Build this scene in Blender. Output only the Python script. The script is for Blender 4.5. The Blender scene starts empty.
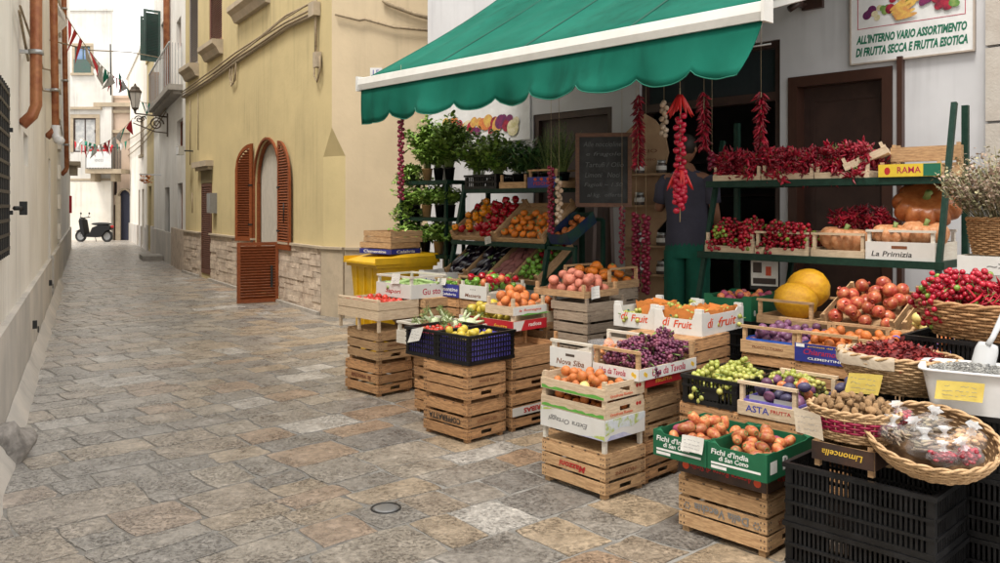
import bpy, math, random
from mathutils import Vector, Matrix, Euler, noise
R = math.radians
sc = bpy.context.scene
COL = sc.collection
random.seed(11)
# ---------------------------------------------------------------- camera, sky, sun, exposure
cam = bpy.data.objects.new('camera', bpy.data.cameras.new('camera')); COL.objects.link(cam)
cam.location = (0, 0, 1.6); cam.rotation_euler = (R(90), 0, 0)
cam.data.sensor_width = 36; cam.data.lens = 29.88
cam.data.shift_y = -0.0765; cam.data.clip_end = 2000; cam.data.clip_start = 0.05
sc.camera = cam
SUN_EL, SUN_AZ = 66, 212      # azimuth the light comes from, clockwise from +Y
world = bpy.data.worlds.new('World'); sc.world = world; world.use_nodes = True
wn = world.node_tree; wn.nodes.clear()
wo = wn.nodes.new('ShaderNodeOutputWorld'); wb = wn.nodes.new('ShaderNodeBackground')
sky = wn.nodes.new('ShaderNodeTexSky'); sky.sky_type = 'NISHITA'; sky.sun_disc = False
sky.sun_elevation = R(SUN_EL); sky.sun_rotation = R(SUN_AZ); sky.dust_density = 4.0; sky.air_density = 1.0
# thin bright cloud veil over the whole sky
tc = wn.nodes.new('ShaderNodeTexCoord'); cn = wn.nodes.new('ShaderNodeTexNoise')
cn.inputs['Scale'].default_value = 2.2; cn.inputs['Detail'].default_value = 6
cr = wn.nodes.new('ShaderNodeMapRange'); cr.inputs[1].default_value = .3; cr.inputs[2].default_value = .7
cr.inputs[3].default_value = .72; cr.inputs[4].default_value = .95
mx = wn.nodes.new('ShaderNodeMix'); mx.data_type = 'RGBA'
mx.inputs[7].default_value = (13.0, 12.7, 12.2, 1)
wn.links.new(tc.outputs['Generated'], cn.inputs['Vector']); wn.links.new(cn.outputs['Fac'], cr.inputs[0])
wn.links.new(cr.outputs[0], mx.inputs[0]); wn.links.new(sky.outputs[0], mx.inputs[6])
wn.links.new(mx.outputs[2], wb.inputs['Color']); wb.inputs['Strength'].default_value = 0.12
wn.links.new(wb.outputs[0], wo.inputs['Surface'])
sl = bpy.data.lights.new('sun', 'SUN'); sl.energy = 2.5; sl.angle = R(16); sl.color = (1, .95, .87)
so = bpy.data.objects.new('sun', sl); COL.objects.link(so)
el, az = R(SUN_EL), R(SUN_AZ)
sdir = Vector((math.sin(az)*math.cos(el), math.cos(az)*math.cos(el), math.sin(el)))
so.rotation_euler = sdir.to_track_quat('Z', 'Y').to_euler()
sc.view_settings.view_transform = 'Standard'; sc.view_settings.look = 'None'
sc.view_settings.gamma = 1; sc.view_settings.use_curve_mapping = False
sc.view_settings.exposure = 0.40
sc.render.engine = 'CYCLES'; sc.cycles.diffuse_bounces = 2

# ---------------------------------------------------------------- materials
MATS = {}
def mat(name, col, rough=.6, col2=None, scale=6, var=.2, isl=0, obj=0, bump=0, bscale=60, metal=0, spec=.5,
        stretch=None, detail=4, emit=0, alpha=1, trans=0, sub=0, sheen=0, rvar=0, mixlo=.4, mixhi=.62, coat=0, isl2=0, streak=0):
    m = bpy.data.materials.new(name); m.use_nodes = True; MATS[name] = m
    nt = m.node_tree; N = nt.nodes; L = nt.links; b = N['Principled BSDF']
    t = N.new('ShaderNodeTexCoord'); vec = t.outputs['Object']
    if stretch:
        mp = N.new('ShaderNodeMapping'); mp.inputs['Scale'].default_value = stretch
        L.new(vec, mp.inputs[0]); vec = mp.outputs[0]
    nz = N.new('ShaderNodeTexNoise'); nz.inputs['Scale'].default_value = scale; nz.inputs['Detail'].default_value = detail
    nz.inputs['Roughness'].default_value = .6
    L.new(vec, nz.inputs['Vector'])
    c1 = N.new('ShaderNodeMix'); c1.data_type = 'RGBA'
    c1.inputs[6].default_value = (*col, 1); c1.inputs[7].default_value = (*(col2 or col), 1)
    mr = N.new('ShaderNodeMapRange'); mr.inputs[1].default_value = mixlo; mr.inputs[2].default_value = mixhi
    L.new(nz.outputs['Fac'], mr.inputs[0])
    fac = mr.outputs[0]
    g = N.new('ShaderNodeNewGeometry')
    if isl2:      # colour choice per island as well
        am = N.new('ShaderNodeMath'); am.operation = 'MULTIPLY_ADD'; am.inputs[1].default_value = isl2; am.use_clamp = True
        L.new(g.outputs['Random Per Island'], am.inputs[0]); sb = N.new('ShaderNodeMath'); sb.operation = 'MULTIPLY_ADD'
        sb.inputs[1].default_value = 1; sb.inputs[2].default_value = -isl2/2
        L.new(mr.outputs[0], sb.inputs[0]); L.new(sb.outputs[0], am.inputs[2]); fac = am.outputs[0]
    L.new(fac, c1.inputs[0])
    h = N.new('ShaderNodeHueSaturation'); L.new(c1.outputs[2], h.inputs['Color'])
    # value = 1 + var*(n-.5) + isl*(i-.5) + obj*(o-.5)
    cur = None
    def add(sock, k):
        nonlocal cur
        a = N.new('ShaderNodeMath'); a.operation = 'MULTIPLY_ADD'; a.inputs[1].default_value = k
        L.new(sock, a.inputs[0])
        if cur is None: a.inputs[2].default_value = 1 - k/2
        else:
            s = N.new('ShaderNodeMath'); s.operation = 'ADD'; s.inputs[1].default_value = -k/2
            L.new(cur, s.inputs[0]); L.new(s.outputs[0], a.inputs[2])
        cur = a.outputs[0]
    n2 = N.new('ShaderNodeTexNoise'); n2.inputs['Scale'].default_value = scale*3.7; n2.inputs['Detail'].default_value = 6
    L.new(vec, n2.inputs['Vector'])
    if var: add(n2.outputs['Fac'], var*2)
    if isl: add(g.outputs['Random Per Island'], isl)
    if obj:
        oi = N.new('ShaderNodeObjectInfo'); add(oi.outputs['Random'], obj)
    if streak:      # rain streaks and patchy repairs, fixed to the wall
        ms = N.new('ShaderNodeMapping'); ms.inputs['Scale'].default_value = (5, 5, .35); L.new(t.outputs['Object'], ms.inputs[0])
        ns = N.new('ShaderNodeTexNoise'); ns.inputs['Scale'].default_value = 1.6; ns.inputs['Detail'].default_value = 6; L.new(ms.outputs[0], ns.inputs['Vector'])
        rs = N.new('ShaderNodeMapRange'); rs.inputs[1].default_value = .5; rs.inputs[2].default_value = .72; L.new(ns.outputs['Fac'], rs.inputs[0])
        nb_ = N.new('ShaderNodeTexNoise'); nb_.inputs['Scale'].default_value = .55; nb_.inputs['Detail'].default_value = 7; L.new(t.outputs['Object'], nb_.inputs['Vector'])
        rb_ = N.new('ShaderNodeMapRange'); rb_.inputs[1].default_value = .42; rb_.inputs[2].default_value = .6; L.new(nb_.outputs['Fac'], rb_.inputs[0])
        pm_ = N.new('ShaderNodeMath'); pm_.operation = 'MULTIPLY'; L.new(rs.outputs[0], pm_.inputs[0]); L.new(rb_.outputs[0], pm_.inputs[1]); add(pm_.outputs[0], -streak)
        add(rb_.outputs[0], -streak*.3)
    if cur is not None: L.new(cur, h.inputs['Value'])
    L.new(h.outputs[0], b.inputs['Base Color'])
    b.inputs['Roughness'].default_value = rough; b.inputs['Metallic'].default_value = metal
    b.inputs['Specular IOR Level'].default_value = spec
    if rvar:
        rr = N.new('ShaderNodeMapRange'); rr.inputs[3].default_value = rough-rvar; rr.inputs[4].default_value = rough+rvar
        rr.inputs[1].default_value = .3; rr.inputs[2].default_value = .7
        L.new(nz.outputs['Fac'], rr.inputs[0]); L.new(rr.outputs[0], b.inputs['Roughness'])
    if bump:
        bz = N.new('ShaderNodeTexNoise'); bz.inputs['Scale'].default_value = bscale; bz.inputs['Detail'].default_value = 5
        L.new(vec, bz.inputs['Vector']); bp = N.new('ShaderNodeBump'); bp.inputs['Strength'].default_value = bump
        bp.inputs['Distance'].default_value = .01
        L.new(bz.outputs['Fac'], bp.inputs['Height']); L.new(bp.outputs[0], b.inputs['Normal'])
    if emit:
        b.inputs['Emission Color'].default_value = (*col, 1); b.inputs['Emission Strength'].default_value = emit
    if trans: b.inputs['Transmission Weight'].default_value = trans
    if alpha < 1: b.inputs['Alpha'].default_value = alpha
    if sub:
        b.inputs['Subsurface Weight'].default_value = sub; b.inputs['Subsurface Radius'].default_value = (.02, .01, .005)
        b.inputs['Subsurface Scale'].default_value = .5
    if coat: b.inputs['Coat Weight'].default_value = coat; b.inputs['Coat Roughness'].default_value = .25
    if sheen: b.inputs['Sheen Weight'].default_value = sheen
    return m
WS = (1.2, 1.2, 14)
W_WARM = mat('crate_wood_warm', (.52,.29,.135), .75, (.33,.17,.075), 5, .4, isl=.5, obj=.35, bump=.5, bscale=30, stretch=(3,3,22))
W_PALE = mat('crate_wood_pale', (.68,.54,.38), .72, (.56,.42,.28), 5, .22, isl=.22, obj=.2, bump=.3, bscale=30, stretch=(3,3,22))
W_MID  = mat('crate_wood_mid', (.56,.36,.19), .75, (.39,.23,.115), 5, .3, isl=.3, obj=.3, bump=.4, bscale=30, stretch=(3,3,22))
W_GREY = mat('crate_wood_grey', (.34,.27,.20), .8, (.25,.19,.14), 5, .3, isl=.3, obj=.2, bump=.5, bscale=30, stretch=(3,3,22))
W_WHITE= mat('printed_white_wood', (.70,.66,.58), .6, (.62,.56,.47), 4, .12, isl=.08, bump=.15, bscale=30, stretch=(3,3,22))
NAIL = mat('nail_stain', (.07,.05,.04), .6)
BLACKP = mat('black_plastic', (.0055,.0055,.006), .38, (.010,.010,.011), 9, .4, obj=.3, rvar=.1, bump=.1, spec=.36)
BLUEP = mat('violet_blue_plastic', (.12,.10,.46), .45, (.18,.15,.58), 10, .3)
WHITEP = mat('white_plastic', (.78,.78,.78), .4, (.7,.7,.7), 6, .08)
GREENP = mat('green_painted_steel', (.004,.028,.018), .5, (.009,.038,.026), 20, .4, spec=.3, bump=.1)
CARD_W = mat('white_cardboard', (.70,.69,.67), .7, (.66,.65,.62), 5, .08, bump=.05)
CARD_G = mat('green_cardboard', (.006,.105,.045), .5, (.01,.125,.055), 5, .12)
CARD_K = mat('brown_cardboard', (.36,.23,.13), .85, (.30,.19,.10), 6, .15)
CARD_R = mat('red_printed_card', (.55,.012,.03), .45, (.48,.02,.03), 4, .1)
CARD_B = mat('blue_printed_card', (.02,.025,.20), .4, (.03,.04,.28), 8, .2)
CARD_DK = mat('dark_printed_card', (.03,.02,.018), .45, (.06,.03,.02), 8, .2)
LEAFPRINT = mat('leaf_print_card', (.42,.50,.12), .55, (.62,.66,.70), 14, .2, mixlo=.45, mixhi=.55)
ORANGEP = mat('orange_paper', (.75,.26,.06), .7, (.68,.22,.05), 8, .15)
PAPER = mat('note_paper', (.78,.77,.73), .8, (.70,.68,.64), 20, .1)
PAPER_Y = mat('yellow_note_paper', (.66,.52,.12), .8, (.60,.45,.10), 20, .12)
INK_RED = mat('red_ink', (.45,.02,.02), .6); INK_ORANGE = mat('orange_red_ink', (.62,.07,.02), .5)
INK_BLACK = mat('black_ink', (.03,.03,.03), .6); INK_GREEN = mat('green_ink', (.01,.14,.08), .6)
INK_BROWN = mat('brown_ink', (.20,.07,.03), .6); INK_WHITE = mat('white_ink', (.8,.8,.78), .6)
INK_PINK = mat('crimson_ink', (.42,.015,.06), .6); INK_YEL = mat('yellow_ink', (.75,.48,.05), .6)
INK_VIO = mat('violet_ink', (.10,.05,.25), .6); INK_GREY = mat('grey_ink', (.22,.22,.22), .6)
INK_BLUE = mat('blue_ink', (.04,.06,.35), .6); INK_LGREEN = mat('light_green_ink', (.12,.38,.06), .6)
CHALK = mat('chalk_marks', (.13,.14,.14), .9)
# walls
STUCCO_W = mat('white_stucco', (.76,.74,.70), .9, (.70,.67,.62), .9, .06, streak=.26, bump=.25, bscale=14, detail=8)
STUCCO_L = mat('cream_stucco', (.77,.73,.66), .9, (.71,.66,.58), .8, .06, streak=.26, bump=.3, bscale=12, detail=8)
STUCCO_Y = mat('yellow_stucco', (.53,.43,.225), .9, (.48,.39,.205), .7, .08, streak=.26, bump=.3, bscale=12, detail=8)
STUCCO_B = mat('beige_stucco', (.57,.46,.31), .9, (.52,.42,.28), .7, .08, streak=.26, bump=.3, bscale=12, detail=8)
STUCCO_G = mat('grey_plaster', (.46,.43,.39), .9, (.58,.53,.47), 1.2, .1, streak=.26, bump=.3, bscale=12, detail=8)
STUCCO_P = mat('pink_stucco', (.58,.45,.36), .9, (.52,.40,.31), .8, .06, streak=.26, bump=.3, bscale=12)
PANEL_W = mat('white_painted_facade', (.60,.60,.62), .55, (.54,.54,.56), 1.2, .05, streak=.2, bump=.08, bscale=8)
STONE_T = mat('trim_stone', (.48,.39,.28), .85, (.40,.33,.24), 3, .15, bump=.4, bscale=25)
STONE_S = mat('step_stone', (.42,.38,.33), .8, (.34,.31,.27), 3, .2, bump=.4, bscale=25)
STONE_D = mat('rough_dado_stone', (.62,.51,.40), .9, (.44,.34,.26), 7, .3, isl=.3, bump=.9, bscale=26, detail=8)
BROWN = mat('varnished_brown_wood', (.26,.072,.022), .5, (.18,.045,.014), 5, .25, isl=.15, spec=.3, stretch=(3,3,16), bump=.15, bscale=30)
BROWN_D = mat('dark_brown_door', (.055,.028,.022), .4, (.04,.02,.016), 5, .2)
PIPE = mat('copper_brown_pipe', (.42,.17,.07), .42, (.28,.085,.035), 6, .2, metal=.25)
GREYM = mat('grey_metal', (.28,.28,.28), .45, metal=.6, var=.15)
GALV = mat('galvanised_steel', (.45,.45,.44), .4, metal=.7, var=.15)
BRONZE = mat('bronze_lantern_metal', (.12,.09,.065), .5, metal=.3, var=.2)
IRON = mat('wrought_iron', (.03,.03,.03), .5, metal=.4, var=.2)
CABLE = mat('old_cable', (.36,.28,.18), .8, (.26,.2,.13), 20, .2)
GLASS_D = mat('dark_window_glass', (.03,.035,.04), .08, var=.1, spec=.8)
GLASS_B = mat('sky_blue_glass', (.12,.22,.42), .1, (.2,.3,.5), 3, .2, spec=.8)
CURTAIN = mat('lace_curtain', (.55,.55,.54), .9, (.4,.41,.42), 5, .2)
SHUT_G = mat('green_shutter_paint', (.075,.11,.10), .55, (.06,.12,.10), 8, .2)
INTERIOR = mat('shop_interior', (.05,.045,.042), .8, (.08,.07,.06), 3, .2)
AWN = mat('green_awning_canvas', (.004,.088,.060), .9, (.007,.112,.078), 1.5, .12, bump=.4, bscale=5, spec=.15, streak=.35)
AWN_BAR = mat('white_awning_bar', (.76,.75,.72), .35, (.70,.69,.66), 5, .06)
YELLOW = mat('yellow_bin_plastic', (.72,.42,.01), .42, (.62,.36,.01), 5, .15, rvar=.08)
RUBBER = mat('tyre_rubber', (.02,.02,.02), .7)
SCOOT = mat('scooter_black_paint', (.006,.006,.007), .5, spec=.3)
WICKER = mat('wicker', (.46,.26,.12), .65, (.33,.17,.07), 30, .35, isl=.35, bump=.4, bscale=90)
WICKER_P = mat('pale_wicker', (.56,.37,.20), .65, (.42,.26,.13), 30, .3, isl=.3, bump=.4, bscale=90)
WICKER_D = mat('wicker_lining', (.20,.11,.05), .8, (.13,.07,.03), 20, .3)
BURG = mat('burgundy_ribbon_weave', (.30,.008,.05), .5, isl=.3, var=.3)
CLOTH = mat('cream_cloth', (.52,.44,.34), .9, (.45,.37,.28), 12, .12, bump=.3)
TWINE = mat('twine', (.42,.33,.20), .9)
SKIN = mat('skin', (.30,.14,.08), .55, (.26,.12,.07), 14, .1, sub=.05)
HAIR = mat('dark_hair', (.02,.014,.01), .6)
NAVY = mat('slate_tshirt', (.055,.055,.085), .9, (.07,.07,.105), 4, .15, bump=.3, bscale=9)
TEALC = mat('green_trousers_cloth', (.008,.11,.075), .9, (.01,.14,.095), 5, .2, bump=.4, bscale=9)
SOIL = mat('soil', (.05,.035,.025), .95, bump=.6)
BOARD = mat('blackboard_slate', (.022,.024,.025), .8, (.06,.062,.065), 5, .3, mixlo=.45, mixhi=.8)
BOARDW = mat('blackboard_frame_wood', (.16,.075,.04), .6, (.11,.05,.03), 6, .2, stretch=(3,3,16))
STANDW = mat('carved_pale_stand_wood', (.48,.31,.18), .6, (.42,.26,.15), 5, .15)
# produce
def prod(name, c, c2=None, rough=.42, scale=4, obj=.35, var=.12, **k): return mat(name, c, rough, c2, scale, var, obj=obj, **k)
F_PEACH = prod('peach_skin', (.66,.26,.06), (.48,.07,.03), .55, 12)
F_PEACHL = prod('pale_peach_skin', (.60,.26,.16), (.42,.07,.06), .6, 12)
F_ORANGE = prod('orange_peel', (.75,.22,.015), (.62,.15,.015), .42, 10, bump=.25, bscale=120)
F_MAND = prod('tangerine_peel', (.62,.20,.045), (.48,.12,.03), .45, 12, bump=.2, bscale=120)
F_PLUM = prod('plum_skin', (.17,.03,.07), (.16,.10,.20), .45, 14, obj=.7)
F_PLUMD = prod('dark_plum_skin', (.04,.03,.08), (.10,.09,.17), .5, 14, obj=.6)
F_APPLE = prod('apple_skin', (.52,.05,.04), (.70,.34,.10), .35, 9)
F_ONION = prod('pomegranate_skin', (.42,.06,.04), (.60,.22,.09), .3, 1.3, obj=.5, mixlo=.42, mixhi=.66)
F_PEAR = prod('yellow_pear_skin', (.62,.46,.04), (.55,.42,.06), .4, 12)
F_QUIN = prod('pale_yellow_skin', (.72,.62,.22), (.66,.48,.16), .45, 12)
F_TOM = prod('tomato_skin', (.62,.03,.02), (.55,.05,.02), .25, 12)
F_CHERRYT = prod('cherry_tomato_skin', (.30,.005,.022), (.42,.015,.03), .2, 12, isl=.6)
F_GREENT = prod('green_tomato_skin', (.20,.34,.05), (.30,.36,.06), .25, 12, isl=.4)
F_PEPR = prod('red_pepper_skin', (.40,.008,.02), (.30,.006,.015), .2, 6, isl=.3)
F_PEPY = prod('orange_pepper_skin', (.80,.28,.01), (.72,.22,.01), .22, 6)
F_PEPG = prod('green_pepper_skin', (.10,.26,.03), (.20,.36,.05), .25, 8, isl=.3)
F_EGG = prod('aubergine_skin', (.010,.006,.014), None, .12, spec=.7)
F_SWEET = prod('sweet_potato_skin', (.20,.06,.07), (.28,.12,.09), .7, 9)
F_ZUC = prod('courgette_skin', (.22,.38,.10), (.40,.50,.22), .4, 12)
F_LEAF = mat('herb_leaf', (.17,.32,.045), .45, (.30,.45,.09), 5, .2, isl=.6)
F_LEAFD = mat('dark_herb_leaf', (.045,.13,.035), .5, (.08,.17,.05), 5, .2, isl=.5)
F_STEM = mat('green_stem', (.16,.24,.06), .6, (.22,.28,.09), 8, .2)
F_CALYX = mat('calyx_green', (.16,.25,.08), .6)
F_MELON = prod('yellow_melon_rind', (.70,.37,.012), (.60,.28,.01), .45, 6, bump=.4, bscale=30)
F_PUMP = prod('pumpkin_rind', (.46,.18,.07), (.58,.30,.15), .5, 5, bump=.3, bscale=30)
F_PUMPD = prod('glossy_pumpkin_rind', (.30,.085,.022), (.38,.13,.04), .28, 5, bump=.2, bscale=30)
F_GRAPE_R = mat('red_grape_skin', (.13,.025,.07), .4, (.24,.07,.11), 10, .2, isl=.9, isl2=.5)
F_GRAPE_G = mat('green_grape_skin', (.33,.36,.07), .3, (.48,.45,.13), 10, .15, isl=.4, sub=.1)
F_FENNEL = mat('fennel_white', (.66,.70,.52), .5, (.48,.60,.26), 6, .15)
F_PRICK = prod('prickly_pear_skin', (.43,.09,.035), (.56,.25,.09), .45, 2, obj=.9)
F_PRICKP = prod('purple_prickly_pear_skin', (.32,.03,.12), (.42,.10,.12), .5, 7)
F_CHILI = mat('fresh_chili', (.42,.008,.025), .3, (.28,.005,.018), 8, .2, isl=.5)
F_CHILID = mat('dried_chili', (.34,.008,.028), .33, (.17,.004,.014), 8, .3, isl=1.0)
F_REDONION = mat('red_onion_skin', (.20,.008,.03), .3, (.20,.01,.04), 8, .25, isl=.5)
F_GARLIC = mat('garlic_skin', (.62,.50,.38), .6, (.50,.36,.25), 10, .2, isl=.3)
F_NUT = prod('walnut_shell', (.58,.37,.19), (.42,.23,.10), .7, 20, obj=.5, bump=.8, bscale=80)
F_FLAKE = mat('dried_tomato_flakes', (.24,.018,.015), .55, (.12,.008,.01), 12, .3, isl=1.0)
F_SEED = mat('sunflower_seeds', (.55,.54,.50), .6, (.09,.09,.09), 12, .2, isl=.8, isl2=1.0, mixlo=.3, mixhi=.7)
F_HERBDRY = mat('dried_oregano_sprigs', (.36,.32,.19), .9, (.24,.23,.12), 9, .3, isl=.7)
F_FLOWDRY = mat('dried_flower_heads', (.42,.32,.24), .9, (.34,.24,.19), 9, .3, isl=.7)
F_BAGHERB = mat('bagged_dried_herbs', (.30,.25,.16), .8, (.24,.17,.13), 20, .3, isl=.9)
CELLO = mat('clear_cellophane', (.9,.9,.93), .2, alpha=.09, var=0, spec=.9, bump=.25, bscale=30)
CELLO_N = mat('gathered_cellophane', (.85,.86,.88), .3, alpha=.5, var=.1, spec=.8)
JARG = mat('jar_glass', (.10,.08,.07), .1, spec=.8)

# ---------------------------------------------------------------- mesh builder
class MB:
    def __init__(s): s.v=[]; s.f=[]; s.mi=[]; s.sm=[]; s.m=Matrix.Identity(4); s.k=0; s.smooth=False
    def add(s, vs, fs, smooth=None):
        o=len(s.v); s.v += [s.m @ Vector(p) for p in vs]
        sm = s.smooth if smooth is None else smooth
        for f in fs: s.f.append([i+o for i in f]); s.mi.append(s.k); s.sm.append(sm)
    def box(s, x0,x1,y0,y1,z0,z1, m=None):
        vs=[(x0,y0,z0),(x1,y0,z0),(x1,y1,z0),(x0,y1,z0),(x0,y0,z1),(x1,y0,z1),(x1,y1,z1),(x0,y1,z1)]
        if m: vs=[m@Vector(p) for p in vs]
        s.add(vs,[(0,3,2,1),(4,5,6,7),(0,1,5,4),(1,2,6,5),(2,3,7,6),(3,0,4,7)],False); return s
    def cbox(s,c,d,m=None):
        return s.box(c[0]-d[0]/2,c[0]+d[0]/2,c[1]-d[1]/2,c[1]+d[1]/2,c[2]-d[2]/2,c[2]+d[2]/2,m)
    def tube(s, pts, r, n=8, closed=False, cap=True):
        pts=[Vector(p) for p in pts]; k=len(pts)
        rs = r if isinstance(r,(list,tuple)) else [r]*k
        up=Vector((0,0,1)); vs=[]; prev=None
        for i,p in enumerate(pts):
            if closed: d=pts[(i+1)%k]-pts[(i-1)%k]
            else: d=pts[min(i+1,k-1)]-pts[max(i-1,0)]
            if d.length<1e-9: d=Vector((0,0,1))
            d.normalize()
            if prev is None:
                a = up if abs(d.z)<.9 else Vector((1,0,0))
                n1=d.cross(a).normalized()
            else:
                n1=prev-d*prev.dot(d)
                if n1.length<1e-6: n1=d.orthogonal()
                n1.normalize()
            prev=n1; n2=d.cross(n1)
            for j in range(n):
                t=2*math.pi*j/n; vs.append(p+(n1*math.cos(t)+n2*math.sin(t))*rs[i])
        fs=[]
        for i in range(k if closed else k-1):
            a=i*n; b=((i+1)%k)*n
            for j in range(n): fs.append((a+j,a+(j+1)%n,b+(j+1)%n,b+j))
        if cap and not closed: fs += [tuple(range(n))[::-1], tuple(range((k-1)*n,k*n))]
        s.add(vs,fs,True); return s
    def bar(s,p,q,w,h=None):
        "square bar from p to q"
        h=h or w; p=Vector(p); q=Vector(q); d=q-p; L=d.length; rot=d.to_track_quat('Z','Y').to_matrix().to_4x4()
        m=Matrix.Translation(p)@rot; s.box(-w/2,w/2,-h/2,h/2,0,L,m); return s
    def ell(s, c, r, nu=14, nv=9, fn=None, m=None):
        vs=[]; fs=[]
        rx,ry,rz = r if isinstance(r,(list,tuple)) else (r,r,r)
        for i in range(nv+1):
            ph=math.pi*i/nv
            for j in range(nu):
                th=2*math.pi*j/nu
                p=Vector((math.sin(ph)*math.cos(th),math.sin(ph)*math.sin(th),-math.cos(ph)))
                if fn: p=Vector(fn(p,th,ph))
                q=Vector((p.x*rx,p.y*ry,p.z*rz))
                if m: q=m@q
                vs.append(Vector(c)+q)
                if i in (0,nv): break
        def ix(i,j):
            if i==0: return 0
            if i==nv: return 1+(nv-1)*nu
            return 1+(i-1)*nu+(j%nu)
        for i in range(nv):
            for j in range(nu):
                q=[ix(i,j),ix(i,j+1),ix(i+1,j+1),ix(i+1,j)]
                q2=[]; [q2.append(t) for t in q if t not in q2]
                fs.append(tuple(q2))
        s.add(vs,fs,True); return s
    def lathe(s, prof, n=24, c=(0,0,0), sx=1, sy=1, smooth=True, cap=False):
        vs=[];fs=[]
        for r,z in prof:
            for j in range(n):
                t=2*math.pi*j/n; vs.append((c[0]+r*sx*math.cos(t),c[1]+r*sy*math.sin(t),c[2]+z))
        for i in range(len(prof)-1):
            for j in range(n): fs.append((i*n+j,i*n+(j+1)%n,(i+1)*n+(j+1)%n,(i+1)*n+j))
        if cap: fs += [tuple(range(n))[::-1], tuple(range((len(prof)-1)*n,len(prof)*n))]
        s.add(vs,fs,smooth); return s
    def prism(s, poly, y0, y1, plane='xz'):
        "extrude a polygon given in xz (or xy) between y0 and y1 (or z0,z1)"
        n=len(poly)
        if plane=='xz': vs=[(a,y0,b) for a,b in poly]+[(a,y1,b) for a,b in poly]
        elif plane=='yz': vs=[(y0,a,b) for a,b in poly]+[(y1,a,b) for a,b in poly]
        else: vs=[(a,b,y0) for a,b in poly]+[(a,b,y1) for a,b in poly]
        fs=[tuple(range(n)),tuple(range(n,2*n))[::-1]]+[(i,i+n,(i+1)%n+n,(i+1)%n) for i in range(n)]
        s.add(vs,fs,False); return s
    def leaf(s, p, d, up, L, w, bend=.3):
        p=Vector(p); d=Vector(d).normalized(); sd=d.cross(Vector(up)); 
        if sd.length<1e-4: sd=d.orthogonal()
        sd.normalize(); u=sd.cross(d)
        m1=p+d*L*.5+u*L*bend*.4; t=p+d*L-u*L*bend*.3
        s.add([p,p+d*L*.35+sd*w*.5+u*L*bend*.1,m1,p+d*L*.35-sd*w*.5+u*L*bend*.1,p+d*L*.72+sd*w*.35+u*L*bend*.1,p+d*L*.72-sd*w*.35+u*L*bend*.1,t],
              [(0,1,2,3),(1,4,6,2),(2,6,5,3)],True)
    def build(s, name, mats, parent=None, M=None):
        used=sorted({i for f in s.f for i in f})
        if len(used)<len(s.v):
            ix={a:b for b,a in enumerate(used)}; s.v=[s.v[i] for i in used]; s.f=[[ix[i] for i in f] for f in s.f]
        me=bpy.data.meshes.new(name); me.from_pydata([tuple(p) for p in s.v],[],s.f)
        if not isinstance(mats,(list,tuple)): mats=[mats]
        for m in mats: me.materials.append(m)
        me.polygons.foreach_set('material_index',s.mi); me.polygons.foreach_set('use_smooth',s.sm); me.update()
        o=bpy.data.objects.new(name,me); COL.objects.link(o)
        if parent: o.parent=parent
        if M is not None: o.matrix_local=M
        return o
def tag(o,label=None,cat=None,group=None,kind=None):
    if label: o['label']=label
    if cat: o['category']=cat
    if group: o['group']=group
    if kind: o['kind']=kind
    return o
def empty(name,loc,rz=0,label=None,cat=None,group=None,tilt=0,tilty=0):
    o=bpy.data.objects.new(name,None); COL.objects.link(o); o.empty_display_size=.05
    o.location=loc; o.rotation_euler=(tilt,tilty,rz); tag(o,label,cat,group); return o
def mw(o):      # world matrix before depsgraph update
    m=Matrix.Translation(o.location)@o.rotation_euler.to_matrix().to_4x4()
    return m
def text(parent,s,w,h,loc,face='front',mat_=None,flip=False,shear=0,bold=0,name='lettering',depth=.0008,twist=0):
    "flat lettering fitted to w x h, centred at loc on a face: front (-y), right (+x), top"
    c=bpy.data.curves.new(name,'FONT'); c.body=s; c.align_x='CENTER'; c.align_y='CENTER'; c.shear=shear; c.offset=bold
    c.extrude=.01; c.resolution_u=2
    t=bpy.data.objects.new(name,c); COL.objects.link(t)
    dg=bpy.context.evaluated_depsgraph_get()
    me=bpy.data.meshes.new_from_object(t.evaluated_get(dg)); me.name=name
    bpy.data.objects.remove(t)
    xs=[v.co.x for v in me.vertices]; ys=[v.co.y for v in me.vertices]
    if not xs: return
    cx,cy=(min(xs)+max(xs))/2,(min(ys)+max(ys))/2; kx=w/(max(xs)-min(xs)); ky=h/(max(ys)-min(ys))
    F={'front':Matrix.Rotation(R(90),4,'X'),'right':Matrix.Rotation(R(90),4,'Z')@Matrix.Rotation(R(90),4,'X'),
       'top':Matrix.Identity(4),'left':Matrix.Rotation(R(-90),4,'Z')@Matrix.Rotation(R(90),4,'X')}[face]
    if flip: F=F@Matrix.Rotation(R(180),4,'Z')
    if twist: F=F@Matrix.Rotation(twist,4,'Z')
    for v in me.vertices:
        v.co=F@Vector(((v.co.x-cx)*kx,(v.co.y-cy)*ky,depth if v.co.z>0 else -.0005))+Vector(loc)
    me.materials.clear(); me.materials.append(mat_ or INK_BLACK)
    o=bpy.data.objects.new(name,me); COL.objects.link(o); o.parent=parent; return o

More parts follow.
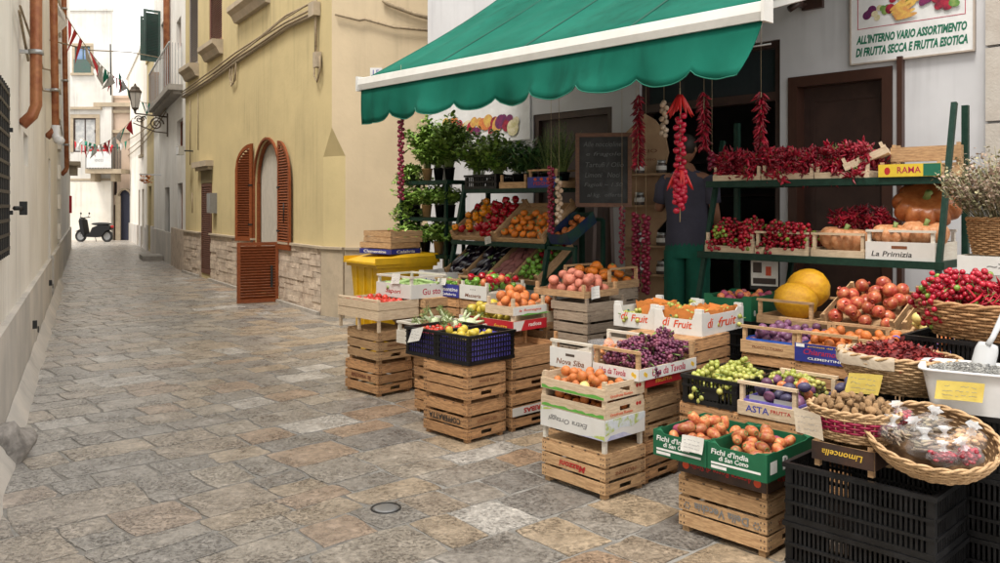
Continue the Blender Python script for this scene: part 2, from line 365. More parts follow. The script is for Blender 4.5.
# ---------------------------------------------------------------- picture survey helpers (used to read real positions off the photograph)
F_=830.0
def cz(px,py,z): Y=(1.6-z)*F_/(py-205.0); return Vector(((px-500)/F_*Y,Y,z))
def cY(px,py,Y): return Vector(((px-500)/F_*Y,Y,1.6-(py-205)/F_*Y))
A_=Vector((.694,-.720,0)); B_=Vector((.720,.694,0)); ANG=math.atan2(-.720,.694)
class Wall:
    "vertical plane through ground points p (s=0) and q; local frame: x along, y into the wall, z up"
    def __init__(s,p,q):
        s.p=Vector((*p,0)); s.d=(Vector((*q,0))-s.p); s.L=s.d.length; s.d.normalize()
        s.ang=math.atan2(s.d.y,s.d.x); s.n=Vector((-s.d.y,s.d.x,0))   # n points into the wall
    def S(s,px):
        k=(px-500)/F_; return (k*s.p.y-s.p.x)/(s.d.x-k*s.d.y)
    def SZ(s,px,py):
        t=s.S(px); Y=(s.p+s.d*t).y; return t,1.6-(py-205)/F_*Y
    def at(s,t,z=0,out=0): q=s.p+s.d*t-s.n*out; return Vector((q.x,q.y,z))
# ================================================================ THE SETTING
# ground sheet (mortar level) and worn limestone flagstones
g=MB(); g.add([(-300,-60,-.003),(300,-60,-.003),(300,500,-.003),(-300,500,-.003)],[(0,1,2,3)])
JOINT=mat('paving_joint_mortar',(.31,.295,.27),.9,(.22,.205,.185),5,.3,bump=.6,bscale=60)
tag(g.build('ground',JOINT),kind='structure')
def stone_mat():
    m=bpy.data.materials.new('worn_flagstone'); m.use_nodes=True; nt=m.node_tree; N=nt.nodes; L=nt.links; b=N['Principled BSDF']
    ge=N.new('ShaderNodeNewGeometry'); tc=N.new('ShaderNodeTexCoord')
    cr=N.new('ShaderNodeValToRGB'); cr.color_ramp.interpolation='CONSTANT'
    cols=[(0,(.245,.22,.19)),(.14,(.33,.28,.22)),(.28,(.195,.178,.16)),(.38,(.355,.27,.18)),(.52,(.28,.245,.205)),(.64,(.33,.22,.14)),(.73,(.22,.195,.17)),(.83,(.45,.42,.38)),(.90,(.30,.235,.17))]
    e=cr.color_ramp.elements
    e[0].position=0; e[0].color=(*cols[0][1],1); e[1].position=cols[1][0]; e[1].color=(*cols[1][1],1)
    for p,c in cols[2:]:
        x=e.new(p); x.color=(*c,1)
    L.new(ge.outputs['Random Per Island'],cr.inputs[0])
    # large drift: warmer near the shop, greyer left with sky reflection painted in
    n0=N.new('ShaderNodeTexNoise'); n0.inputs['Scale'].default_value=.35; n0.inputs['Detail'].default_value=2
    L.new(tc.outputs['Object'],n0.inputs['Vector'])
    mxa=N.new('ShaderNodeMix'); mxa.data_type='RGBA'; mxa.inputs[7].default_value=(.42,.40,.375,1)
    sx=N.new('ShaderNodeSeparateXYZ'); L.new(tc.outputs['Object'],sx.inputs[0])
    ma=N.new('ShaderNodeMath'); ma.operation='MULTIPLY_ADD'; ma.inputs[1].default_value=.42; L.new(sx.outputs[1],ma.inputs[0]); L.new(sx.outputs[0],ma.inputs[2])
    mr=N.new('ShaderNodeMapRange'); mr.inputs[1].default_value=-.9; mr.inputs[2].default_value=2.2; mr.inputs[3].default_value=.58; mr.inputs[4].default_value=.05
    L.new(ma.outputs[0],mr.inputs[0]); L.new(mr.outputs[0],mxa.inputs[0]); L.new(cr.outputs[0],mxa.inputs[6])
    n1=N.new('ShaderNodeTexNoise'); n1.inputs['Scale'].default_value=5; n1.inputs['Detail'].default_value=10; n1.inputs['Roughness'].default_value=.72
    L.new(tc.outputs['Object'],n1.inputs['Vector'])
    n2=N.new('ShaderNodeTexNoise'); n2.inputs['Scale'].default_value=26; n2.inputs['Detail'].default_value=9; n2.inputs['Roughness'].default_value=.75
    L.new(tc.outputs['Object'],n2.inputs['Vector'])
    r1=N.new('ShaderNodeMapRange'); r1.inputs[1].default_value=.3; r1.inputs[2].default_value=.7; r1.inputs[3].default_value=.64; r1.inputs[4].default_value=1.46; L.new(n1.outputs['Fac'],r1.inputs[0])
    r2=N.new('ShaderNodeMapRange'); r2.inputs[1].default_value=.35; r2.inputs[2].default_value=.65; r2.inputs[3].default_value=.60; r2.inputs[4].default_value=1.4; L.new(n2.outputs['Fac'],r2.inputs[0])
    mu=N.new('ShaderNodeMath'); mu.operation='MULTIPLY'; L.new(r1.outputs[0],mu.inputs[0]); L.new(r2.outputs[0],mu.inputs[1])
    # pits and pocks of weathered stone
    vo=N.new('ShaderNodeTexNoise'); vo.inputs['Scale'].default_value=46; vo.inputs['Detail'].default_value=3
    L.new(tc.outputs['Object'],vo.inputs['Vector'])
    n3=N.new('ShaderNodeTexNoise'); n3.inputs['Scale'].default_value=3.1; n3.inputs['Detail'].default_value=5; L.new(tc.outputs['Object'],n3.inputs['Vector'])
    pm=N.new('ShaderNodeMapRange'); pm.inputs[1].default_value=.53; pm.inputs[2].default_value=.60; pm.inputs[3].default_value=0; pm.inputs[4].default_value=1; L.new(vo.outputs['Fac'],pm.inputs[0])
    pk=N.new('ShaderNodeMapRange'); pk.inputs[1].default_value=.40; pk.inputs[2].default_value=.55; L.new(n3.outputs['Fac'],pk.inputs[0])
    pp=N.new('ShaderNodeMath'); pp.operation='MULTIPLY'; L.new(pm.outputs[0],pp.inputs[0]); L.new(pk.outputs[0],pp.inputs[1])
    pd=N.new('ShaderNodeMath'); pd.operation='MULTIPLY_ADD'; pd.inputs[1].default_value=-.38; pd.inputs[2].default_value=1; L.new(pp.outputs[0],pd.inputs[0])
    m2=N.new('ShaderNodeMath'); m2.operation='MULTIPLY'; L.new(mu.outputs[0],m2.inputs[0]); L.new(pd.outputs[0],m2.inputs[1])
    h=N.new('ShaderNodeHueSaturation'); L.new(mxa.outputs[2],h.inputs['Color']); L.new(m2.outputs[0],h.inputs['Value'])
    L.new(h.outputs[0],b.inputs['Base Color'])
    rr=N.new('ShaderNodeMapRange'); rr.inputs[1].default_value=.3; rr.inputs[2].default_value=.7; rr.inputs[3].default_value=.17; rr.inputs[4].default_value=.46; L.new(n1.outputs['Fac'],rr.inputs[0]); L.new(rr.outputs[0],b.inputs['Roughness'])
    hk=N.new('ShaderNodeMath'); hk.operation='MULTIPLY'; hk.inputs[1].default_value=.45; L.new(n1.outputs['Fac'],hk.inputs[0])
    hh=N.new('ShaderNodeMath'); hh.operation='MULTIPLY_ADD'; hh.inputs[1].default_value=-.7; L.new(pp.outputs[0],hh.inputs[0]); L.new(hk.outputs[0],hh.inputs[2])
    ha=N.new('ShaderNodeMath'); ha.operation='MULTIPLY_ADD'; ha.inputs[1].default_value=.6; L.new(n2.outputs['Fac'],ha.inputs[0]); L.new(hh.outputs[0],ha.inputs[2])
    bp=N.new('ShaderNodeBump'); bp.inputs['Strength'].default_value=.8; bp.inputs['Distance'].default_value=.012; L.new(ha.outputs[0],bp.inputs['Height']); L.new(bp.outputs[0],b.inputs['Normal'])
    return m
STONE=stone_mat()
def paving():
    rnd=random.Random(5); mb=MB()
    u=Vector((.74,.67,0)).normalized(); v=Vector((-u.y,u.x,0))      # rows run along u
    V=-7.0
    def wob(p,k): return (noise.noise(Vector((p.x*.9,p.y*.9,k)))*.075)
    while V<44:
        hgt=rnd.choice([.22,.26,.30,.34,.40])*rnd.uniform(.92,1.08)
        U=-14-rnd.random(); 
        while U<36:
            L=rnd.choice([.24,.32,.38,.46,.58])*rnd.uniform(.85,1.15)
            c=u*(U+L/2)+v*(V+hgt/2)
            keep = -2<c.y<46 and c.x>-3.9-.5*(c.y-6.4)-1.2 and (c.x < -7.3-.515*(c.y-19.8)+1.6 if c.y>19.8 else c.x< 8)
            if keep and not (c.y>14 and c.x> -2.4-.62*(c.y-11.7)+2.5):
                parts=[(U,L,V,hgt)]
                q=rnd.random()
                if q<.10 and L>.55: parts=[(U,L*.5,V,hgt),(U+L*.5,L*.5,V,hgt)]
                elif q<.18 and hgt>.4: parts=[(U,L,V,hgt*.5),(U,L,V+hgt*.5,hgt*.5)]
                for (U1,L1,V1,h1) in parts:
                    g=rnd.uniform(.003,.012); far=c.y>16
                    cor=[(U1+g,V1+g),(U1+L1-g,V1+g),(U1+L1-g,V1+h1-g),(U1+g,V1+h1-g)]
                    ring=[]
                    n=1 if far else 4
                    for i in range(4):
                        a=cor[i]; b=cor[(i+1)%4]
                        for j in range(n):
                            t=j/n; x=a[0]+(b[0]-a[0])*t; y=a[1]+(b[1]-a[1])*t
                            p=u*x+v*y
                            dx=wob(p,1)+wob(p*2.6,7)*.28; dy=wob(p,2)+wob(p*2.6,9)*.28
                            jit=.0 if far else .009
                            if j==0 and not far:      # knock the corners off
                                cx=U1+L1/2; cy=V1+h1/2; x+=(cx-x)*rnd.uniform(.0,.06); y+=(cy-y)*rnd.uniform(.0,.06)
                            ring.append(u*(x+dx+rnd.uniform(-jit,jit))+v*(y+dy+rnd.uniform(-jit,jit)))
                    cc=sum(ring,Vector())/len(ring); zt=rnd.uniform(.0005,.003); tl=Vector((rnd.uniform(-.004,.004),rnd.uniform(-.004,.004),0))
                    if far: tl*=.3
                    def hz(p): return zt+(p-cc).dot(tl)
                    vs=[Vector((p.x,p.y,-.012)) for p in ring]
                    vs+=[Vector((p.x,p.y,hz(p)-.0015))+(cc-p)*.002 for p in ring]
                    vs+=[Vector((p.x,p.y,hz(p)))+(cc-p).normalized()*.007 for p in ring]
                    m=len(ring); fs=[]
                    for k in (0,1):
                        for i in range(m): fs.append((k*m+i,k*m+(i+1)%m,(k+1)*m+(i+1)%m,(k+1)*m+i))
                    fs.append(tuple(range(2*m,3*m)))
                    mb.add(vs,fs,False)
            U+=L
        V+=hgt
    o=mb.build('street_paving',STONE); tag(o,kind='structure')
paving()
# drain lid set in the paving
c=cz(386,509,0); d=empty('drain_lid',(c.x,c.y,.002),.6,'small round dark iron drain lid set in the paving','drain lid')
m=MB(); m.lathe([(.0,.006),(.05,.006),(.062,.004),(.066,.0),(.068,-.01)],28); m.build('lid',GREYM,d)
m=MB(); m.lathe([(.070,-.01),(.071,.005),(.080,.005),(.082,-.01)],28); m.build('lid_ring',IRON,d)

# ---------------------------------------------------------------- buildings
def skin(s0,s1,z0,z1,ops,dep=.2):
    "wall face in the wall frame (front at y=0) with real openings and reveals"
    m=MB(); S=sorted({s0,s1,*[o[0] for o in ops],*[o[1] for o in ops]}); Z=sorted({z0,z1,*[o[2] for o in ops],*[o[3] for o in ops]})
    for i in range(len(S)-1):
        for j in range(len(Z)-1):
            a,b,c_,d_=S[i],S[i+1],Z[j],Z[j+1]; mx_,mz=(a+b)/2,(c_+d_)/2
            if any(o[0]<mx_<o[1] and o[2]<mz<o[3] for o in ops): continue
            m.add([(a,0,c_),(b,0,c_),(b,0,d_),(a,0,d_)],[(0,1,2,3)],False)
    for o in ops:
        a,b,c_,d_=o[:4]
        if len(o)>4 and o[4]:
            r=(b-a)/2; zc=d_-r*1.0; cx=(a+b)/2; n=14
            arc=[(cx-r*math.cos(math.pi*k/n),zc+r*math.sin(math.pi*k/n)) for k in range(n+1)]
            for k in range(n):
                p,q=arc[k],arc[k+1]; top=d_
                m.add([(p[0],0,p[1]),(q[0],0,q[1]),(q[0],0,top),(p[0],0,top)],[(0,1,2,3)],False)
                m.add([(p[0],0,p[1]),(q[0],0,q[1]),(q[0],dep,q[1]),(p[0],dep,p[1])],[(0,3,2,1)],True)
            m.add([(a,0,c_),(a,dep,c_),(a,dep,zc),(a,0,zc)],[(0,1,2,3)],False); m.add([(b,0,c_),(b,0,zc),(b,dep,zc),(b,dep,c_)],[(0,1,2,3)],False)
            m.add([(a,0,c_),(b,0,c_),(b,dep,c_),(a,dep,c_)],[(0,1,2,3)],False)
        else:
            m.add([(a,0,c_),(b,0,c_),(b,dep,c_),(a,dep,c_)],[(0,1,2,3)],False); m.add([(a,0,d_),(a,dep,d_),(b,dep,d_),(b,0,d_)],[(0,1,2,3)],False)
            m.add([(a,0,c_),(a,dep,c_),(a,dep,d_),(a,0,d_)],[(0,1,2,3)],False); m.add([(b,0,c_),(b,0,d_),(b,dep,d_),(b,dep,c_)],[(0,1,2,3)],False)
    return m
def building(name,W,s0,s1,z1,ops,mt,label,depth=5,body=True,z0=-.1,dep=.2,cap=True):
    o=empty(name,W.at(0),W.ang,label,'building'); m=skin(s0,s1,z0,z1,ops,dep)
    e=dep+.04
    if body: m.box(s0,s1,e,depth,z0,z1-.002)
    m.box(s0,s0+.02,0.003,e-.003,z0,z1-.004); m.box(s1-.02,s1,0.003,e-.003,z0,z1-.004)
    if cap: m.box(s0-.04,s1+.04,-.05,depth,z1,z1+.12)
    m.build('wall',mt,o); return o
def louver(name,w,h,parent,M,mt=None,arch=0,left=True,thick=.035,fr=.07):
    "louvred leaf, x 0..w, z 0..h; arch 1: top rises towards x=w (or x=0 when arch=-1)"
    mt=mt or BROWN; m=MB()
    def top(x):
        if not arch: return h
        t=x/w if arch>0 else 1-x/w
        return h-w*1.05*(1-math.sqrt(max(0,1-(1-t)**2)))
    n=10
    # stiles
    for a,b in ((0,fr),(w-fr,w)):
        m.prism([(a,0),(b,0),(b,top(b)),((a+b)/2,top((a+b)/2)),(a,top(a))],-thick/2,thick/2)
    m.prism([(fr,0),(w-fr,0),(w-fr,fr*1.2),(fr,fr*1.2)],-thick/2,thick/2)
    for k in range(n):
        a=fr+(w-2*fr)*k/n; b=fr+(w-2*fr)*(k+1)/n
        m.prism([(a,top(a)-fr),(b,top(b)-fr),(b,top(b)),(a,top(a))],-thick/2,thick/2)
    z=fr*1.2+.02
    while z<h-fr:
        xs=[x for x in [fr+(w-2*fr)*k/12 for k in range(13)] if top(x)-fr>z+.02]
        if len(xs)>1:
            a,b=min(xs),max(xs)
            m.cbox(((a+b)/2,0,z),(b-a,.009,.052),Matrix.Translation((0,0,z))@Matrix.Rotation(R(-38),4,'X')@Matrix.Translation((0,0,-z)))
        z+=.045
    return m.build(name,mt,parent,M)
T_=Matrix.Translation
def RZ(a): return Matrix.Rotation(a,4,'Z')
def window(parent,s0,s1,z0,z1,y=.1,fm=BROWN,gm=GLASS_D,mull=1,fw=.06,name='window'):
    m=MB()
    m.box(s0,s1,y,y+.05,z0,z0+fw); m.box(s0,s1,y,y+.05,z1-fw,z1); m.box(s0,s0+fw,y,y+.05,z0+fw,z1-fw); m.box(s1-fw,s1,y,y+.05,z0+fw,z1-fw)
    for k in range(1,mull+1):
        x=s0+(s1-s0)*k/(mull+1); m.box(x-fw*.4,x+fw*.4,y+.003,y+.047,z0+fw,z1-fw)
    f=m.build(name,fm,parent); p=MB(); p.box(s0+.01,s1-.01,y+.02,y+.03,z0+.01,z1-.01); p.build('pane',gm,f); return f
def surround(parent,s0,s1,z0,z1,w=.14,mt=None,out=.03,sill=True):
    mt=mt or STONE_T
    m=MB(); m.box(s0-w,s0,-out,.02,z0,z1); m.box(s1,s1+w,-out,.02,z0,z1); m.box(s0-w,s1+w,-out-.01,.02,z1,z1+w)
    m.build('window_surround',mt,parent)
    if sill: m=MB(); m.box(s0-w*1.3,s1+w*1.3,-out-.08,.1,z0-.1,z0); m.build('window_sill',mt,parent)

# --- yellow house on the right of the street ---
YW=Wall((-7.5,19.8),(-2.38,11.75)); EY=YW.L
ops=[]
a,zt=YW.SZ(255.5,140); b=YW.S(280.5); AW=(a,b,.05,2.72,True); ops.append(AW)
a=YW.S(202); b=YW.S(212); ND=(a,b,.10,YW.SZ(207,183)[1]); ops.append(ND)
u1=(YW.S(189),YW.S(198),YW.SZ(193,68)[1],YW.SZ(193,68)[1]+2.6); u2=(YW.S(209),YW.S(222),YW.SZ(215,46)[1],YW.SZ(215,46)[1]+2.6)
u3=(YW.S(240),YW.S(268),YW.SZ(254,2)[1]+.05,YW.SZ(254,2)[1]+2.3)
ops += [u1,u2,u3]
CH=.34     # chamfer length on the street side
ZC=2.30
yh=empty('yellow_house',YW.at(0),YW.ang,'yellow stuccoed corner house with arched shuttered doorway and brown stone dado','building')
m=skin(0,EY-CH,-.1,8.6,ops,.22); m.build('wall',STUCCO_Y,yh)
# corner: sharp above ZC, chamfered below with a pyramid stop; then the face towards the shop
inv=(Matrix.Translation(YW.at(0))@RZ(YW.ang)).inverted()
def yl(x,y,z): return inv@Vector((x,y,z))
Cx=YW.at(EY); P0=YW.at(EY-CH); P1=Vector((Cx.x+.19,Cx.y,0)); PE=Vector((.4,Cx.y,0))
m=MB()
def yq(*pts): m.add([yl(*p) for p in pts],[tuple(range(len(pts)))],False)
yq((P0.x,P0.y,ZC),(Cx.x,Cx.y,ZC+.40),(Cx.x,Cx.y,8.6),(P0.x,P0.y,8.6))
yq((P0.x,P0.y,-.1),(P1.x,P1.y,-.1),(P1.x,P1.y,ZC),(P0.x,P0.y,ZC))
yq((P0.x,P0.y,ZC),(P1.x,P1.y,ZC),(Cx.x,Cx.y,ZC+.40))
m.build('chamfered_corner',STUCCO_Y,yh)
m=MB()
yq((P1.x,P1.y,-.1),(PE.x,PE.y,-.1),(PE.x,PE.y,8.6),(P1.x,P1.y,8.6)); yq((P1.x,P1.y,ZC),(P1.x,P1.y,8.6),(Cx.x,Cx.y,8.6),(Cx.x,Cx.y,ZC+.40))
m.build('side_wall',STUCCO_B,yh)
m=MB(); m.box(0,EY-.4,.26,4,-.1,8.58); m.box(-.03,EY-.3,-.05,4,8.62,8.75); m.build('house_body',STUCCO_B,yh)
m=MB(); m.cbox((yl(-.9,14.2,4).x,yl(-.9,14.2,4).y,4.2),(2.2,2.2,8.4)); m.build('rear_wing',STUCCO_B,yh)
# dado of split stone courses with a ledge
m=MB(); rnd=random.Random(3); z=0; DH=.93
segs=[(0,ND[0]-.02),(ND[1]+.02,AW[0]-.03),(AW[1]+.03,EY-CH)]
while z<DH-.02:
    h=.088
    for a,b in segs:
        x=a
        while x<b-.02:
            L=min(rnd.uniform(.25,.6),b-x); 
            if b-(x+L)<.1: L=b-x
            o_=rnd.uniform(.03,.05); m.box(x+.002,x+L-.002,-o_,.0,z+.002,z+h-.002); x+=L
    z+=h
m.build('dado_stones',STONE_D,yh)
m=MB(); 
for a,b in segs: m.box(a-.02,b+.02,-.075,.0,z,z+.035)
def strip(pts,z0,z1,t):
    for p,q in zip(pts,pts[1:]):
        p=Vector(p);q=Vector(q);n=Vector(((q-p).y,-(q-p).x,0)).normalized()
        vs=[yl(*(p+n*-.0)),yl(*(q+n*-.0)),yl(*(q+n*t)),yl(*(p+n*t))]
        V=[Vector((w.x,w.y,z0)) for w in vs]+[Vector((w.x,w.y,z1)) for w in vs]
        m.add(V,[(0,1,2,3),(4,7,6,5),(0,4,5,1),(1,5,6,2),(2,6,7,3),(3,7,4,0)],False)
strip([P0,P1,PE],z,z+.035,.07)
m.build('dado_ledge',STONE_T,yh)
m=MB(); strip([P0,P1,PE],-.1,z-.001,.045); m.build('corner_dado',STONE_T,yh)
m=MB(); 
for a,b in segs: m.box(a,b,-.10,-.055,-.05,.055)
m.build('plinth_cement',STONE_S,yh)
# arched doorway: frame, curtain, open shutters, half door
a,b,z0,z1,_=AW; r=(b-a)/2; cx=(a+b)/2; zc=z1-r
m=MB(); fr=.045
pts=[(a+fr/2,.05,z0)]+[(cx-(r-fr/2)*math.cos(math.pi*k/16),.05,zc+(r-fr/2)*math.sin(math.pi*k/16)) for k in range(17)]+[(b-fr/2,.05,z0)]
for p,q in zip(pts,pts[1:]): m.bar(p,q,fr,.06)
dr=m.build('arched_door_frame',BROWN,yh)
m=MB()
for k in range(24):       # gathered door curtain
    x0=a+.07+(b-a-.14)*k/24; x1=a+.07+(b-a-.14)*(k+1)/24; ya=.085+.012*(k%2); yb=.085+.012*((k+1)%2)
    m.add([(x0,ya,z0),(x1,yb,z0),(x1,yb,z1-.02),(x0,ya,z1-.02)],[(0,1,2,3)],True)
m.build('door_curtain',mat('beige_door_curtain',(.50,.45,.38),.9,(.42,.38,.32),6,.15,stretch=(8,8,1)),dr)
m=MB()
pts=[(a-.03,-.02,DH)]+[(cx-(r+.03)*math.cos(math.pi*k/16),-.02,zc+(r+.03)*math.sin(math.pi*k/16)) for k in range(17)]+[(b+.03,-.02,DH)]
for p,q in zip(pts,pts[1:]): m.bar(p,q,.035,.04)
m.build('door_casing',BROWN,yh)
hw=.46; sh=z1-DH-.03
pvl=YW.at(a-.05,DH+.02,.06); 
# leaves folded back against the wall, a little open
s=louver('shutter',hw+.0,sh,yh,T_((a-.05,-.04,DH+.02))@RZ(R(180+24)),arch=-1)
s2=louver('shutter',hw+.18,sh+.02,yh,T_((b+.03,-.05,DH-.05))@RZ(R(-1)),arch=-1)
for s_ in (s,s2):
    mm=MB(); mm.cbox((.04,0,.3),(.1,.05,.03)); mm.cbox((.04,0,sh-.75),(.1,.05,.03)); mm.tube([(hw-.06,-.03,.45),(hw-.06,-.03,.75)],.008,6); mm.build('shutter_hinge',IRON,s_)
# lower half door swung out into the street
hd=louver('half_door',.66,.98,yh,T_((b+.05,-.05,.015))@RZ(R(264.6)),fr=.055)
mm=MB(); mm.box(.1,.13,-.03,.03,.25,.6); mm.build('door_bolt',IRON,hd)
# narrow louvred door and its lintel
a,b,z0,z1=ND; louver('louvred_door',(b-a)-.02,z1-z0-.02,yh,T_((a+.01,.0,z0+.01)),mat('aged_brown_shutter',(.12,.045,.025),.6,var=.2))
m=MB(); m.box(a-.32,b+.12,-.16,.0,z1+.35,z1+.47); m.box(a-.22,b+.06,-.10,.0,z1+.28,z1+.35); m.build('door_lintel',STONE_T,yh)
m=MB(); m.box(a-.02,b+.02,-.02,.002,z1,z1+.28); m.build('blank_transom',mat('dark_olive_panel',(.20,.16,.08),.9),yh)  # dark olive panel between the door head and the lintel
# meter box, cylinder lamp, conduit, upper shutters and sills
s0,zz=YW.SZ(212,213); s1=YW.S(219); z2=YW.SZ(215,193)[1]
mb_=empty('meter_box',YW.at((s0+s1)/2,zz),YW.ang,'grey utility meter box on the yellow wall beside the narrow louvred door','meter box')
m=MB(); m.box(-.14,.14,-.14,0,0,z2-zz); m.build('box',GREYM,mb_); m=MB(); m.box(-.12,.12,-.15,-.14,.02,z2-zz-.02); m.build('box_cover',GALV,mb_)
s0,zz=YW.SZ(193,151)
wl=empty('wall_lamp',YW.at(s0,zz),YW.ang,'small square floodlight fixed to the yellow wall near the far corner','lamp')
m=MB(); m.bar((0,0,0),(0,-.22,0),.03); m.build('bracket',IRON,wl); m=MB(); m.cbox((0,-.28,0),(.26,.12,.2)); m.build('lamp_housing',GALV,wl); m=MB(); m.cbox((0,-.345,0),(.22,.008,.16)); m.build('lamp_glass',WHITEP,wl)
for i,(u_,hh) in enumerate(((u1,2.6),(u2,2.6))):
    a,b,z0,z1=u_; w=(b-a)
    louver('upper_shutter',w-.02,z1-z0,yh,T_((a+.01,.03,z0+.02)),mat('weathered_grey_slats' if i==0 else 'rust_brown_slats',(.30,.26,.24) if i==0 else (.22,.10,.07),.7,var=.3))
    m=MB(); 
    m.prism([(0,z0+.03),(0,z0-.26),(-.08,z0-.25),(-.14,z0-.13),(-.22,z0-.06),(-.22,z0+.03)],a-.10,b+.10,'yz')
    m.build('stone_sill',STONE_T,yh)
a,b,z0,z1=u3
m=MB(); m.prism([(0,z0+.03),(0,z0-.26),(-.08,z0-.25),(-.14,z0-.13),(-.22,z0-.06),(-.22,z0+.03)],a-.12,b+.12,'yz'); m.build('stone_sill',STONE_T,yh)
louver('upper_shutter',b-a-.02,z1-z0,yh,T_((a+.01,.03,z0+.02)))
# projecting string course that carries the cables, climbing to the corner
def yp(px,py,out=.03): s_,z_=YW.SZ(px,py); return YW.at(s_,z_,out)
ledge=[yp(185,97,.03),yp(215,78,.03),yp(240,60,.03),yp(265,43,.03),yp(290,26,.03),yp(317,14,.04)]
m=MB()
for p,q in zip(ledge,ledge[1:]): m.bar(inv@p,inv@q,.07,.06)
m.build('string_course',STONE_T,yh)
cb=MB()
for off in (.0,.07,.13):
    cb.tube([inv@(p+Vector((0,0,off+random.uniform(-.02,.03)))-YW.n*.04) for p in ledge],.016,6)
cb.tube([inv@yp(215,74),inv@yp(255,46,.08),inv@yp(285,22,.08),inv@yp(318,2,.08)],.012,6)
q=[Vector((Cx.x+.06,Cx.y-.05,1.6+(205-14)/F_*11.7)),Vector((Cx.x+.4,Cx.y-.05,1.6+(205-20)/F_*11.7)),Vector((-1.9,Cx.y-.05,1.6+(205-19)/F_*11.7)),Vector((-1.5,Cx.y-.05,1.6+(205-27)/F_*11.7)),Vector((-.9,Cx.y-.05,1.6+(205-31)/F_*11.7))]
cb.tube([inv@p for p in q],.02,6)
q=[Vector((-1.65,Cx.y-.05,1.6+205/F_*11.7)),Vector((-1.58,Cx.y-.05,1.6+(205-4)/F_*11.7)),Vector((-1.2,Cx.y-.05,1.6+(205-14)/F_*11.7)),Vector((-.9,Cx.y-.05,1.6+(205-20)/F_*11.7))]
cb.tube([inv@p for p in q],.03,6)
# hanging loops and down conduit
cb.tube([inv@yp(233,62),inv@yp(232,76,.05),inv@yp(234,86,.05),inv@yp(238,80,.05),inv@yp(239,60,.05)],.014,6)
cb.tube([inv@yp(235,62),inv@yp(234,80,.05),inv@yp(236,84,.05),inv@yp(240,55,.05)],.012,6)
cb.tube([inv@yp(319,0,.05),inv@yp(319,56,.05)],.022,6)
cb.tube([inv@yp(318,56,.05),inv@yp(318,76,.06),inv@yp(321,82,.06),inv@yp(324,70,.06),inv@yp(323,56,.05)],.014,6)
cb.build('cable_bundle',CABLE,yh)
m=MB(); p=inv@yp(321,60,.06); m.cbox(p,(.14,.08,.22)); p=inv@yp(318,10,.06); m.cbox(p,(.24,.1,.2)); m.build('junction_box',STONE_T,yh)
m=MB(); m.tube([inv@yp(191,100,.02),inv@yp(191,165,.02)],.01,6); m.tube([inv@yp(199,92,.02),inv@yp(199,150,.02)],.01,6); m.tube([inv@yp(196,193,.08),inv@yp(196,213,.08)],.012,6); m.build('thin_cable',CABLE,yh)
# small street-number tile by the awning
m=MB(); c=Vector((-1.75,Cx.y-.02,1.6+(205-72)/F_*11.7)); tl=empty('number_tile',c,0,'small white number tile on the beige wall beside the awning tip','sign')
m.cbox((0,0,0),(.17,.02,.13)); m.build('tile',WHITEP,tl); text(tl,'15',.09,.07,(0,-.0105,0),'front',INK_BLUE)

# --- white houses further along on the right ---
FW=Wall((-18.0,40.0),(-7.5,19.8)); EF=FW.L
def fs(px): return FW.S(px)
sA,sB,sC=fs(154),fs(147),fs(139)
# nearest white house (px 154..185)
dw=(fs(177.5),fs(182.5),.1,FW.SZ(180,183)[1]); uw=(fs(176.5),fs(183),FW.SZ(179,148)[1],FW.SZ(179,120)[1])
bd=(fs(161),fs(168),FW.SZ(165,97)[1],FW.SZ(165,97)[1]+2.3); hw2=(fs(176.5),fs(181),FW.SZ(178,50)[1],FW.SZ(178,20)[1]); gd=(fs(165),fs(169.5),.1,2.1)
wh=building('white_house',FW,sA,EF-.02,10.2,[dw,uw,bd,hw2,gd],STUCCO_W,'white plastered house with small balcony and orange downpipe beyond the yellow house')
window(wh,*dw,gm=CURTAIN,mull=0); window(wh,*uw,gm=GLASS_D,mull=0); window(wh,*bd,fm=SHUT_G,mull=1); window(wh,*hw2,mull=0); window(wh,*gd,fm=IRON,mull=1,name='dark_door')
m=MB(); m.box(fs(173),EF-.03,-.05,0,0,1.0); m.build('dado_stones',STONE_D,wh)
m=MB(); m.box(sA+.01,fs(173)-.02,-.045,0,0,.85); m.build('plinth',STUCCO_G,wh)
# balcony
s0,s1=fs(160),fs(183); zb=FW.SZ(170,103)[1]
m=MB(); m.box(s0,s1,-.34,0,zb,zb+.14); m.box(s0+.1,s1-.1,-.22,0,zb-.08,zb); m.build('balcony_slab',STONE_S,wh)
m=MB()
for k in range(15):
    x=s0+.04+(s1-s0-.08)*k/14; m.bar((x,-.31,zb+.14),(x,-.31,zb+1.15),.018)
for k in range(5):
    for x in (s0+.04,s1-.04): m.bar((x,-.31+.07*k,zb+.14),(x,-.31+.07*k,zb+1.15),.018)
m.bar((s0,-.31,zb+1.15),(s1,-.31,zb+1.15),.035); m.build('balcony_railing',GALV,wh)
m=MB(); m.box(s0-.01,s0+.02,-.30,-.03,zb+.16,zb+1.25); m.build('reed_screen',mat('orange_reed_screen',(.42,.20,.07),.8,var=.3,stretch=(20,20,1)),wh)
m=MB(); x=fs(170.5); m.tube([(x,-.1,zb+.1),(x,-.1,10.3)],.085,10); m.build('downpipe',PIPE,wh)
for k,px in enumerate((150,153.5,157,161)):
    s_=fs(px); z0=FW.SZ(px,72)[1]; pass
# green folding shutters hanging open on the upper floor
for k,(px,yt,yb) in enumerate(((150.5,34,78),(153.5,27,70),(156.5,18,62),(160.5,11,60))):
    s_=fs(px); zt=FW.SZ(px,yt)[1]; zb2=FW.SZ(px,yb)[1]
    if s_>sA: louver('green_shutter',.5,zt-zb2,wh,T_((s_,0,zb2))@RZ(R(-75)),SHUT_G)
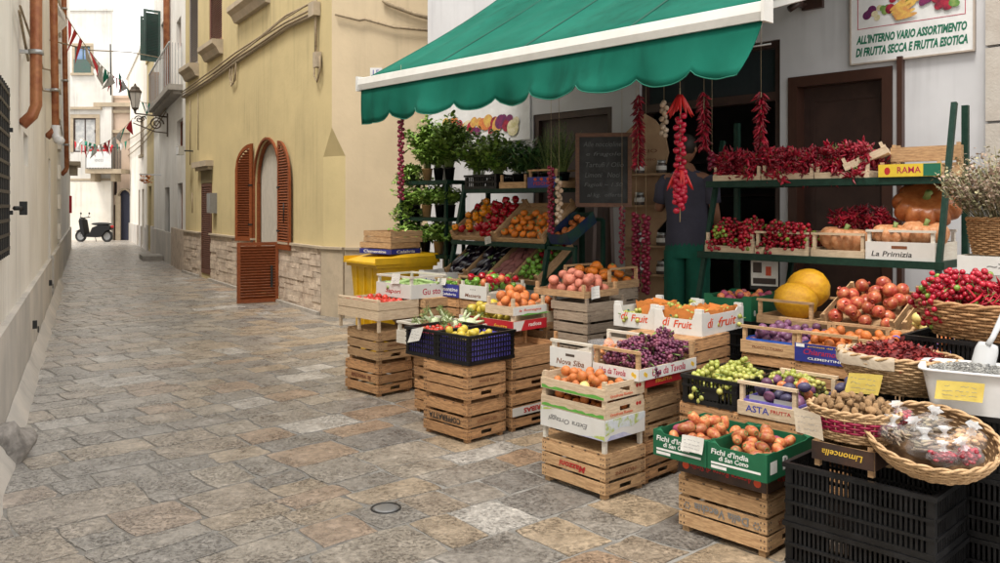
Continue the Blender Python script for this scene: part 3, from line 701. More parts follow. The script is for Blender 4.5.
# ochre house
o1=(fs(148.6),fs(151.5),.1,2.25)
oh=building('ochre_house',FW,sB,sA-.02,6.6,[o1],STUCCO_Y,'narrow ochre plastered house between two white houses')
window(oh,*o1,fm=STONE_T,gm=CURTAIN,mull=0,name='door')
m=MB(); m.box(sB+.01,fs(148.5),-.045,0,0,.9); m.box(fs(151.6),sA-.04,-.045,0,0,.9); m.build('plinth',STUCCO_G,oh)
# far white house
f1=(fs(138.5),fs(140),.1,2.2); f2=(fs(142),fs(144),.1,2.2); f3=(fs(141.5),fs(143.5),3.5,4.8)
fh=building('far_white_house',FW,.3,sB-.02,7.6,[f1,f2,f3],STUCCO_L,'cream plastered house at the far end of the row on the right')
for f_ in (f1,f2): window(fh,*f_,fm=STONE_T,gm=STONE_T,mull=0,name='door')
window(fh,*f3,mull=0); surround(fh,*f3,w=.1)
m=MB(); m.box(.32,fs(138.3),-.045,0,0,.8); m.box(fs(140.1),fs(141.9),-.045,0,0,.8); m.box(fs(144.1),sB-.05,-.045,0,0,.8); m.build('plinth',STUCCO_G,fh)
# cables sagging along these houses
m=MB()
for k,(ya,yb_) in enumerate(((150,108),(156,112),(140,104))):
    P=[]
    for i,px in enumerate((129,136,143,150,158,168)):
        t=(px-129)/39; py=ya+(yb_-ya)*t+5*math.sin(math.pi*t); s_,z_=FW.SZ(px,py); P.append(FW.at(s_,z_,.06))
    m.tube(P,.018,5)
tag(m.build('wall_cables',CABLE),'bundle of thin cables sagging along the far white and ochre house fronts','cables')
# stone step in front of the white house
s_=fs(163); st=empty('door_step',FW.at(s_,0,.0),FW.ang,'low stone doorstep at the foot of the white house','step'); m=MB(); m.box(-.7,.7,-.6,-.06,0,.14); m.build('step_slab',STONE_S,st)
# potted flowers bracket
s_,z_=FW.SZ(161,183); fl=empty('flower_basket',FW.at(s_,z_,.0),FW.ang,'orange flowers in a basket on a white bracket by the far doors','flowers')
m=MB(); m.bar((0,0,.25),(0,-.6,.25),.04); m.build('bracket',WHITEP,fl)
m=MB(); rn=random.Random(4)
for k in range(60): m.leaf((rn.uniform(-.14,.14),-.40+rn.uniform(-.16,.12),rn.uniform(-.02,.2)),(rn.uniform(-1,1),rn.uniform(-1,1),rn.uniform(-.3,1)),(0,0,1),.09,.07)
m.build('blossoms',mat('orange_blossom',(.75,.22,.02),.6,isl=.5),fl)
# street lantern on a scrolled bracket
s_,z_=FW.SZ(168,117); Lr=FW.at(s_,z_); ln=empty('street_lantern',Lr,FW.ang,'wrought iron street lantern on a scrolled wall bracket','street lamp')
m=MB(); D=2.1*0+ (Vector((cY(133,0,23.0).x,0,0))-Vector((Lr.x,0,0))).length
m.tube([(0,0,0),(0,-D,.06)],.02,8); m.tube([(0,0,-.45),(0,-.35,-.42),(0,-.9,-.2),(0,-D*.7,0)],.017,8); m.bar((0,-.01,.1),(0,-.01,-.55),.05)
def spiral(c,r0,turns,dirn=1,st=0):
    P=[]
    for k in range(int(turns*16)+1):
        t=k/16*2*math.pi; r=r0*(1-k/(turns*16)*.8); P.append((0,c[0]+dirn*r*math.cos(t+st),c[1]+r*math.sin(t+st)))
    return P
m.tube(spiral((-.3,-.2),.19,1.8),.018,6); m.tube(spiral((-.75,-.1),.11,1.5,-1),.015,6); m.tube(spiral((-D+.2,-.08),.08,1.3),.014,6)
m.build('scroll_bracket',BRONZE,ln)
m=MB(); m.m=T_((0,-D,.06))@Matrix.Scale(.78,4)@T_((0,D,-.06)); zb=.06; m.lathe([(.03,0),(.05,.12),(.11,.16),(.12,.2)],6,(0,-D,zb),smooth=False); 
for k in range(6):
    t=math.pi*2*k/6; m.bar((.12*math.cos(t),-D+.12*math.sin(t),zb+.2),(.22*math.cos(t),-D+.22*math.sin(t),zb+.74),.013)
m.lathe([(.24,.73),(.25,.77),(.17,.86),(.15,.92),(.06,.97),(.02,1.06),(0,1.07)],6,(0,-D,zb),smooth=False); m.build('lantern_frame',BRONZE,ln)
m=MB(); m.m=T_((0,-D,.06))@Matrix.Scale(.78,4)@T_((0,D,-.06)); m.lathe([(.115,.2),(.21,.74)],6,(0,-D,zb),smooth=False); m.build('lantern_glass',mat('frosted_lantern_glass',(.82,.76,.68),.4,var=.1),ln)

# --- building that closes the street ---
CW=Wall((-20.0,37.6),(-17.0,37.6))
def cs(px): return CW.S(px)
w1=(cs(75),cs(90.5),CW.SZ(80,73)[1],CW.SZ(80,46)[1]); w2=(cs(73.5),cs(96),CW.SZ(80,152)[1],CW.SZ(80,118)[1])
ch=building('end_house',CW,cs(62),cs(111.5),10.4,[w1,w2],mat('end_house_plaster',(.62,.60,.57),.9,(.56,.54,.50),.8,.06,bump=.2,bscale=12,streak=.3),'tall white house closing the end of the street behind the scooter',.16,dep=.1)
window(ch,*w1,y=.03,fm=SHUT_G,gm=GLASS_B); window(ch,*w2,y=.03,fm=BROWN_D,gm=CURTAIN); surround(ch,*w1,w=.12); surround(ch,*w2,w=.17,sill=False)
m=MB(); z0=w1[2]; m.box(w1[0]-.03,w1[1]+.03,-.06,-.03,z0,z0+.62); m.build('green_panel',SHUT_G,ch)
m=MB(); m.box(cs(69),cs(102),-.14,0,CW.SZ(80,109.5)[1],CW.SZ(80,107)[1]); m.box(cs(69),cs(111),-.06,0,CW.SZ(80,180.5)[1],CW.SZ(80,178.5)[1]); m.build('string_course',STONE_T,ch)
m=MB(); m.box(cs(69),cs(111.3),-.03,0,0,CW.SZ(80,181)[1]); m.build('beige_ground_floor',STUCCO_L,ch)
m=MB(); zb=CW.SZ(110,174)[1]; m.box(cs(95),cs(130),-.9,0,zb,zb+.2); m.box(cs(97),cs(101),-.6,0,zb-.35,zb); m.box(cs(117),cs(121),-.6,0,zb-.35,zb); m.build('balcony_slab',STONE_T,ch)
m=MB()
for k in range(24): x=cs(95.5)+(cs(129.5)-cs(95.5))*k/23; m.bar((x,-.86,zb+.2),(x,-.86,zb+1.15),.03)
m.bar((cs(95.5),-.86,zb+1.15),(cs(129.5),-.86,zb+1.15),.05); m.build('balcony_railing',IRON,ch)
bn=empty('balcony_banner',CW.at(cs(109),zb+.25,.95),0,'white printed banner with a red band hung on the far balcony rail','banner')
m=MB(); m.box(-.55,.55,-.01,.01,0,.82); m.build('banner_sheet',WHITEP,bn); m=MB(); m.box(-.55,.55,-.016,-.011,.72,.81); m.build('red_band',INK_RED,bn)
text(bn,'VENDESI',.4,.12,(0,-.0115,.32),'front',INK_GREY)
# pinkish house to its right with the arched alley
PW=Wall((cz(112,0,9).x,0),(1,0)) if False else Wall((-18.4,37.80),(-15.2,37.80))
def ps(px): return PW.S(px)
ar=(ps(118.5),ps(132),.0,PW.SZ(120,189)[1],True); nd=(ps(113.5),ps(116.5),.0,PW.SZ(115,205)[1]); nw=(ps(113.5),ps(117),PW.SZ(115,195)[1],PW.SZ(115,181)[1])
ph=building('pink_house',PW,0,3.2,PW.SZ(120,98)[1],[ar,nd,nw],STUCCO_P,'pinkish house with an arched passage and cornices at the street end')
for q in (nd,nw): window(ph,*q,fm=BROWN_D,mull=0)
m=MB(); m.box(ar[0]+.02,ar[1]-.02,.15,.19,0,ar[3]-.02); m.build('passage_shade',mat('dark_passage',(.05,.055,.09),.7),ph)  # flat dark sheet standing in for the shade of the open alley
m=MB(); m.box(0,3.2,-.25,0,PW.SZ(120,107)[1],PW.SZ(120,103)[1]); m.box(0,3.2,-.12,0,PW.SZ(120,113)[1],PW.SZ(120,110)[1]); m.box(0,3.2,-.15,0,PW.SZ(120,133)[1],PW.SZ(120,130)[1]); m.build('cornice',STONE_T,ph)
m=MB(); r_=(ar[1]-ar[0])/2; cx=(ar[0]+ar[1])/2; zc=ar[3]-r_
pts=[(ar[0],-.03,0)]+[(cx-r_*math.cos(math.pi*k/14),-.03,zc+r_*math.sin(math.pi*k/14)) for k in range(15)]
for p,q in zip(pts,pts[1:]): m.bar(p,q,.22,.08)
m.build('arch_moulding',STONE_T,ph)
# --- left side of the street ---
LW=Wall((-3.78+.498*4.38,2.0),(-3.78-.498*(30.5-6.38),30.5)); EL=LW.L
def ls(px): return LW.S(px)
lw1=(LW.S(-14),LW.S(1.5),LW.SZ(5,253)[1],LW.SZ(5,92)[1]); lb=(ls(23.5),ls(28),LW.SZ(26,166)[1],LW.SZ(26,134)[1])
lend=ls(57)
ld=(ls(48.5),ls(50.5),.05,2.35)
lh=building('cream_house',LW,-4,lend,6.7,[lw1,lb,ld],STUCCO_L,'long cream plastered house along the left side with three brown downpipes')
window(lh,*ld,fm=STUCCO_W,gm=GREYM,mull=0,name='side_door')
window(lh,*lb,y=.08,fm=STUCCO_W,gm=GREYM,mull=0,fw=.03,name='vent_niche')
window(lh,*lw1,y=.12,fm=IRON,mull=1)
# iron grille standing proud of the near window
m=MB(); a,b,z0,z1=lw1
for k in range(9): x=a+(b-a)*k/8; m.bar((x,-.04,z0),(x,-.04,z1),.02)
for k in range(12): z=z0+.05+(z1-z0-.1)*k/11; m.bar((a-.03,-.04,z),(b+.03,-.04,z),.022)
for z in (z0+.3,z1-.3): m.bar((b,-.07,z),(b,.02,z),.03)
m.build('window_grille',IRON,lh)
m=MB(); x=b+.05; m.tube([(x,-.08,LW.SZ(9,208)[1]),(x+.25,-.12,LW.SZ(9,208)[1])],.018,6); m.cbox((x+.2,-.12,LW.SZ(9,208)[1]),(.05,.05,.1)); m.build('grille_latch',IRON,lh)
# dado and cement base
m=MB(); m.box(-4,ld[0]-.05,-.05,0,0,.76); m.box(ld[1]+.05,lend,-.05,0,0,.76); m.build('grey_dado',STUCCO_G,lh)
m=MB(); rn=random.Random(8); x=-3.9; P=[]
while x<lend-.3:
    P.append(x); x+=.16
m.smooth=True
prof=[(-.003,.15),(-.02,.13),(-.05,.07),(-.09,.015),(-.10,-.03)]
vs=[]; 
for i,x in enumerate(P):
    k=1+.35*noise.noise(Vector((x*1.6,0,0)))+.2*noise.noise(Vector((x*5,3,0)))
    for (y,z) in prof: vs.append((x,-.05+y*k,z*k if z>0 else z))
n=len(prof); m.add(vs,[(i*n+j,i*n+j+1,(i+1)*n+j+1,(i+1)*n+j) for i in range(len(P)-1) for j in range(n-1)],True)
m.build('cement_skirting',STUCCO_G,lh)
# downpipes
def pipe(px0,py0,px1,py1,r,label):
    s0,z0=LW.SZ(px0,py0); s1,z1=LW.SZ(px1,py1)
    o=empty('downpipe',LW.at(s1,z1),LW.ang,label,'downpipe',None)
    m=MB(); P=[(s0-s1,-.13,max(z0-z1,4)),(0,-.13,.12),(.0,-.10,.03),(-.02,-.02,-.06)]
    m.tube(P,r,14); m.build('pipe',PIPE,o)
    m=MB()
    for z in (.6,1.9,3.2):
        t=min(1,z/max(z0-z1,4)); x=(s0-s1)*t; m.lathe([(r+.004,-.02),(r+.014,-.02),(r+.014,.02),(r+.004,.02)],14,(x,-.13,z)); m.box(x-.02,x+.02,-.13+r,0,z-.015,z+.015)
    m.build('pipe_bracket',GALV,o); return o
pipe(19,0,19.5,118,.05,'thick brown downpipe nearest the barred window on the cream house')
o=pipe(38,0,45.5,133,.05,'leaning brown downpipe with a white elbow on the cream house')
m=MB(); m.tube([(0,-.13,.12),(0,-.13,-.02),(-.1,-.16,-.1),(-.25,-.2,-.12)],.06,12); m.build('white_elbow',WHITEP,o)
pipe(55.5,0,60.5,172,.05,'thin brown downpipe at the far end of the cream house')
m=MB()
P=[LW.at(*LW.SZ(px,py),.05) for px,py in ((12,10),(22,60),(30,35),(38,68),(47,70),(50,95),(58,128))]; m.tube(P,.012,5)
P=[LW.at(*LW.SZ(px,py),.05) for px,py in ((13,5),(28,45),(38,90),(50,92),(60,135))]; m.tube(P,.010,5)
tag(m.build('wall_cables',CABLE),'thin cables looping between the brown downpipes on the left wall','cables')
# small cement outlet / iron ring low on the wall
for px,py in ((27,325),(45,283)):
    s_,z_=LW.SZ(px,py); o=empty('iron_ring',LW.at(s_,z_,.05),LW.ang,'small dark iron ring low on the grey dado'+(' nearest the camera' if px==27 else ' further up the street'),'ring')
    m=MB(); m.cbox((0,-.02,0),(.05,.04,.08)); m.tube([(.03*math.cos(t*.6),-.05,-.05+.03*math.sin(t*.6)) for t in range(11)],.006,5,closed=True,cap=False); m.build('ring',IRON,o)
# far white house on the left, stepping out a little
lf=building('far_left_house',LW,lend+.02,EL,9.6,[],STUCCO_W,'white house with stone quoins at the far end of the left side')
m=MB()
for k in range(14): z=.9+k*.62; m.box(lend+.3,lend+.3+(.5 if k%2 else .34)*2,-.05,0,z,z+.30)
m.build('quoins',STUCCO_L,lf)
m=MB(); m.box(lend+.05,EL-.05,-.045,0,0,.8); m.build('plinth',STUCCO_G,lf)
m=MB(); zb=LW.SZ(66,158)[1]; m.box(EL-2.2,EL-.1,-.35,0,zb,zb+.14); m.box(EL-2.0,EL-.3,-.25,0,zb-.3,zb); m.build('stone_balcony_corbel',STONE_T,lf)
m=MB(); z_=LW.SZ(65,206)[1]; m.box(EL-2.0,EL-1.7,-.08,0,z_-.25,z_+.35); m.build('red_sign_box',CARD_R,lf)
# weathered lump of stone at the foot of the near left wall
m=MB()
def lump(p,th,ph):
    k=1+.35*noise.noise(Vector((p.x*1.8,p.y*1.8,p.z*1.8)))+.12*noise.noise(Vector((p.x*6,p.y*6,p.z*6))); return p*k
c=cz(2,462,0); m.ell((0,0,0),(.26,.34,.20),28,18,lump); o=m.build('guard_stone',mat('pitted_white_stone',(.34,.31,.28),.9,(.17,.155,.14),9,.4,bump=1,bscale=20)); o.location=(c.x-.10,c.y-.02,.03); tag(o,'rough pitted guard stone at the foot of the near left wall','stone')

# --- scooter parked at the end ---
def scooter():
    c=cz(94,241.8,0); o=empty('scooter',(c.x,c.y,0),R(-8),'black motor scooter parked side-on at the end of the street','scooter')
    for x in (-.62,.62):
        m=MB(); 
        m.tube([(x+.21*math.cos(t*math.pi/12),0,.25+.21*math.sin(t*math.pi/12)) for t in range(24)],.055,8,closed=True,cap=False); w=m.build('wheel',RUBBER,o)
        mm=MB(); mm.m=T_((x,0,.25))@Matrix.Rotation(R(90),4,'X'); mm.lathe([(0,.03),(.05,.035),(.15,.02),(.17,.03),(.17,-.03),(.05,-.035),(0,-.03)],16); mm.build('rim',GREYM,w)
    m=MB(); m.prism([(.85,.55),(.75,.72),(.3,.74),(.0,.62),(-.12,.38),(-.4,.30),(-.45,.22),(.2,.2),(.45,.28),(.62,.48)],-.14,.14); m.build('body',SCOOT,o)
    m=MB(); m.ell((.35,0,.78),(.48,.15,.07)); m.build('seat',RUBBER,o)
    m=MB(); m.prism([(-.40,.25),(-.32,.30),(-.44,.95),(-.56,1.02),(-.60,.9),(-.52,.45)],-.19,.19); m.build('front_shield',SCOOT,o)
    m=MB(); m.tube([(-.62,0,.25),(-.5,0,.9),(-.46,0,1.05)],.035); m.tube([(-.42,-.33,1.07),(-.5,0,1.04),(-.42,.33,1.07)],.022); m.build('handlebar',RUBBER,o)
    m=MB(); m.ell((-.6,0,.98),(.07,.1,.08)); m.build('headlight',GLASS_D,o)
    for y in (-.26,.26):
        m=MB(); m.tube([(-.45,y,1.07),(-.42,y*1.1,1.2)],.01); m.ell((-.42,y*1.1,1.24),(.02,.06,.045)); m.build('mirror',IRON,o)
    m=MB(); m.ell((.86,0,.66),(.05,.1,.06)); m.build('tail_light',INK_RED,o)
    m=MB(); m.prism([(-.86,.44),(-.6,.56),(-.38,.40),(-.6,.5)],-.07,.07); m.build('front_mudguard',SCOOT,o)
    m=MB(); m.tube([(.1,.16,.3),(.5,.17,.28),(.75,.17,.38)],.05); m.build('exhaust',GREYM,o)
    m=MB(); m.tube([(.05,0,.25),(.0,.15,.02)],.015); m.build('kickstand',IRON,o)
scooter()
# bunting lines across the street
def bunting(p,q,sag,n,label,seed,size=.26):
    p=Vector(p);q=Vector(q); rn=random.Random(seed)
    o=empty('bunting_line',p,0,label,'bunting','bunting strung over the street'); 
    def pt(t): v=(q-p)*t; v.z-=sag*4*t*(1-t); return v
    m=MB(); m.tube([pt(k/20) for k in range(21)],.008,4); m.build('cord',TWINE,o)
    for k in range(n):
        a=pt((k+.2)/n); b=pt((k+.75)/n); mid=(a+b)/2; s_=size*rn.uniform(.7,1.2)
        tip=mid+Vector((rn.uniform(-.4,.4)*s_,rn.uniform(-.5,.5)*s_,-s_))
        side=mid+Vector((rn.uniform(-.1,.1),rn.uniform(-.15,.15),-s_*.5))
        m=MB(); m.add([a,b,tip,side],[(0,3,2),(3,1,2),(0,1,3)],False); m.build('pennant',(FR,FG,FWh)[rn.choice([0,0,1,2])],o)
FR=mat('red_pennant_cloth',(.55,.02,.03),.8,isl=.3); FG=mat('green_pennant_cloth',(.02,.25,.17),.8,isl=.3); FWh=mat('white_pennant_cloth',(.7,.68,.66),.8,isl=.2)
bunting(cY(52,-8,12.0),cY(122,80,24),.25,17,'red, green and white bunting descending from the left wall towards the lantern',1,.42)
bunting(cY(118,70,24),cY(155,100,25),.4,10,'short tangle of bunting behind the street lantern',2,.45)
bunting(cY(74,140,34),cY(133,118,24),.5,14,'bunting crossing in front of the far curtained window',3,.42)
bunting(cY(80,138,35),cY(128,140,34),.25,11,'bunting above the white balcony banner',4,.45)
m=MB(); m.tube([cY(50,40,12),cY(90,50,18),cY(130,52,22),cY(168,59,23)],.012,4); tag(m.build('overhead_wire',CABLE),'single thin wire strung across the street below the roofs','wire')
m=MB(); m.tube([cY(110.5,44,34),cY(111,95,34)],.03,5); tag(m.build('antenna_mast',IRON),'thin rooftop antenna mast beside the end house','antenna')
# ================================================================ THE GREENGROCER'S SHOP FRONT
SW=Wall((-.93,10.74),(-.93+.694*8,10.74-.72*8))
def ss(px): return SW.S(px)
op_win=(ss(533),ss(612),.9,2.62); op_door=(ss(640),ss(780),.0,3.05); op_sh=(ss(789),ss(893),.0,2.70)
sh=empty('shop_building',SW.at(0),SW.ang,'white painted shop front with dark doorway and brown roller door behind the fruit stall','building')
m=skin(-.01,8.2,-.1,6.5,[op_win,op_door,op_sh],.22)
m.box(-.01,.01,.003,4,-.1,6.49); m.box(-.05,8.2,-.06,5,6.52,6.65)
m.build('wall',PANEL_W,sh)
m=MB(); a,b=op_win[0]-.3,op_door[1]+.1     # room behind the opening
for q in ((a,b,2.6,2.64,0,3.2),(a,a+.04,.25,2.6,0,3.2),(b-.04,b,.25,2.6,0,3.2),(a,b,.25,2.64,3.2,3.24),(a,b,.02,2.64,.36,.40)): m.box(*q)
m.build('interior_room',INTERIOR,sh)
m=MB(); m.box(op_door[0]-.1,op_door[1]+.1,-.42,.0,0,.2); m.box(op_door[0]-.1,op_door[1]+.1,-.22,.3,.2,.395); m.build('entrance_steps',STONE_S,sh)
# window with closed brown blind, door transom, roller door
m=MB(); a,b,z0,z1=op_win; m.box(a+.07,b-.07,.08,.10,z0,z1-.07); m.build('window_blind',mat('dark_brown_blind',(.09,.065,.06),.6,var=.2),sh)
m=MB(); m.box(a,a+.07,.02,.14,z0,z1); m.box(b-.07,b,.02,.14,z0,z1); m.box(a+.07,b-.07,.02,.14,z1-.07,z1); m.box(a-.03,b+.03,-.06,.14,z0-.06,z0); m.build('window_frame',BROWN_D,sh)
a,b,z0,z1=op_door; m=MB(); m.box(a,a+.06,.03,.15,z0,z1); m.box(b-.06,b,.03,.15,z0,z1); m.box(a+.06,b-.06,.03,.15,2.52,2.60); m.box(a+.06,b-.06,.03,.15,z1-.06,z1); m.build('door_frame',BROWN_D,sh)
m=MB(); m.box(a+.06,b-.06,.08,.1,2.60,z1-.06); m.build('transom_pane',GLASS_D,sh)
a,b,z0,z1=op_sh; m=MB(); 
m.box(a+.08,b-.08,.12,.14,0,2.62)
for q in ((a+.14,b-.14,.16,.20),(a+.14,b-.14,2.48,2.52),(a+.14,a+.18,.20,2.48),(b-.18,b-.14,.20,2.48)): m.box(q[0],q[1],.112,.12,q[2],q[3])
m.build('roller_door',BROWN_D,sh)
m=MB(); m.box(a,a+.08,-.02,.16,z0,z1); m.box(b-.08,b,-.02,.16,z0,z1); m.box(a+.08,b-.08,-.02,.16,z1-.09,z1); m.box(b+.05,b+.09,-.06,0,z0,z1+.06); m.build('roller_door_frame',mat('brown_varnished_frame',(.055,.022,.014),.4,var=.2),sh)
# stone edge at the right, rounded upper mouldings
m=MB(); a=ss(988); 
for k in range(12): m.box(a,8.2,-.06,0,.01+k*.55,.54+k*.55)
m.build('stone_pier',mat('smooth_pier_stone',(.52,.48,.43),.8,(.46,.41,.36),3,.12,bump=.3),sh)
m=MB(); s_,z_=SW.SZ(806,6); m.tube([(s_,-.02,z_),(s_,-.14,z_),(s_-.05,-.2,z_-.05)],.03,8); m.box(s_-.02,s_+.16,-.04,0,z_-.04,z_+.06); m.build('awning_motor_bracket',BROWN_D,sh)
# left upper panel with printed fruit poster
s0,zt=SW.SZ(430,92); s1,_=SW.SZ(534,0); zb=SW.SZ(480,143)[1]; zt=SW.SZ(480,60)[1]
po=empty('fruit_poster',SW.at((s0+s1)/2,zb),SW.ang,'white board printed with fruit and vegetables above the herb pots','poster')
W_=(s1-s0)*.95; m=MB(); m.box(-W_/2,W_/2,-.02,-.003,0,zt-zb); m.build('board',WHITEP,po)
rn=random.Random(21)
cols=[mat('print_'+n_,a_,.5,b_,18,.3) for n_,a_,b_ in (('red',(.42,.02,.05),(.16,.01,.03)),('yellow',(.68,.46,.10),(.55,.25,.08)),('plum',(.20,.02,.10),(.09,.02,.09)),('orange',(.66,.24,.06),(.5,.1,.05)),('green',(.10,.24,.05),(.25,.35,.1)),('cream',(.72,.64,.45),(.55,.5,.25)))]
def discs(parent,pts,y0=-.022):
    "flat printed fruit shapes: list of (x,z,rx,rz,colour,rot)"
    for ci in range(len(cols)):
        m=MB()
        for i,(x,z,rx,rz,c,ro) in enumerate(pts):
            if c!=ci: continue
            yy=y0-.0004*i
            P=[(x+rx*math.cos(t*math.pi/9)*math.cos(ro)-rz*math.sin(t*math.pi/9)*math.sin(ro),yy,z+rx*math.cos(t*math.pi/9)*math.sin(ro)+rz*math.sin(t*math.pi/9)*math.cos(ro)) for t in range(18)]
            m.add(P,[tuple(range(18))],False)
        if m.v: m.build('printed_fruit',cols[ci],parent)
pts=[]
for k in range(26):
    x=-W_*.36+W_*.74*k/25; z=.10+.13*abs(math.sin(k*1.3))+.05*rn.random(); r=rn.uniform(.05,.10)
    pts.append((x,z,r,r*rn.uniform(.7,1),rn.choice([0,1,1,2,3,5,0]),rn.uniform(0,1)))
discs(po,pts)
# sign board with lettering
s0,zb=SW.SZ(853,62); s1,_=SW.SZ(974.5,0); w=s1-s0; h=.82
sg=empty('shop_sign',SW.at((s0+s1)/2,zb-.02),SW.ang,'white wall sign with a heap of fruit and green Italian lettering at the top right','sign')
m=MB(); m.box(-w/2,w/2,-.03,-.002,0,h); m.build('sign_board',WHITEP,sg)
m=MB(); t=.012; i=.05
for q in ((-w/2+i,w/2-i,.27,.275),(-w/2+i,-w/2+i+.005,.275,h-.04),(w/2-i-.005,w/2-i,.275,h-.04)): m.box(q[0],q[1],-.0315,-.029,q[2],q[3])
m.build('thin_pink_border',INK_PINK,sg)
m=MB()
for q in ((-w/2-.01,w/2+.01,-.012,.0),(-w/2-.012,-w/2,0,h),(w/2,w/2+.012,0,h)): m.box(q[0],q[1],-.036,-.001,q[2],q[3])
m.build('sign_frame',mat('beige_sign_frame',(.45,.38,.32),.6),sg)
text(sg,"ALL'INTERNO VARIO ASSORTIMENTO",w*.91,.072,(0,-.0305,.185),'front',INK_GREEN,shear=.25,bold=.045)
text(sg,"DI FRUTTA SECCA E FRUTTA ESOTICA",w*.92,.072,(0,-.0305,.085),'front',INK_GREEN,shear=.25,bold=.045)
pts=[]; rn=random.Random(5)
for k in range(34):
    t=k/33; x=-w*.36+w*.74*t; z=.36+.09*rn.random()+.05*math.cos((t-.5)*5); r=rn.uniform(.022,.04)
    pts.append((x,z,r,r*rn.uniform(.8,1),[2,5,4,0,5,4,1,2,2,0,0,4][k*12//34],rn.random()))
for k in range(5): pts.append((-.02-.012*k,.32+.026*k,.085,.017,1,.15+.1*k))
discs(sg,pts,-.0315)
m=MB(); a=SW.SZ(940,0)
# ---------------------------------------------------------------- awning
PITCH=math.atan2(1.12,1.8); 
AL=Vector((-1.315,7.964,2.77)); ALEN=4.17; PROJ=2.2; RISE=PROJ*1.12/1.8
aw=empty('awning',AL,ANG,'green canvas awning with white front bar and scalloped valance over the stall','awning')
m=MB(); nu,nv=44,12; vs=[]
for j in range(nv+1):
    for i in range(nu+1):
        u=i/nu; v=j/nv; sag=-.05*math.sin(math.pi*v)*(.6+.4*math.sin(u*9+.7)**2)-.02*math.sin(u*23+v*3)*math.sin(math.pi*v)-.01*math.sin(u*51-v*4)*math.sin(math.pi*v)
        vs.append((u*ALEN,v*PROJ,v*RISE+sag+.03))
m.add(vs,[(j*(nu+1)+i,j*(nu+1)+i+1,(j+1)*(nu+1)+i+1,(j+1)*(nu+1)+i) for j in range(nv) for i in range(nu)],True)
cv=m.build('canvas',AWN,aw)
md=cv.modifiers.new('thick','SOLIDIFY'); md.thickness=.004
for xs_ in (1.04,2.09,3.13):      # stitched seams between the widths of canvas
    i_=round(xs_/ALEN*nu); sm_=MB(); P_=[vs[j*(nu+1)+i_] for j in range(nv+1)]
    for a_,b_ in zip(P_,P_[1:]): a_=Vector(a_)+Vector((0,0,.003)); b_=Vector(b_)+Vector((0,0,.003)); sm_.add([a_-Vector((.014,0,0)),a_+Vector((.014,0,0)),b_+Vector((.014,0,0)),b_-Vector((.014,0,0)),a_-Vector((.014,0,.004)),b_-Vector((.014,0,.004))],[(0,1,2,3),(4,0,3,5)],False)
    sm_.build('canvas_seam',mat('seam_canvas%d'%i_,(.004,.07,.048),.9),aw)
m=MB(); m.prism([(-.04,-.07),(-.055,-.02),(-.045,.04),(.0,.055),(.04,.04),(.04,-.07)],-.01,ALEN+.015,'yz'); m.build('front_bar',AWN_BAR,aw)
m=MB(); m.box(-.03,-.01,-.065,.045,-.08,.06); m.box(ALEN+.015,ALEN+.035,-.065,.045,-.08,.06); m.build('bar_end_cap',AWN_BAR,aw)
# valance: scalloped strip hanging below the bar, swaying slightly
m=MB(); ns=9; NU=ns*14; rows=6; vs=[]
for i in range(NU+1):
    u=i/NU; t=(u*ns*1.0)%1; sc_=math.sin(math.pi*t)
    dep=.25+.075*sc_**.6 if u*ns>.35 else .325
    if u*ns>ns-.5: dep=.325
    for j in range(rows+1):
        v=j/rows; x=u*ALEN; sway=(.05*math.sin(u*17)+.03*math.sin(u*41+1)+.012*math.sin(u*97))*v*v
        shx=-.0
        if u>.97: shx=-(u-.97)/.03*.09*v
        m_x=x+shx; vs.append((m_x,-.02-.02*v+sway-.05*v*v*u,-.07-dep*v))
m.add(vs,[(i*(rows+1)+j,i*(rows+1)+j+1,(i+1)*(rows+1)+j+1,(i+1)*(rows+1)+j) for i in range(NU) for j in range(rows)],True)
va=m.build('valance',AWN,aw); md=va.modifiers.new('thick','SOLIDIFY'); md.thickness=.004
m=MB(); P=[vs[i*(rows+1)+rows] for i in range(NU+1)]; m.tube(P,.004,5); m.build('valance_hem',mat('green_hem_piping',(.012,.16,.11),.8),aw)
m=MB()
for x in (.5,ALEN-.45):
    m.bar((x,.0,-.02),(x+.75,1.05,.35),.045); m.bar((x+.75,1.05,.35),(x+.1,PROJ-.05,RISE-.2),.05)
m.build('folding_arm',AWN_BAR,aw)
m=MB(); m.box(-.05,ALEN+.05,PROJ-.1,PROJ+.0,RISE-.05,RISE+.14); m.build('wall_cassette',AWN_BAR,aw)
m=MB(); m.tube([(.4,.45,.12),(ALEN-.75,.45,.12)],.008,6); m.tube([(1.3,1.25,.05),(ALEN-.62,1.25,.05)],.008,6)
for x in (.5,ALEN-.8): m.tube([(x,.45,.12),(x,.45,.20)],.006,5); m.tube([(x,.0,-.01),(x,.45,.12)],.008,5)
for x in (1.4,ALEN-.7): m.tube([(x,1.25,.05),(x,1.25,.66)],.006,5)
m.build('hanging_rod',GALV,aw)
def under(px,py,lx_off):
    "point under the awning at depth lx_off behind the front bar seen at this pixel"
    o=AL+B_*lx_off; k=(px-500)/F_; t=(k*o.y-o.x)/(A_.x-k*A_.y); q=o+A_*t; return Vector((q.x,q.y,1.6-(py-205)/F_*q.y))

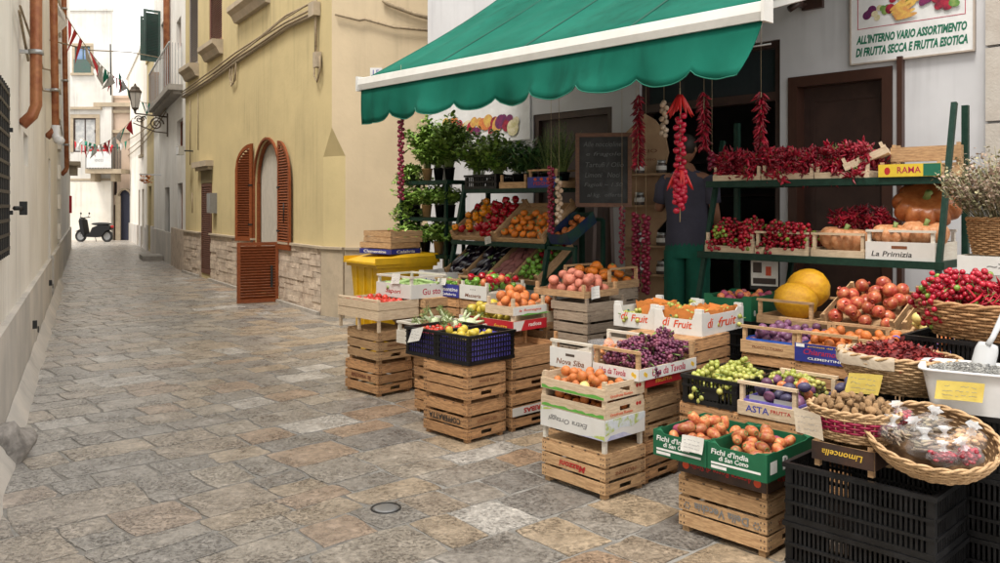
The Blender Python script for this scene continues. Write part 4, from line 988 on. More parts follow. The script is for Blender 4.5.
# ================================================================ CRATE BUILDERS (root at base centre, x along the shop front, y towards the shop)
def root_at(name,corner,La,Lb,label,cat,rot=0,group=None,tilt=0):
    a=ANG+rot; ax=Vector((math.cos(a),math.sin(a),0)); by=Vector((-ax.y,ax.x,0))
    c=Vector(corner)-ax*La/2+by*Lb/2*(math.cos(tilt)); c.z+=math.sin(tilt)*Lb/2
    o=empty(name,c,a,label,cat,group,tilt=tilt); o['_d']=0; del o['_d']; return o
RND=random.Random(77)
def slat_hole(m,axis,p,a,b,z0,z1,th,hw=.055,hh=.5):
    "board with a hand hole: axis x or y, p plane position"
    c=(a+b)/2; h=z1-z0; q0=z0+h*(.5-hh/2); q1=z0+h*(.5+hh/2)
    def bx(u0,u1,w0,w1):
        if axis=='x': m.box(u0,u1,p,p+th,w0,w1)
        else: m.box(p,p+th,u0,u1,w0,w1)
    bx(a,b,z0,q0); bx(a,b,q1,z1); bx(a,c-hw,q0,q1); bx(c+hw,b,q0,q1)
def wood_crate(corner,La,Lb,H,label,rot=0,mt=None,txt=None,etxt=None,rim_top=True,group='slatted wooden fruit crates'):
    "deep slatted crate, standing upside down: three boards a side, closed top, corner blocks as feet"
    mt=mt or RND.choice([W_WARM,W_WARM,W_MID]); o=root_at('wooden_crate',corner,La,Lb,label,'crate',rot,group); t=.009; x,y=La/2,Lb/2; f=.030
    n=3; gap=.015; hh=(H-f-.012-gap*(n-1))/n
    zs=[f+k*(hh+gap) for k in range(n)]
    for sgn in (-1,1):
        m=MB()
        for k,z in enumerate(zs):
            j=RND.uniform(-.0035,.0035); p=sgn*y-(t if sgn>0 else 0)+RND.uniform(-.0015,.0015)
            m.box(-x,x,p,p+t,z+j,z+hh+j)
        m.build('side_boards',mt,o)
        m=MB()
        for k,z in enumerate(zs):
            j=RND.uniform(-.0035,.0035); p=sgn*x-(t if sgn>0 else 0)+RND.uniform(-.0015,.0015)
            if k==0: slat_hole(m,'y',p,-y+t+.001,y-t-.001,z+j,z+hh+j,t,.05,.42)
            else: m.box(p,p+t,-y+t+.001,y-t-.001,z+j,z+hh+j)
        m.build('end_boards',mt,o)
    for sx in (-1,1):
        for sy in (-1,1):
            m=MB(); cx=sx*(x-.0285-t*.3); cy=sy*(y-.0285-t*.3); m.box(cx-.018,cx+.018,cy-.018,cy+.018,0,H-.012); m.build('corner_post',mt,o)
    m=MB(); nb=5; w=(Lb-.004)/nb
    for k in range(nb): m.box(-x+.002,x-.002,-y+.002+k*w+.003,-y+.002+(k+1)*w-.003,H-.010-RND.uniform(0,.001),H)
    m.build('base_boards',mt,o)
    m=MB()
    for sx in (-1,1):
        for z in zs:
            for dz in (.25,.75):
                for dx in (.012,.03): m.cbox((sx*(x-dx),-y-.001,z+hh*dz),(.005,.003,.007)); m.cbox((x+.001,sx*(y-dx-.004),z+hh*dz),(.003,.005,.007))
    for k in range(5): m.cbox((-x+La*(k+.5)/5,-y+.0005,H-.003),(.012,.006,.004))
    m.build('nails',NAIL,o)
    if txt:
        s,w,c,sh_=txt; text(o,s,w*La,hh*.62,(0.0,-y-.003,zs[1]+hh/2),'front',c,flip=True,bold=.02,shear=sh_)
    if etxt:
        s,w,c=etxt; text(o,s,w*Lb,hh*.34,(x+.003,0,zs[1]+hh/2),'right',c,flip=True)
    return o
def tray(corner,La,Lb,H,label,rot=0,mt=None,foot=0,fs_=((0,.07),),es=((0,.07),),rail='',tilt=0,lining=None,bed=0,hole=True,group='shallow wooden fruit trays',post=.022,panel=None,epanel=None,cat='tray'):
    mt=mt or W_PALE; o=root_at('fruit_tray',corner,La,Lb,label,cat,rot,group,tilt); x,y=La/2,Lb/2; t=.007
    for sgn in (-1,1):
        m=MB()
        for z0,z1 in fs_:
            p=sgn*y-(t if sgn>0 else 0); m.box(-x,x,p,p+t,foot+z0,foot+z1)
        if 'f' in rail: p=sgn*(y-.010); m.box(-x,x,p-.010,p+.010,H-.016,H)
        m.build('side_slats',mt,o); m=MB()
        for z0,z1 in es:
            p=sgn*x-(t if sgn>0 else 0)
            if hole and z1-z0>.075: slat_hole(m,'y',p,-y+t+.001,y-t-.001,foot+z0,foot+z1,t,.045,.30)
            else: m.box(p,p+t,-y+t+.001,y-t-.001,foot+z0,foot+z1)
        if 'e' in rail: p=sgn*(x-.010); m.box(p-.010,p+.010,-y+.021,y-.021,H-.017,H-.001)
        m.build('end_slats',mt,o)
    for sx in (-1,1):
        for sy in (-1,1):
            cx=sx*(x-t-post/2-.001); cy=sy*(y-t-post/2-.001); m=MB(); m.box(cx-post/2,cx+post/2,cy-post/2,cy+post/2,0,H-(.0175 if rail else 0)); m.build('corner_post',mt,o)
    m=MB(); m.box(-x+t+.001,x-t-.001,-y+t+.001,y-t-.001,foot+.002,foot+.009+bed); m.build('base_board',mt,o)
    if lining:
        m=MB(); h0=foot+.012; h1=foot+fs_[-1][1]+.012; a,b=x-.012,y-.012
        for q in ((-a,a,-b,-b+.003),(-a,a,b-.003,b),(-a,-a+.003,-b+.003,b-.003),(a-.003,a,-b+.003,b-.003)): m.box(*q,h0,h1)
        m.box(-a,a,-b,b,h0-.002,h0); m.build('lining',lining,o)
    if panel:
        pm,z0,z1,txts=panel; m=MB(); m.box(-x+.001,x-.001,-y-.004,-y-.0005,foot+z0,foot+z1); p=m.build('printed_panel',pm,o)
        for (s,cx,cz_,w,h,c,sh_,fl) in txts: text(o,s,w,h,(cx,-y-.0042,foot+cz_),'front',c,shear=sh_,flip=fl,bold=.01)
    if epanel:
        pm,z0,z1,txts=epanel; m=MB(); m.box(x+.0005,x+.004,-y+.001,y-.001,foot+z0,foot+z1); p=m.build('printed_panel',pm,o)
        for (s,cx,cz_,w,h,c,sh_,fl) in txts: text(o,s,w,h,(x+.0042,cx,foot+cz_),'right',c,shear=sh_,flip=fl,bold=.01)
    return o
def note(parent,x,y,z,w=.1,h=.07,mt=None,face='front',tw=.08,curl=.015,lab=None):
    "hand written price note, a slightly curled sheet"
    m=MB(); n=6; vs=[]
    for i in range(n+1):
        for j in range(5):
            u=i/n-.5; v=j/4-.5; vs.append((u*w+v*tw*w,-.004-curl*(u*u*2+.6*(.5-v)**2),v*h+u*tw*h))
    m.add(vs,[(i*5+j,(i+1)*5+j,(i+1)*5+j+1,i*5+j+1) for i in range(n) for j in range(4)],True)
    o=m.build('price_note',mt or PAPER,parent); 
    F={'front':Matrix.Identity(4),'right':RZ(R(90)),'left':RZ(R(-90))}[face]; o.matrix_local=T_((x,y,z))@F
    mk=MB(); rn=random.Random(int(x*1000+z*777)+5)
    for r_ in range(3):
        P=[]; 
        for k in range(14): P.append((-w*.36+w*.72*k/13,-.012-curl*.55,h*(.25-.24*r_)+rn.uniform(-1,1)*h*.045))
        for a_,b_ in zip(P,P[1:]):
            if rn.random()<.7: mk.tube([a_,b_],.0011,3)
    mm=mk.build('handwriting',INK_GREY,parent); mm.matrix_local=T_((x,y,z))@F
    return o
def plastic_crate(corner,La,Lb,H,label,rot=0,mt=None,liner=None,bars=.03,ribs=(.5,),group='black plastic crates',name='plastic_crate',solid=True,bed=0):
    mt=mt or BLACKP; o=root_at(name,corner,La,Lb,label,'crate',rot,group); x,y=La/2,Lb/2; t=.006; co=.028
    m=MB()
    for z0,z1,pr in ((H-.020,H,.009),(0,.026,.002)):
        m.box(-x-pr,x+pr,-y-pr,-y+.012,z0,z1); m.box(-x-pr,x+pr,y-.012,y+pr,z0,z1); m.box(-x-pr,-x+.012,-y+.012,y-.012,z0,z1); m.box(x-.012,x+pr,-y+.012,y-.012,z0,z1)
    m.build('rim',mt,o)
    for (ax_,L,p,s_) in (('x',La,-y,1),('x',La,y,-1),('y',Lb,x,-1),('y',Lb,-x,1)):
        m=MB()
        def bx(u0,u1,d0,d1,z0,z1):
            a_,b_=sorted((p+s_*d0,p+s_*d1))
            if ax_=='x': m.box(u0,u1,a_,b_,z0,z1)
            else: m.box(a_,b_,u0,u1,z0,z1)
        h=L/2-(0 if ax_=='x' else .013)
        n=max(3,int(L/bars)); bw=.0026 if liner else .005
        for k in range(n+1):
            u=-L/2+co+(L-2*co)*k/n; bx(u-bw,u+bw,.002,.002+t,.026,H-.022)
        for r_ in ribs: bx(-h,h,-.006,.008,H*r_-bw*1.3,H*r_+bw*1.3)
        q=L*.17; bx(-q,q,.0005,.0075,H*.22,H*.62) if L<.5 and solid else None
        m.build('side_grille',mt,o)
    m=MB()
    for sx in (-1,1):
        for sy in (-1,1):
            a0=sx*x; b0=sy*y; m.box(*sorted((a0-sx*.001,a0-sx*co)),*sorted((b0-sy*.001,b0-sy*co)),.026,H-.022)
    m.build('corner_posts',mt,o)
    m=MB(); m.box(-x+.017,x-.017,-y+.017,y-.017,.004,.012+bed); m.build('crate_floor',liner or mt,o)
    if liner:
        m=MB(); a,b=x-.014,y-.014
        for q in ((-a,a,-b,-b+.002),(-a,a,b-.002,b),(-a,-a+.002,-b+.002,b-.002),(a-.002,a,-b+.002,b-.002)): m.box(*q,.014,H-.03)
        m.box(-a,a,-b,b,.013,.015); m.build('liner',liner,o)
    return o
def carton(corner,La,Lb,H,label,rot=0,mt=None,cut=.35,flare=.015,txts=(),etxts=(),group='cardboard fruit boxes',tabs=False,inner=None):
    "open cardboard fruit box with raised corners and lower cut sides"
    mt=mt or CARD_G; o=root_at('cardboard_box',corner,La,Lb,label,'box',rot,group); x,y=La/2,Lb/2; t=.005
    def side(L,cutd):
        h=L/2; c=H*cutd; e=h*.30
        return [(-h,0),(h,0),(h,H),(h-e,H),(h-e-.02,H-c),(-h+e+.02,H-c),(-h+e,H),(-h,H)]
    for s_ in (-1,1):
        m=MB(); P=side(La,cut); m.prism(P,s_*y-(t if s_>0 else 0),s_*y+(0 if s_>0 else t)); m.build('side_wall',mt,o)
        m=MB(); P=side(Lb-2*t-.002,cut*.4); a,b=(x-t,x) if s_>0 else (-x,-x+t); m.prism(P,a,b,'yz'); m.build('end_wall',mt,o)
    m=MB(); m.box(-x+t+.001,x-t-.001,-y+t+.001,y-t-.001,.001,.006); m.build('bottom',inner or CARD_K,o)
    m=MB()
    for sx in (-1,1):
        for sy in (-1,1):
            m.prism([(sx*(x-t-.001),sy*(y-t-.001)),(sx*(x-t-.05),sy*(y-t-.001)),(sx*(x-t-.001),sy*(y-t-.05))],.007,H-.004,'xy')
            if tabs: m.box(*sorted((sx*x*.99,sx*(x-.055))),*sorted((sy*y*.985,sy*(y-.03))),H-.002,H+.022)
    m.build('corner_gussets',mt,o)
    for (s,cx,cz_,w,h,c,sh_) in txts: text(o,s,w,h,(cx,-y-.0004,cz_),'front',c,shear=sh_,bold=.015)
    for (s,cx,cz_,w,h,c,sh_) in etxts: text(o,s,w,h,(x+.0004,cx,cz_),'right',c,shear=sh_,bold=.015)
    return o

# ================================================================ PRODUCE
def mesh_of(build_fn,mats,name):
    m=MB(); build_fn(m); o=m.build(name,mats); me=o.data; bpy.data.objects.remove(o); return me
def pr(name,mats,fn): return mesh_of(fn,mats,name)
def crease(p,th,ph,d=.10): 
    k=1-d*math.exp(-((th-math.pi)**2)*9)*math.sin(ph); r=Vector(p)*k
    return r
def dimple(p,th,ph,top=.22):
    q=Vector(p); 
    if q.z>.6: q.z-=top*((q.z-.6)/.4)**2
    if q.z<-.75: q.z+=.1
    return q
def fruit_peach(m): m.ell((0,0,0),(1,1,.94),16,11,lambda p,t,f: crease(dimple(p,t,f,.2),t,f)); m.k=1; m.tube([(0,0,.72),(.02,0,.82)],.06,5)
def fruit_round(m): m.ell((0,0,0),(1,1,.93),16,11,lambda p,t,f: dimple(p,t,f,.12)); m.k=1; m.ell((0,0,.80),(.1,.1,.05),6,4)
def fruit_plum(m): m.ell((0,0,0),(.88,.88,1.12),14,9,lambda p,t,f: crease(p,t,f,.06)); m.k=1; m.tube([(0,0,1.0),(.03,0,1.2)],.035,4)
def fruit_apple(m): m.ell((0,0,0),(1,1,.9),16,11,lambda p,t,f: dimple(p,t,f,.3)); m.k=1; m.tube([(0,0,.55),(.05,0,.95)],.04,4)
def fruit_pome(m): m.ell((0,0,0),(1,1,.93),16,11,lambda p,t,f: Vector(p)*(1+.03*math.cos(6*t)*math.sin(f))); m.lathe([(.34,.82),(.20,1.02),(.30,1.22),(.22,1.18),(.12,1.0),(0,.95)],9)
def fruit_pear(m): m.ell((0,0,0),(1,1,1),16,12,lambda p,t,f: Vector((p.x*(1-.28*max(0,p.z)),p.y*(1-.28*max(0,p.z)),p.z*(1.12 if p.z>0 else .9)))); m.k=1; m.tube([(0,0,1.0),(.1,0,1.35)],.05,4)
def fruit_persim(m): m.ell((0,0,0),(1,1,.85),16,11); m.k=1; [m.leaf((0,0,.84),(math.cos(k*1.57),math.sin(k*1.57),.05),(0,0,1),.5,.35) for k in range(4)]
def fruit_pepper(m): m.ell((0,0,0),(.85,.85,1),16,11,lambda p,t,f: dimple(Vector(p)*(1+.11*math.cos(4*t)*math.sin(f)),t,f,.4)); m.k=1; m.tube([(0,0,.55),(.08,.05,1.1)],[.16,.10],6)
def fruit_long(m): m.ell((0,0,0),(1.9,.8,.8),16,10,lambda p,t,f: Vector((p.x,p.y+.12*p.x*p.x,p.z+.1*p.x*p.x)))
def fruit_sweet(m):
    m.tube([(-2.2,0,0),(-1.8,.05,0),(-1,.2,.05),(0,.1,.1),(1,-.15,0),(1.8,-.1,0),(2.3,.1,0)],[.08,.35,.78,.95,.8,.4,.07],10)
def fruit_prick(m):
    m.ell((0,0,0),(.84,.84,1.42),16,11,lambda p,t,f: dimple(Vector((p.x*(1+.12*p.z),p.y*(1+.12*p.z),p.z)),t,f,.18)); m.k=1; 
    m.lathe([(.36,1.20),(.30,1.26),(.26,1.15),(0,1.1)],8)
def fruit_zuc(m):
    m.tube([(-3.2,.1,0),(-3,.1,0),(-1.5,.05,0),(0,.0,0),(1.5,.1,0),(2.9,.3,0),(3.1,.3,0)],[.3,.6,.72,.75,.75,.7,.3],10); m.k=1; m.tube([(3.0,.3,0),(3.7,.35,.05)],[.42,.25],6)
def fruit_egg(m):
    m.tube([(-3.0,0,0),(-2.8,0,0),(-2,0,0),(-.8,.02,0),(.6,.06,0),(1.8,.12,0),(2.5,.15,0),(2.7,.16,0)],[.15,.72,1.12,1.2,1.0,.78,.6,.3],14)
    m.k=1; m.tube([(2.45,.15,0),(2.8,.16,0),(3.5,.25,.1)],[.66,.35,.18],8)
    for k in range(5):
        t=k*1.256; m.leaf((2.6,.15+.55*math.cos(t),.55*math.sin(t)),(-1,.22*math.cos(t),.22*math.sin(t)),(0,math.cos(t),math.sin(t)),1.3,.7,.1)
def fruit_melon(m): m.ell((0,0,0),(1.22,1,1),28,18,lambda p,t,f: Vector(p)*(1+.022*math.cos(10*math.atan2(p.z,p.y))+.03*noise.noise(Vector(p)*3)))
def fruit_pumpkin(m):
    def fn(p,t,f): 
        r=1-.19*(abs(math.cos(5.5*t))**5)*math.sin(f)**.6; q=Vector((p.x*r,p.y*r,p.z)); 
        if q.z>.5: q.z-=.5*((q.z-.5)/.5)**2
        if q.z<-.6: q.z+=.3*((-q.z-.6)/.4)**2
        return q*(1+.03*noise.noise(Vector(p)*2))
    m.ell((0,0,0),(1.2,1.2,.86),66,18,fn); m.k=1; m.tube([(0,0,.30),(.02,.02,.55),(.1,.05,.75)],[.20,.11,.14],7)
def fruit_fennel(m):
    m.ell((0,0,0),(1,.75,1),14,9); rn=random.Random(2)
    for k in range(5): a=rn.uniform(-.6,.6); m.tube([(a*.5,0,.7),(a,.1,1.6),(a*1.3,.15,2.3)],[.32,.2,.12],7)
    m.k=1
    for k in range(60): a=rn.uniform(-.9,.9); m.leaf((a,rn.uniform(-.3,.4),rn.uniform(1.8,2.6)),(rn.uniform(-1,1),rn.uniform(-1,1),rn.uniform(0,1)),(0,0,1),.8,.12)
def pod(m,p,d,L,r,curl,n=5,rn=random):
    p=Vector(p); d=Vector(d).normalized(); s=d.orthogonal().normalized(); P=[];Rr=[]
    rot=Matrix.Rotation(rn.uniform(0,6.28),3,d); s=rot@s
    for k in range(5):
        t=k/4; P.append(p+d*L*t+s*curl*L*t*t); Rr.append(r*(.7,1,.9,.6,.12)[k])
    m.tube(P,Rr,n)
def chili_clump(seed,n,R_,L,r,up=.2):
    def fn(m):
        rn=random.Random(seed)
        for k in range(n):
            a=rn.uniform(0,6.28); q=R_*math.sqrt(rn.random()); p=(q*math.cos(a),q*math.sin(a),rn.uniform(-.3,.6)*R_)
            pod(m,p,(rn.uniform(-1,1),rn.uniform(-1,1),rn.uniform(-.6,.9)+up),L*rn.uniform(.6,1.2),r*rn.uniform(.7,1.2),rn.uniform(-.4,.4),4 if r<.008 else 6,rn)
        m.k=1
        for k in range(n//6): a=rn.uniform(0,6.28); q=R_*rn.random(); m.tube([(q*math.cos(a),q*math.sin(a),.3*R_),(q*math.cos(a)+rn.uniform(-.02,.02),q*math.sin(a),.3*R_+L*.7)],.0018,3)
    return fn
def tomato_clump(seed,n,R_,r,green):
    def fn(m):
        rn=random.Random(seed); pts=[]
        for k in range(n*6):
            a=rn.uniform(0,6.28); q=R_*math.sqrt(rn.random()); p=Vector((q*math.cos(a),q*math.sin(a),rn.uniform(-.5,.7)*R_))
            if all((p-o).length>r*1.75 for o in pts): pts.append(p)
            if len(pts)>=n: break
        for p in pts:
            m.k=1 if rn.random()<green else 0; m.ell(p,(r*rn.uniform(.85,1.05),)*3,9,6)
        m.k=2
        for k in range(n//3):
            p=rn.choice(pts); m.tube([(0,0,R_*.2),p*.5+Vector((0,0,R_*.4)),p+Vector((0,0,r))],.0022,4)
        for k in range(n//5): p=rn.choice(pts); m.leaf(p+Vector((0,0,r)),(rn.uniform(-1,1),rn.uniform(-1,1),.4),(0,0,1),.025,.016)
    return fn
def grape_bunch(seed,n,r,L,W):
    def fn(m):
        rn=random.Random(seed); pts=[]
        for k in range(n*25):
            t=rn.random(); a=rn.uniform(0,6.28); ww=W*(1-.65*t)*rn.uniform(.55,1); p=Vector((L*(t-.5),ww*math.cos(a),ww*.75*math.sin(a)))
            if all((p-o).length>r*1.6 for o in pts): pts.append(p)
            if len(pts)>=n: break
        for p in pts: m.ell(p,(r*rn.uniform(.9,1.15),r*.95,r*.95),8,6)
        m.k=1; m.tube([(-L*.75,0,.02),(-L*.5,0,.015),(0,0,0),(L*.35,0,0)],[.004,.003,.0025,.001],5)
        for k in range(6): p=rn.choice(pts); m.tube([(p.x-.01,0,0),p],.0012,3)
    return fn
FR_={}
def F(key,mats,fn): FR_[key]=pr(key,mats,fn)
F('peach',[F_PEACH,F_CALYX],fruit_peach); F('pale_peach',[F_PEACHL,F_CALYX],fruit_peach)
F('orange',[F_ORANGE,F_CALYX],fruit_round); F('mandarin',[F_MAND,F_CALYX],fruit_round); F('plum',[F_PLUM,F_STEM],fruit_plum); F('dark_plum',[F_PLUMD,F_STEM],fruit_plum)
F('apple',[F_APPLE,F_STEM],fruit_apple); F('pomegranate',[F_ONION],fruit_pome); F('yellow_pear',[F_PEAR,F_STEM],fruit_pear); F('quince',[F_QUIN,F_STEM],fruit_pear)
F('persimmon',[F_ORANGE,F_CALYX],fruit_persim); F('tomato',[F_TOM,F_CALYX],fruit_persim); F('red_pepper',[F_PEPR,F_STEM],fruit_pepper); F('orange_pepper',[F_PEPY,F_STEM],fruit_pepper)
F('green_pepper',[F_PEPG,F_STEM],fruit_pepper); F('sweet_potato',[F_SWEET],fruit_sweet); F('aubergine',[F_EGG,F_CALYX],fruit_egg); F('courgette',[F_ZUC,F_STEM],fruit_zuc)
F('prickly_pear',[F_PRICK,F_CALYX],fruit_prick); F('purple_prickly_pear',[F_PRICKP,F_CALYX],fruit_prick); F('fennel_bulb',[F_FENNEL,F_STEM],fruit_fennel)
F('melon',[F_MELON],fruit_melon); F('pumpkin',[F_PUMP,F_STEM],fruit_pumpkin); F('dark_pumpkin',[F_PUMPD,F_STEM],fruit_pumpkin)
def fruit_nut(m): m.ell((0,0,0),(1.2,.85,.7),12,8,lambda p,t,f: Vector(p)*(1+.35*noise.noise(Vector(p)*1.9)))
F('walnut',[F_NUT],fruit_nut)
for s_ in range(3):
    F('dried_chilies%d'%s_,[F_CHILID,F_STEM],chili_clump(s_+1,70,.055,.05,.009))
    F('cherry_tomatoes%d'%s_,[F_CHERRYT,F_GREENT,F_STEM],tomato_clump(s_+5,24,.058,.0155,.06 if s_!=1 else .45))
    F('grapes_red%d'%s_,[F_GRAPE_R,F_STEM],grape_bunch(s_+3,46,.0115,.14,.050))
    F('grapes_green%d'%s_,[F_GRAPE_G,F_STEM],grape_bunch(s_+9,30,.0175,.15,.058))
    F('fresh_chilies%d'%s_,[F_CHILI,F_STEM],chili_clump(s_+15,36,.06,.07,.0065,.0))
def place(key,M,p,rot,scale,label,cat,group,name=None):
    o=bpy.data.objects.new(name or key.rstrip('0123456789'),FR_[key]); COL.objects.link(o)
    o.matrix_world=M@T_(p)@rot.to_matrix().to_4x4()@Matrix.Diagonal((scale*RND.uniform(.92,1.07),scale*RND.uniform(.92,1.07),scale*RND.uniform(.90,1.08),1)); tag(o,label,cat,group); return o
def pile(o,box,z0,keys,r,n,mound,label,cat,group,seed=0,elong=1,upright=.0,ell=False,lie=False,rr=.16,sq=1.0,name=None,weights=None,scale=None,yaw=None):
    "drop fruit one by one into the tray's local frame; mound(x,y) caps the heap"
    rn=random.Random(seed+991); M=mw(o); x0,x1,y0,y1=box; placed=[]; miss=0
    while len(placed)<n and miss<25:
        best=None
        for t in range(26):
            x=rn.uniform(x0+r,x1-r); y=rn.uniform(y0+r,y1-r)
            if ell:
                cx,cy=(x0+x1)/2,(y0+y1)/2
                if ((x-cx)/((x1-x0)/2-r*.6))**2+((y-cy)/((y1-y0)/2-r*.6))**2>1: continue
            z=z0+r*sq
            for (a,b,c,q) in placed:
                d2=(x-a)**2+(y-b)**2; s=(q+r)*.95
                if d2<s*s: z=max(z,c+math.sqrt(s*s-d2)*sq)
            if z+r*.5>mound(x,y)+z0: continue
            if best is None or z<best[2]: best=(x,y,z)
        if best is None: miss+=1; continue
        placed.append((*best,r))
    for (x,y,z,q) in placed:
        if lie: e=Euler((rn.uniform(0,6.28),rn.uniform(-.25,.25),(yaw if yaw is not None else 0)+rn.uniform(-.5,.5) if yaw is not None else rn.uniform(0,6.28)),'XYZ')
        elif upright: e=Euler((rn.uniform(-upright,upright),rn.uniform(-upright,upright),rn.uniform(0,6.28)))
        else: e=Euler((rn.uniform(-1.7,1.7),rn.uniform(-1.7,1.7),rn.uniform(0,6.28)))
        k=rn.choices(keys,weights)[0] if isinstance(keys,list) else keys
        place(k,M,(x,y,z),e,(scale or r)*rn.uniform(1-rr,1+rr*.4),label,cat,group,name)
    return placed
def flat(h): return lambda x,y: h
def dome(h,cx,cy,rx,ry,edge): return lambda x,y: edge+(h-edge)*max(0,1-((x-cx)/rx)**2-((y-cy)/ry)**2)

# baskets of woven cane
def basket(center,rx,ry,H,label,rz=ANG,tilt=0,tilty=0,rows=9,stakes=26,taper=.78,mt=None,rim=2,band=None,rod=None):
    mt=mt or WICKER; o=empty('wicker_basket',center,rz,label,'basket','wicker baskets',tilt=tilt,tilty=tilty)
    def rr(v): return taper+(1-taper)*math.sin(v*math.pi/2)
    rod=rod or H/rows*.48
    m=MB(); mb2=MB()
    for k in range(rows):
        v=(k+.5)/rows; P=[]; N=stakes*4
        for i in range(N):
            t=2*math.pi*i/N; w=math.sin(t*stakes/2+math.pi*k)*rod*.85
            P.append(((rx*rr(v)+w)*math.cos(t),(ry*rr(v)+w)*math.sin(t),v*H))
        (mb2 if band and band[0]<=v<=band[1] else m).tube(P,rod,6,closed=True,cap=False)
    m.build('woven_side',mt,o)
    if mb2.v: mb2.build('coloured_band',BURG,o)
    m=MB()
    for k in range(stakes):
        t=2*math.pi*(k+.5)/stakes; m.tube([(rx*rr(v)*math.cos(t),ry*rr(v)*math.sin(t),v*H) for v in (0,.33,.66,1)],rod*.7,5)
    m.build('stakes',mt,o)
    m=MB()
    for s_ in range(rim):
        P=[]; N=120
        for i in range(N):
            t=2*math.pi*i/N; a=i*2*math.pi*12/N+s_*2*math.pi/rim; q=rod*1.3
            P.append(((rx+q*math.cos(a))*math.cos(t),(ry+q*math.cos(a))*math.sin(t),H+q*math.sin(a)))
        m.tube(P,rod*1.25,6,closed=True,cap=False)
    m.build('rim',mt,o)
    m=MB(); m.lathe([(0,.004),(rr(0)*.97,.004)]+[(rr(v)-rod*1.4/rx,v*H) for v in (.05,.25,.5,.75,.97)],40,sx=rx,sy=ry); m.build('lining',WICKER_D,o)
    return o
# ================================================================ THE STALL, stack by stack
LC=[0]
def stack(corner,La,Lb,Hs,labels,rot=0,mt=None,txts=None,etx=None):
    z=corner[2]
    for k,H in enumerate(Hs):
        c=Vector((corner[0],corner[1],z)); wood_crate(c,La,Lb,H,labels[k],rot+RND.uniform(-.035,.035),mt,(txts or {}).get(k),(etx or {}).get(k)); z+=H+.001
    return z
def rel(C,a,b,z=0): q=Vector(C)+A_*a+B_*b; return Vector((q.x,q.y,z))
# A : two dark crates with the tomato tray, furthest up the street
CA=cz(378,398,0)
zA=stack(CA,.47,.36,[.272,.272],['lower of the two crates at the street-side end of the stall, under the tomato tray','upper of the two crates at the street-side end, right below the tomato tray'],
   txts={0:('la vecchia',.6,INK_BROWN,.2)},etx={1:('ortofrutta',.5,INK_BROWN)})
tA=tray(rel(CA,.06,-.04,zA),.60,.42,.27,'pale slatted tray of red tomatoes at the far left of the stall',foot=.10,fs_=((0,.075),(.083,.15)),es=((0,.075),(.083,.15)),rail='f',mt=W_PALE,hole=False,bed=.075)
m=MB(); m.box(-.011,.011,-.205,-.183,.0,.25); m.build('corner_post',W_PALE,tA)
pile(tA,(-.28,.28,-.19,.19),.188,'tomato',.034,70,flat(.075),'red tomato in the pale slatted tray at the far left end','tomato','red tomatoes in the far left tray',1)
# A2 : behind it, with courgettes on top
CA2=rel(CA,.12,.40)
zA2=stack(CA2,.47,.36,[.265]*3,['bottom crate of the stack under the courgettes','middle crate of the stack under the courgettes','top crate of the stack under the courgettes'])
tZ=tray(rel(CA2,-.06,-.10,zA2),.50,.40,.19,'white printed tray of pale green courgettes beside the yellow bin',mt=W_WHITE,fs_=((0,.12),),es=((0,.12),),rail='fe',bed=.06,
   panel=(CARD_W,.0,.12,[('Sapori',.0,.05,.22,.05,INK_RED,.2,False)]),epanel=(CARD_W,0,.12,[('Gu sto',.02,.055,.20,.055,INK_PINK,0,False)]))
note(tZ,.05,-.20,.165,.12,.09)
pile(tZ,(-.22,.22,-.17,.17),.072,'courgette',.026,34,flat(.16),'pale green courgette in the white tray beside the yellow bin','courgette','courgettes in the white tray',2,lie=True,yaw=.9,scale=.027)
# yellow wheelie bin with two empty crates on its lid
def bin_():
    c=cY(392,240,8.75); o=empty('wheelie_bin',(c.x,c.y,0),ANG+R(-6),'yellow plastic wheelie bin with two wooden crates on its lid','bin')
    m=MB(); w,d=.29,.33
    m.add([(-w*.82,-d*.78,.08),(w*.82,-d*.78,.08),(w*.82,d*.8,.08),(-w*.82,d*.8,.08),(-w,-d,.98),(w,-d,.98),(w,d,.98),(-w,d,.98)],[(0,3,2,1),(4,5,6,7),(0,1,5,4),(1,2,6,5),(2,3,7,6),(3,0,4,7)],False)
    for k in range(3): x=-.16+.16*k; m.box(x-.01,x+.01,-d-.004,-d+.05,.3,.97)
    b=m.build('bin_body',YELLOW,o)
    m=MB(); m.box(-w-.03,w+.03,-d-.035,d+.03,.965,1.0); m.build('bin_rim',YELLOW,o)
    m=MB(); vs=[]; n=8
    for i in range(n+1):
        t=i/n; y=-d-.06+(2*d+.11)*t; z=1.02+.075*math.sin(min(1,t*1.6)*math.pi/2)
        for x in (-w-.045,-w-.01,0,w+.01,w+.045): vs.append((x,y,z-(.028 if abs(x)>w+.02 else 0)))
    m.add(vs,[(i*5+j,i*5+j+1,(i+1)*5+j+1,(i+1)*5+j) for i in range(n) for j in range(4)],True)
    m.box(-w-.045,w+.045,-d-.065,-d-.055,1.0,1.022); m.box(-w-.048,-w-.043,-d-.06,d+.05,1.0,1.065); m.box(w+.043,w+.048,-d-.06,d+.05,1.0,1.065)
    m.box(-w-.04,w+.04,-d-.055,d+.045,1.001,1.018)
    m.build('bin_lid',YELLOW,o)
    for x in (-w-.02,w+.02):
        m=MB(); m.m=T_((x,d-.03,.1))@Matrix.Rotation(R(90),4,'Y'); m.lathe([(0,-.03),(.1,-.03),(.1,.03),(0,.03)],20); m.build('wheel',RUBBER,o)
    m=MB(); m.tube([(-w,d+.06,1.02),(w,d+.06,1.02)],.016,8); m.build('handle',YELLOW,o); return o
bn_=bin_(); bc=Vector(bn_.location)
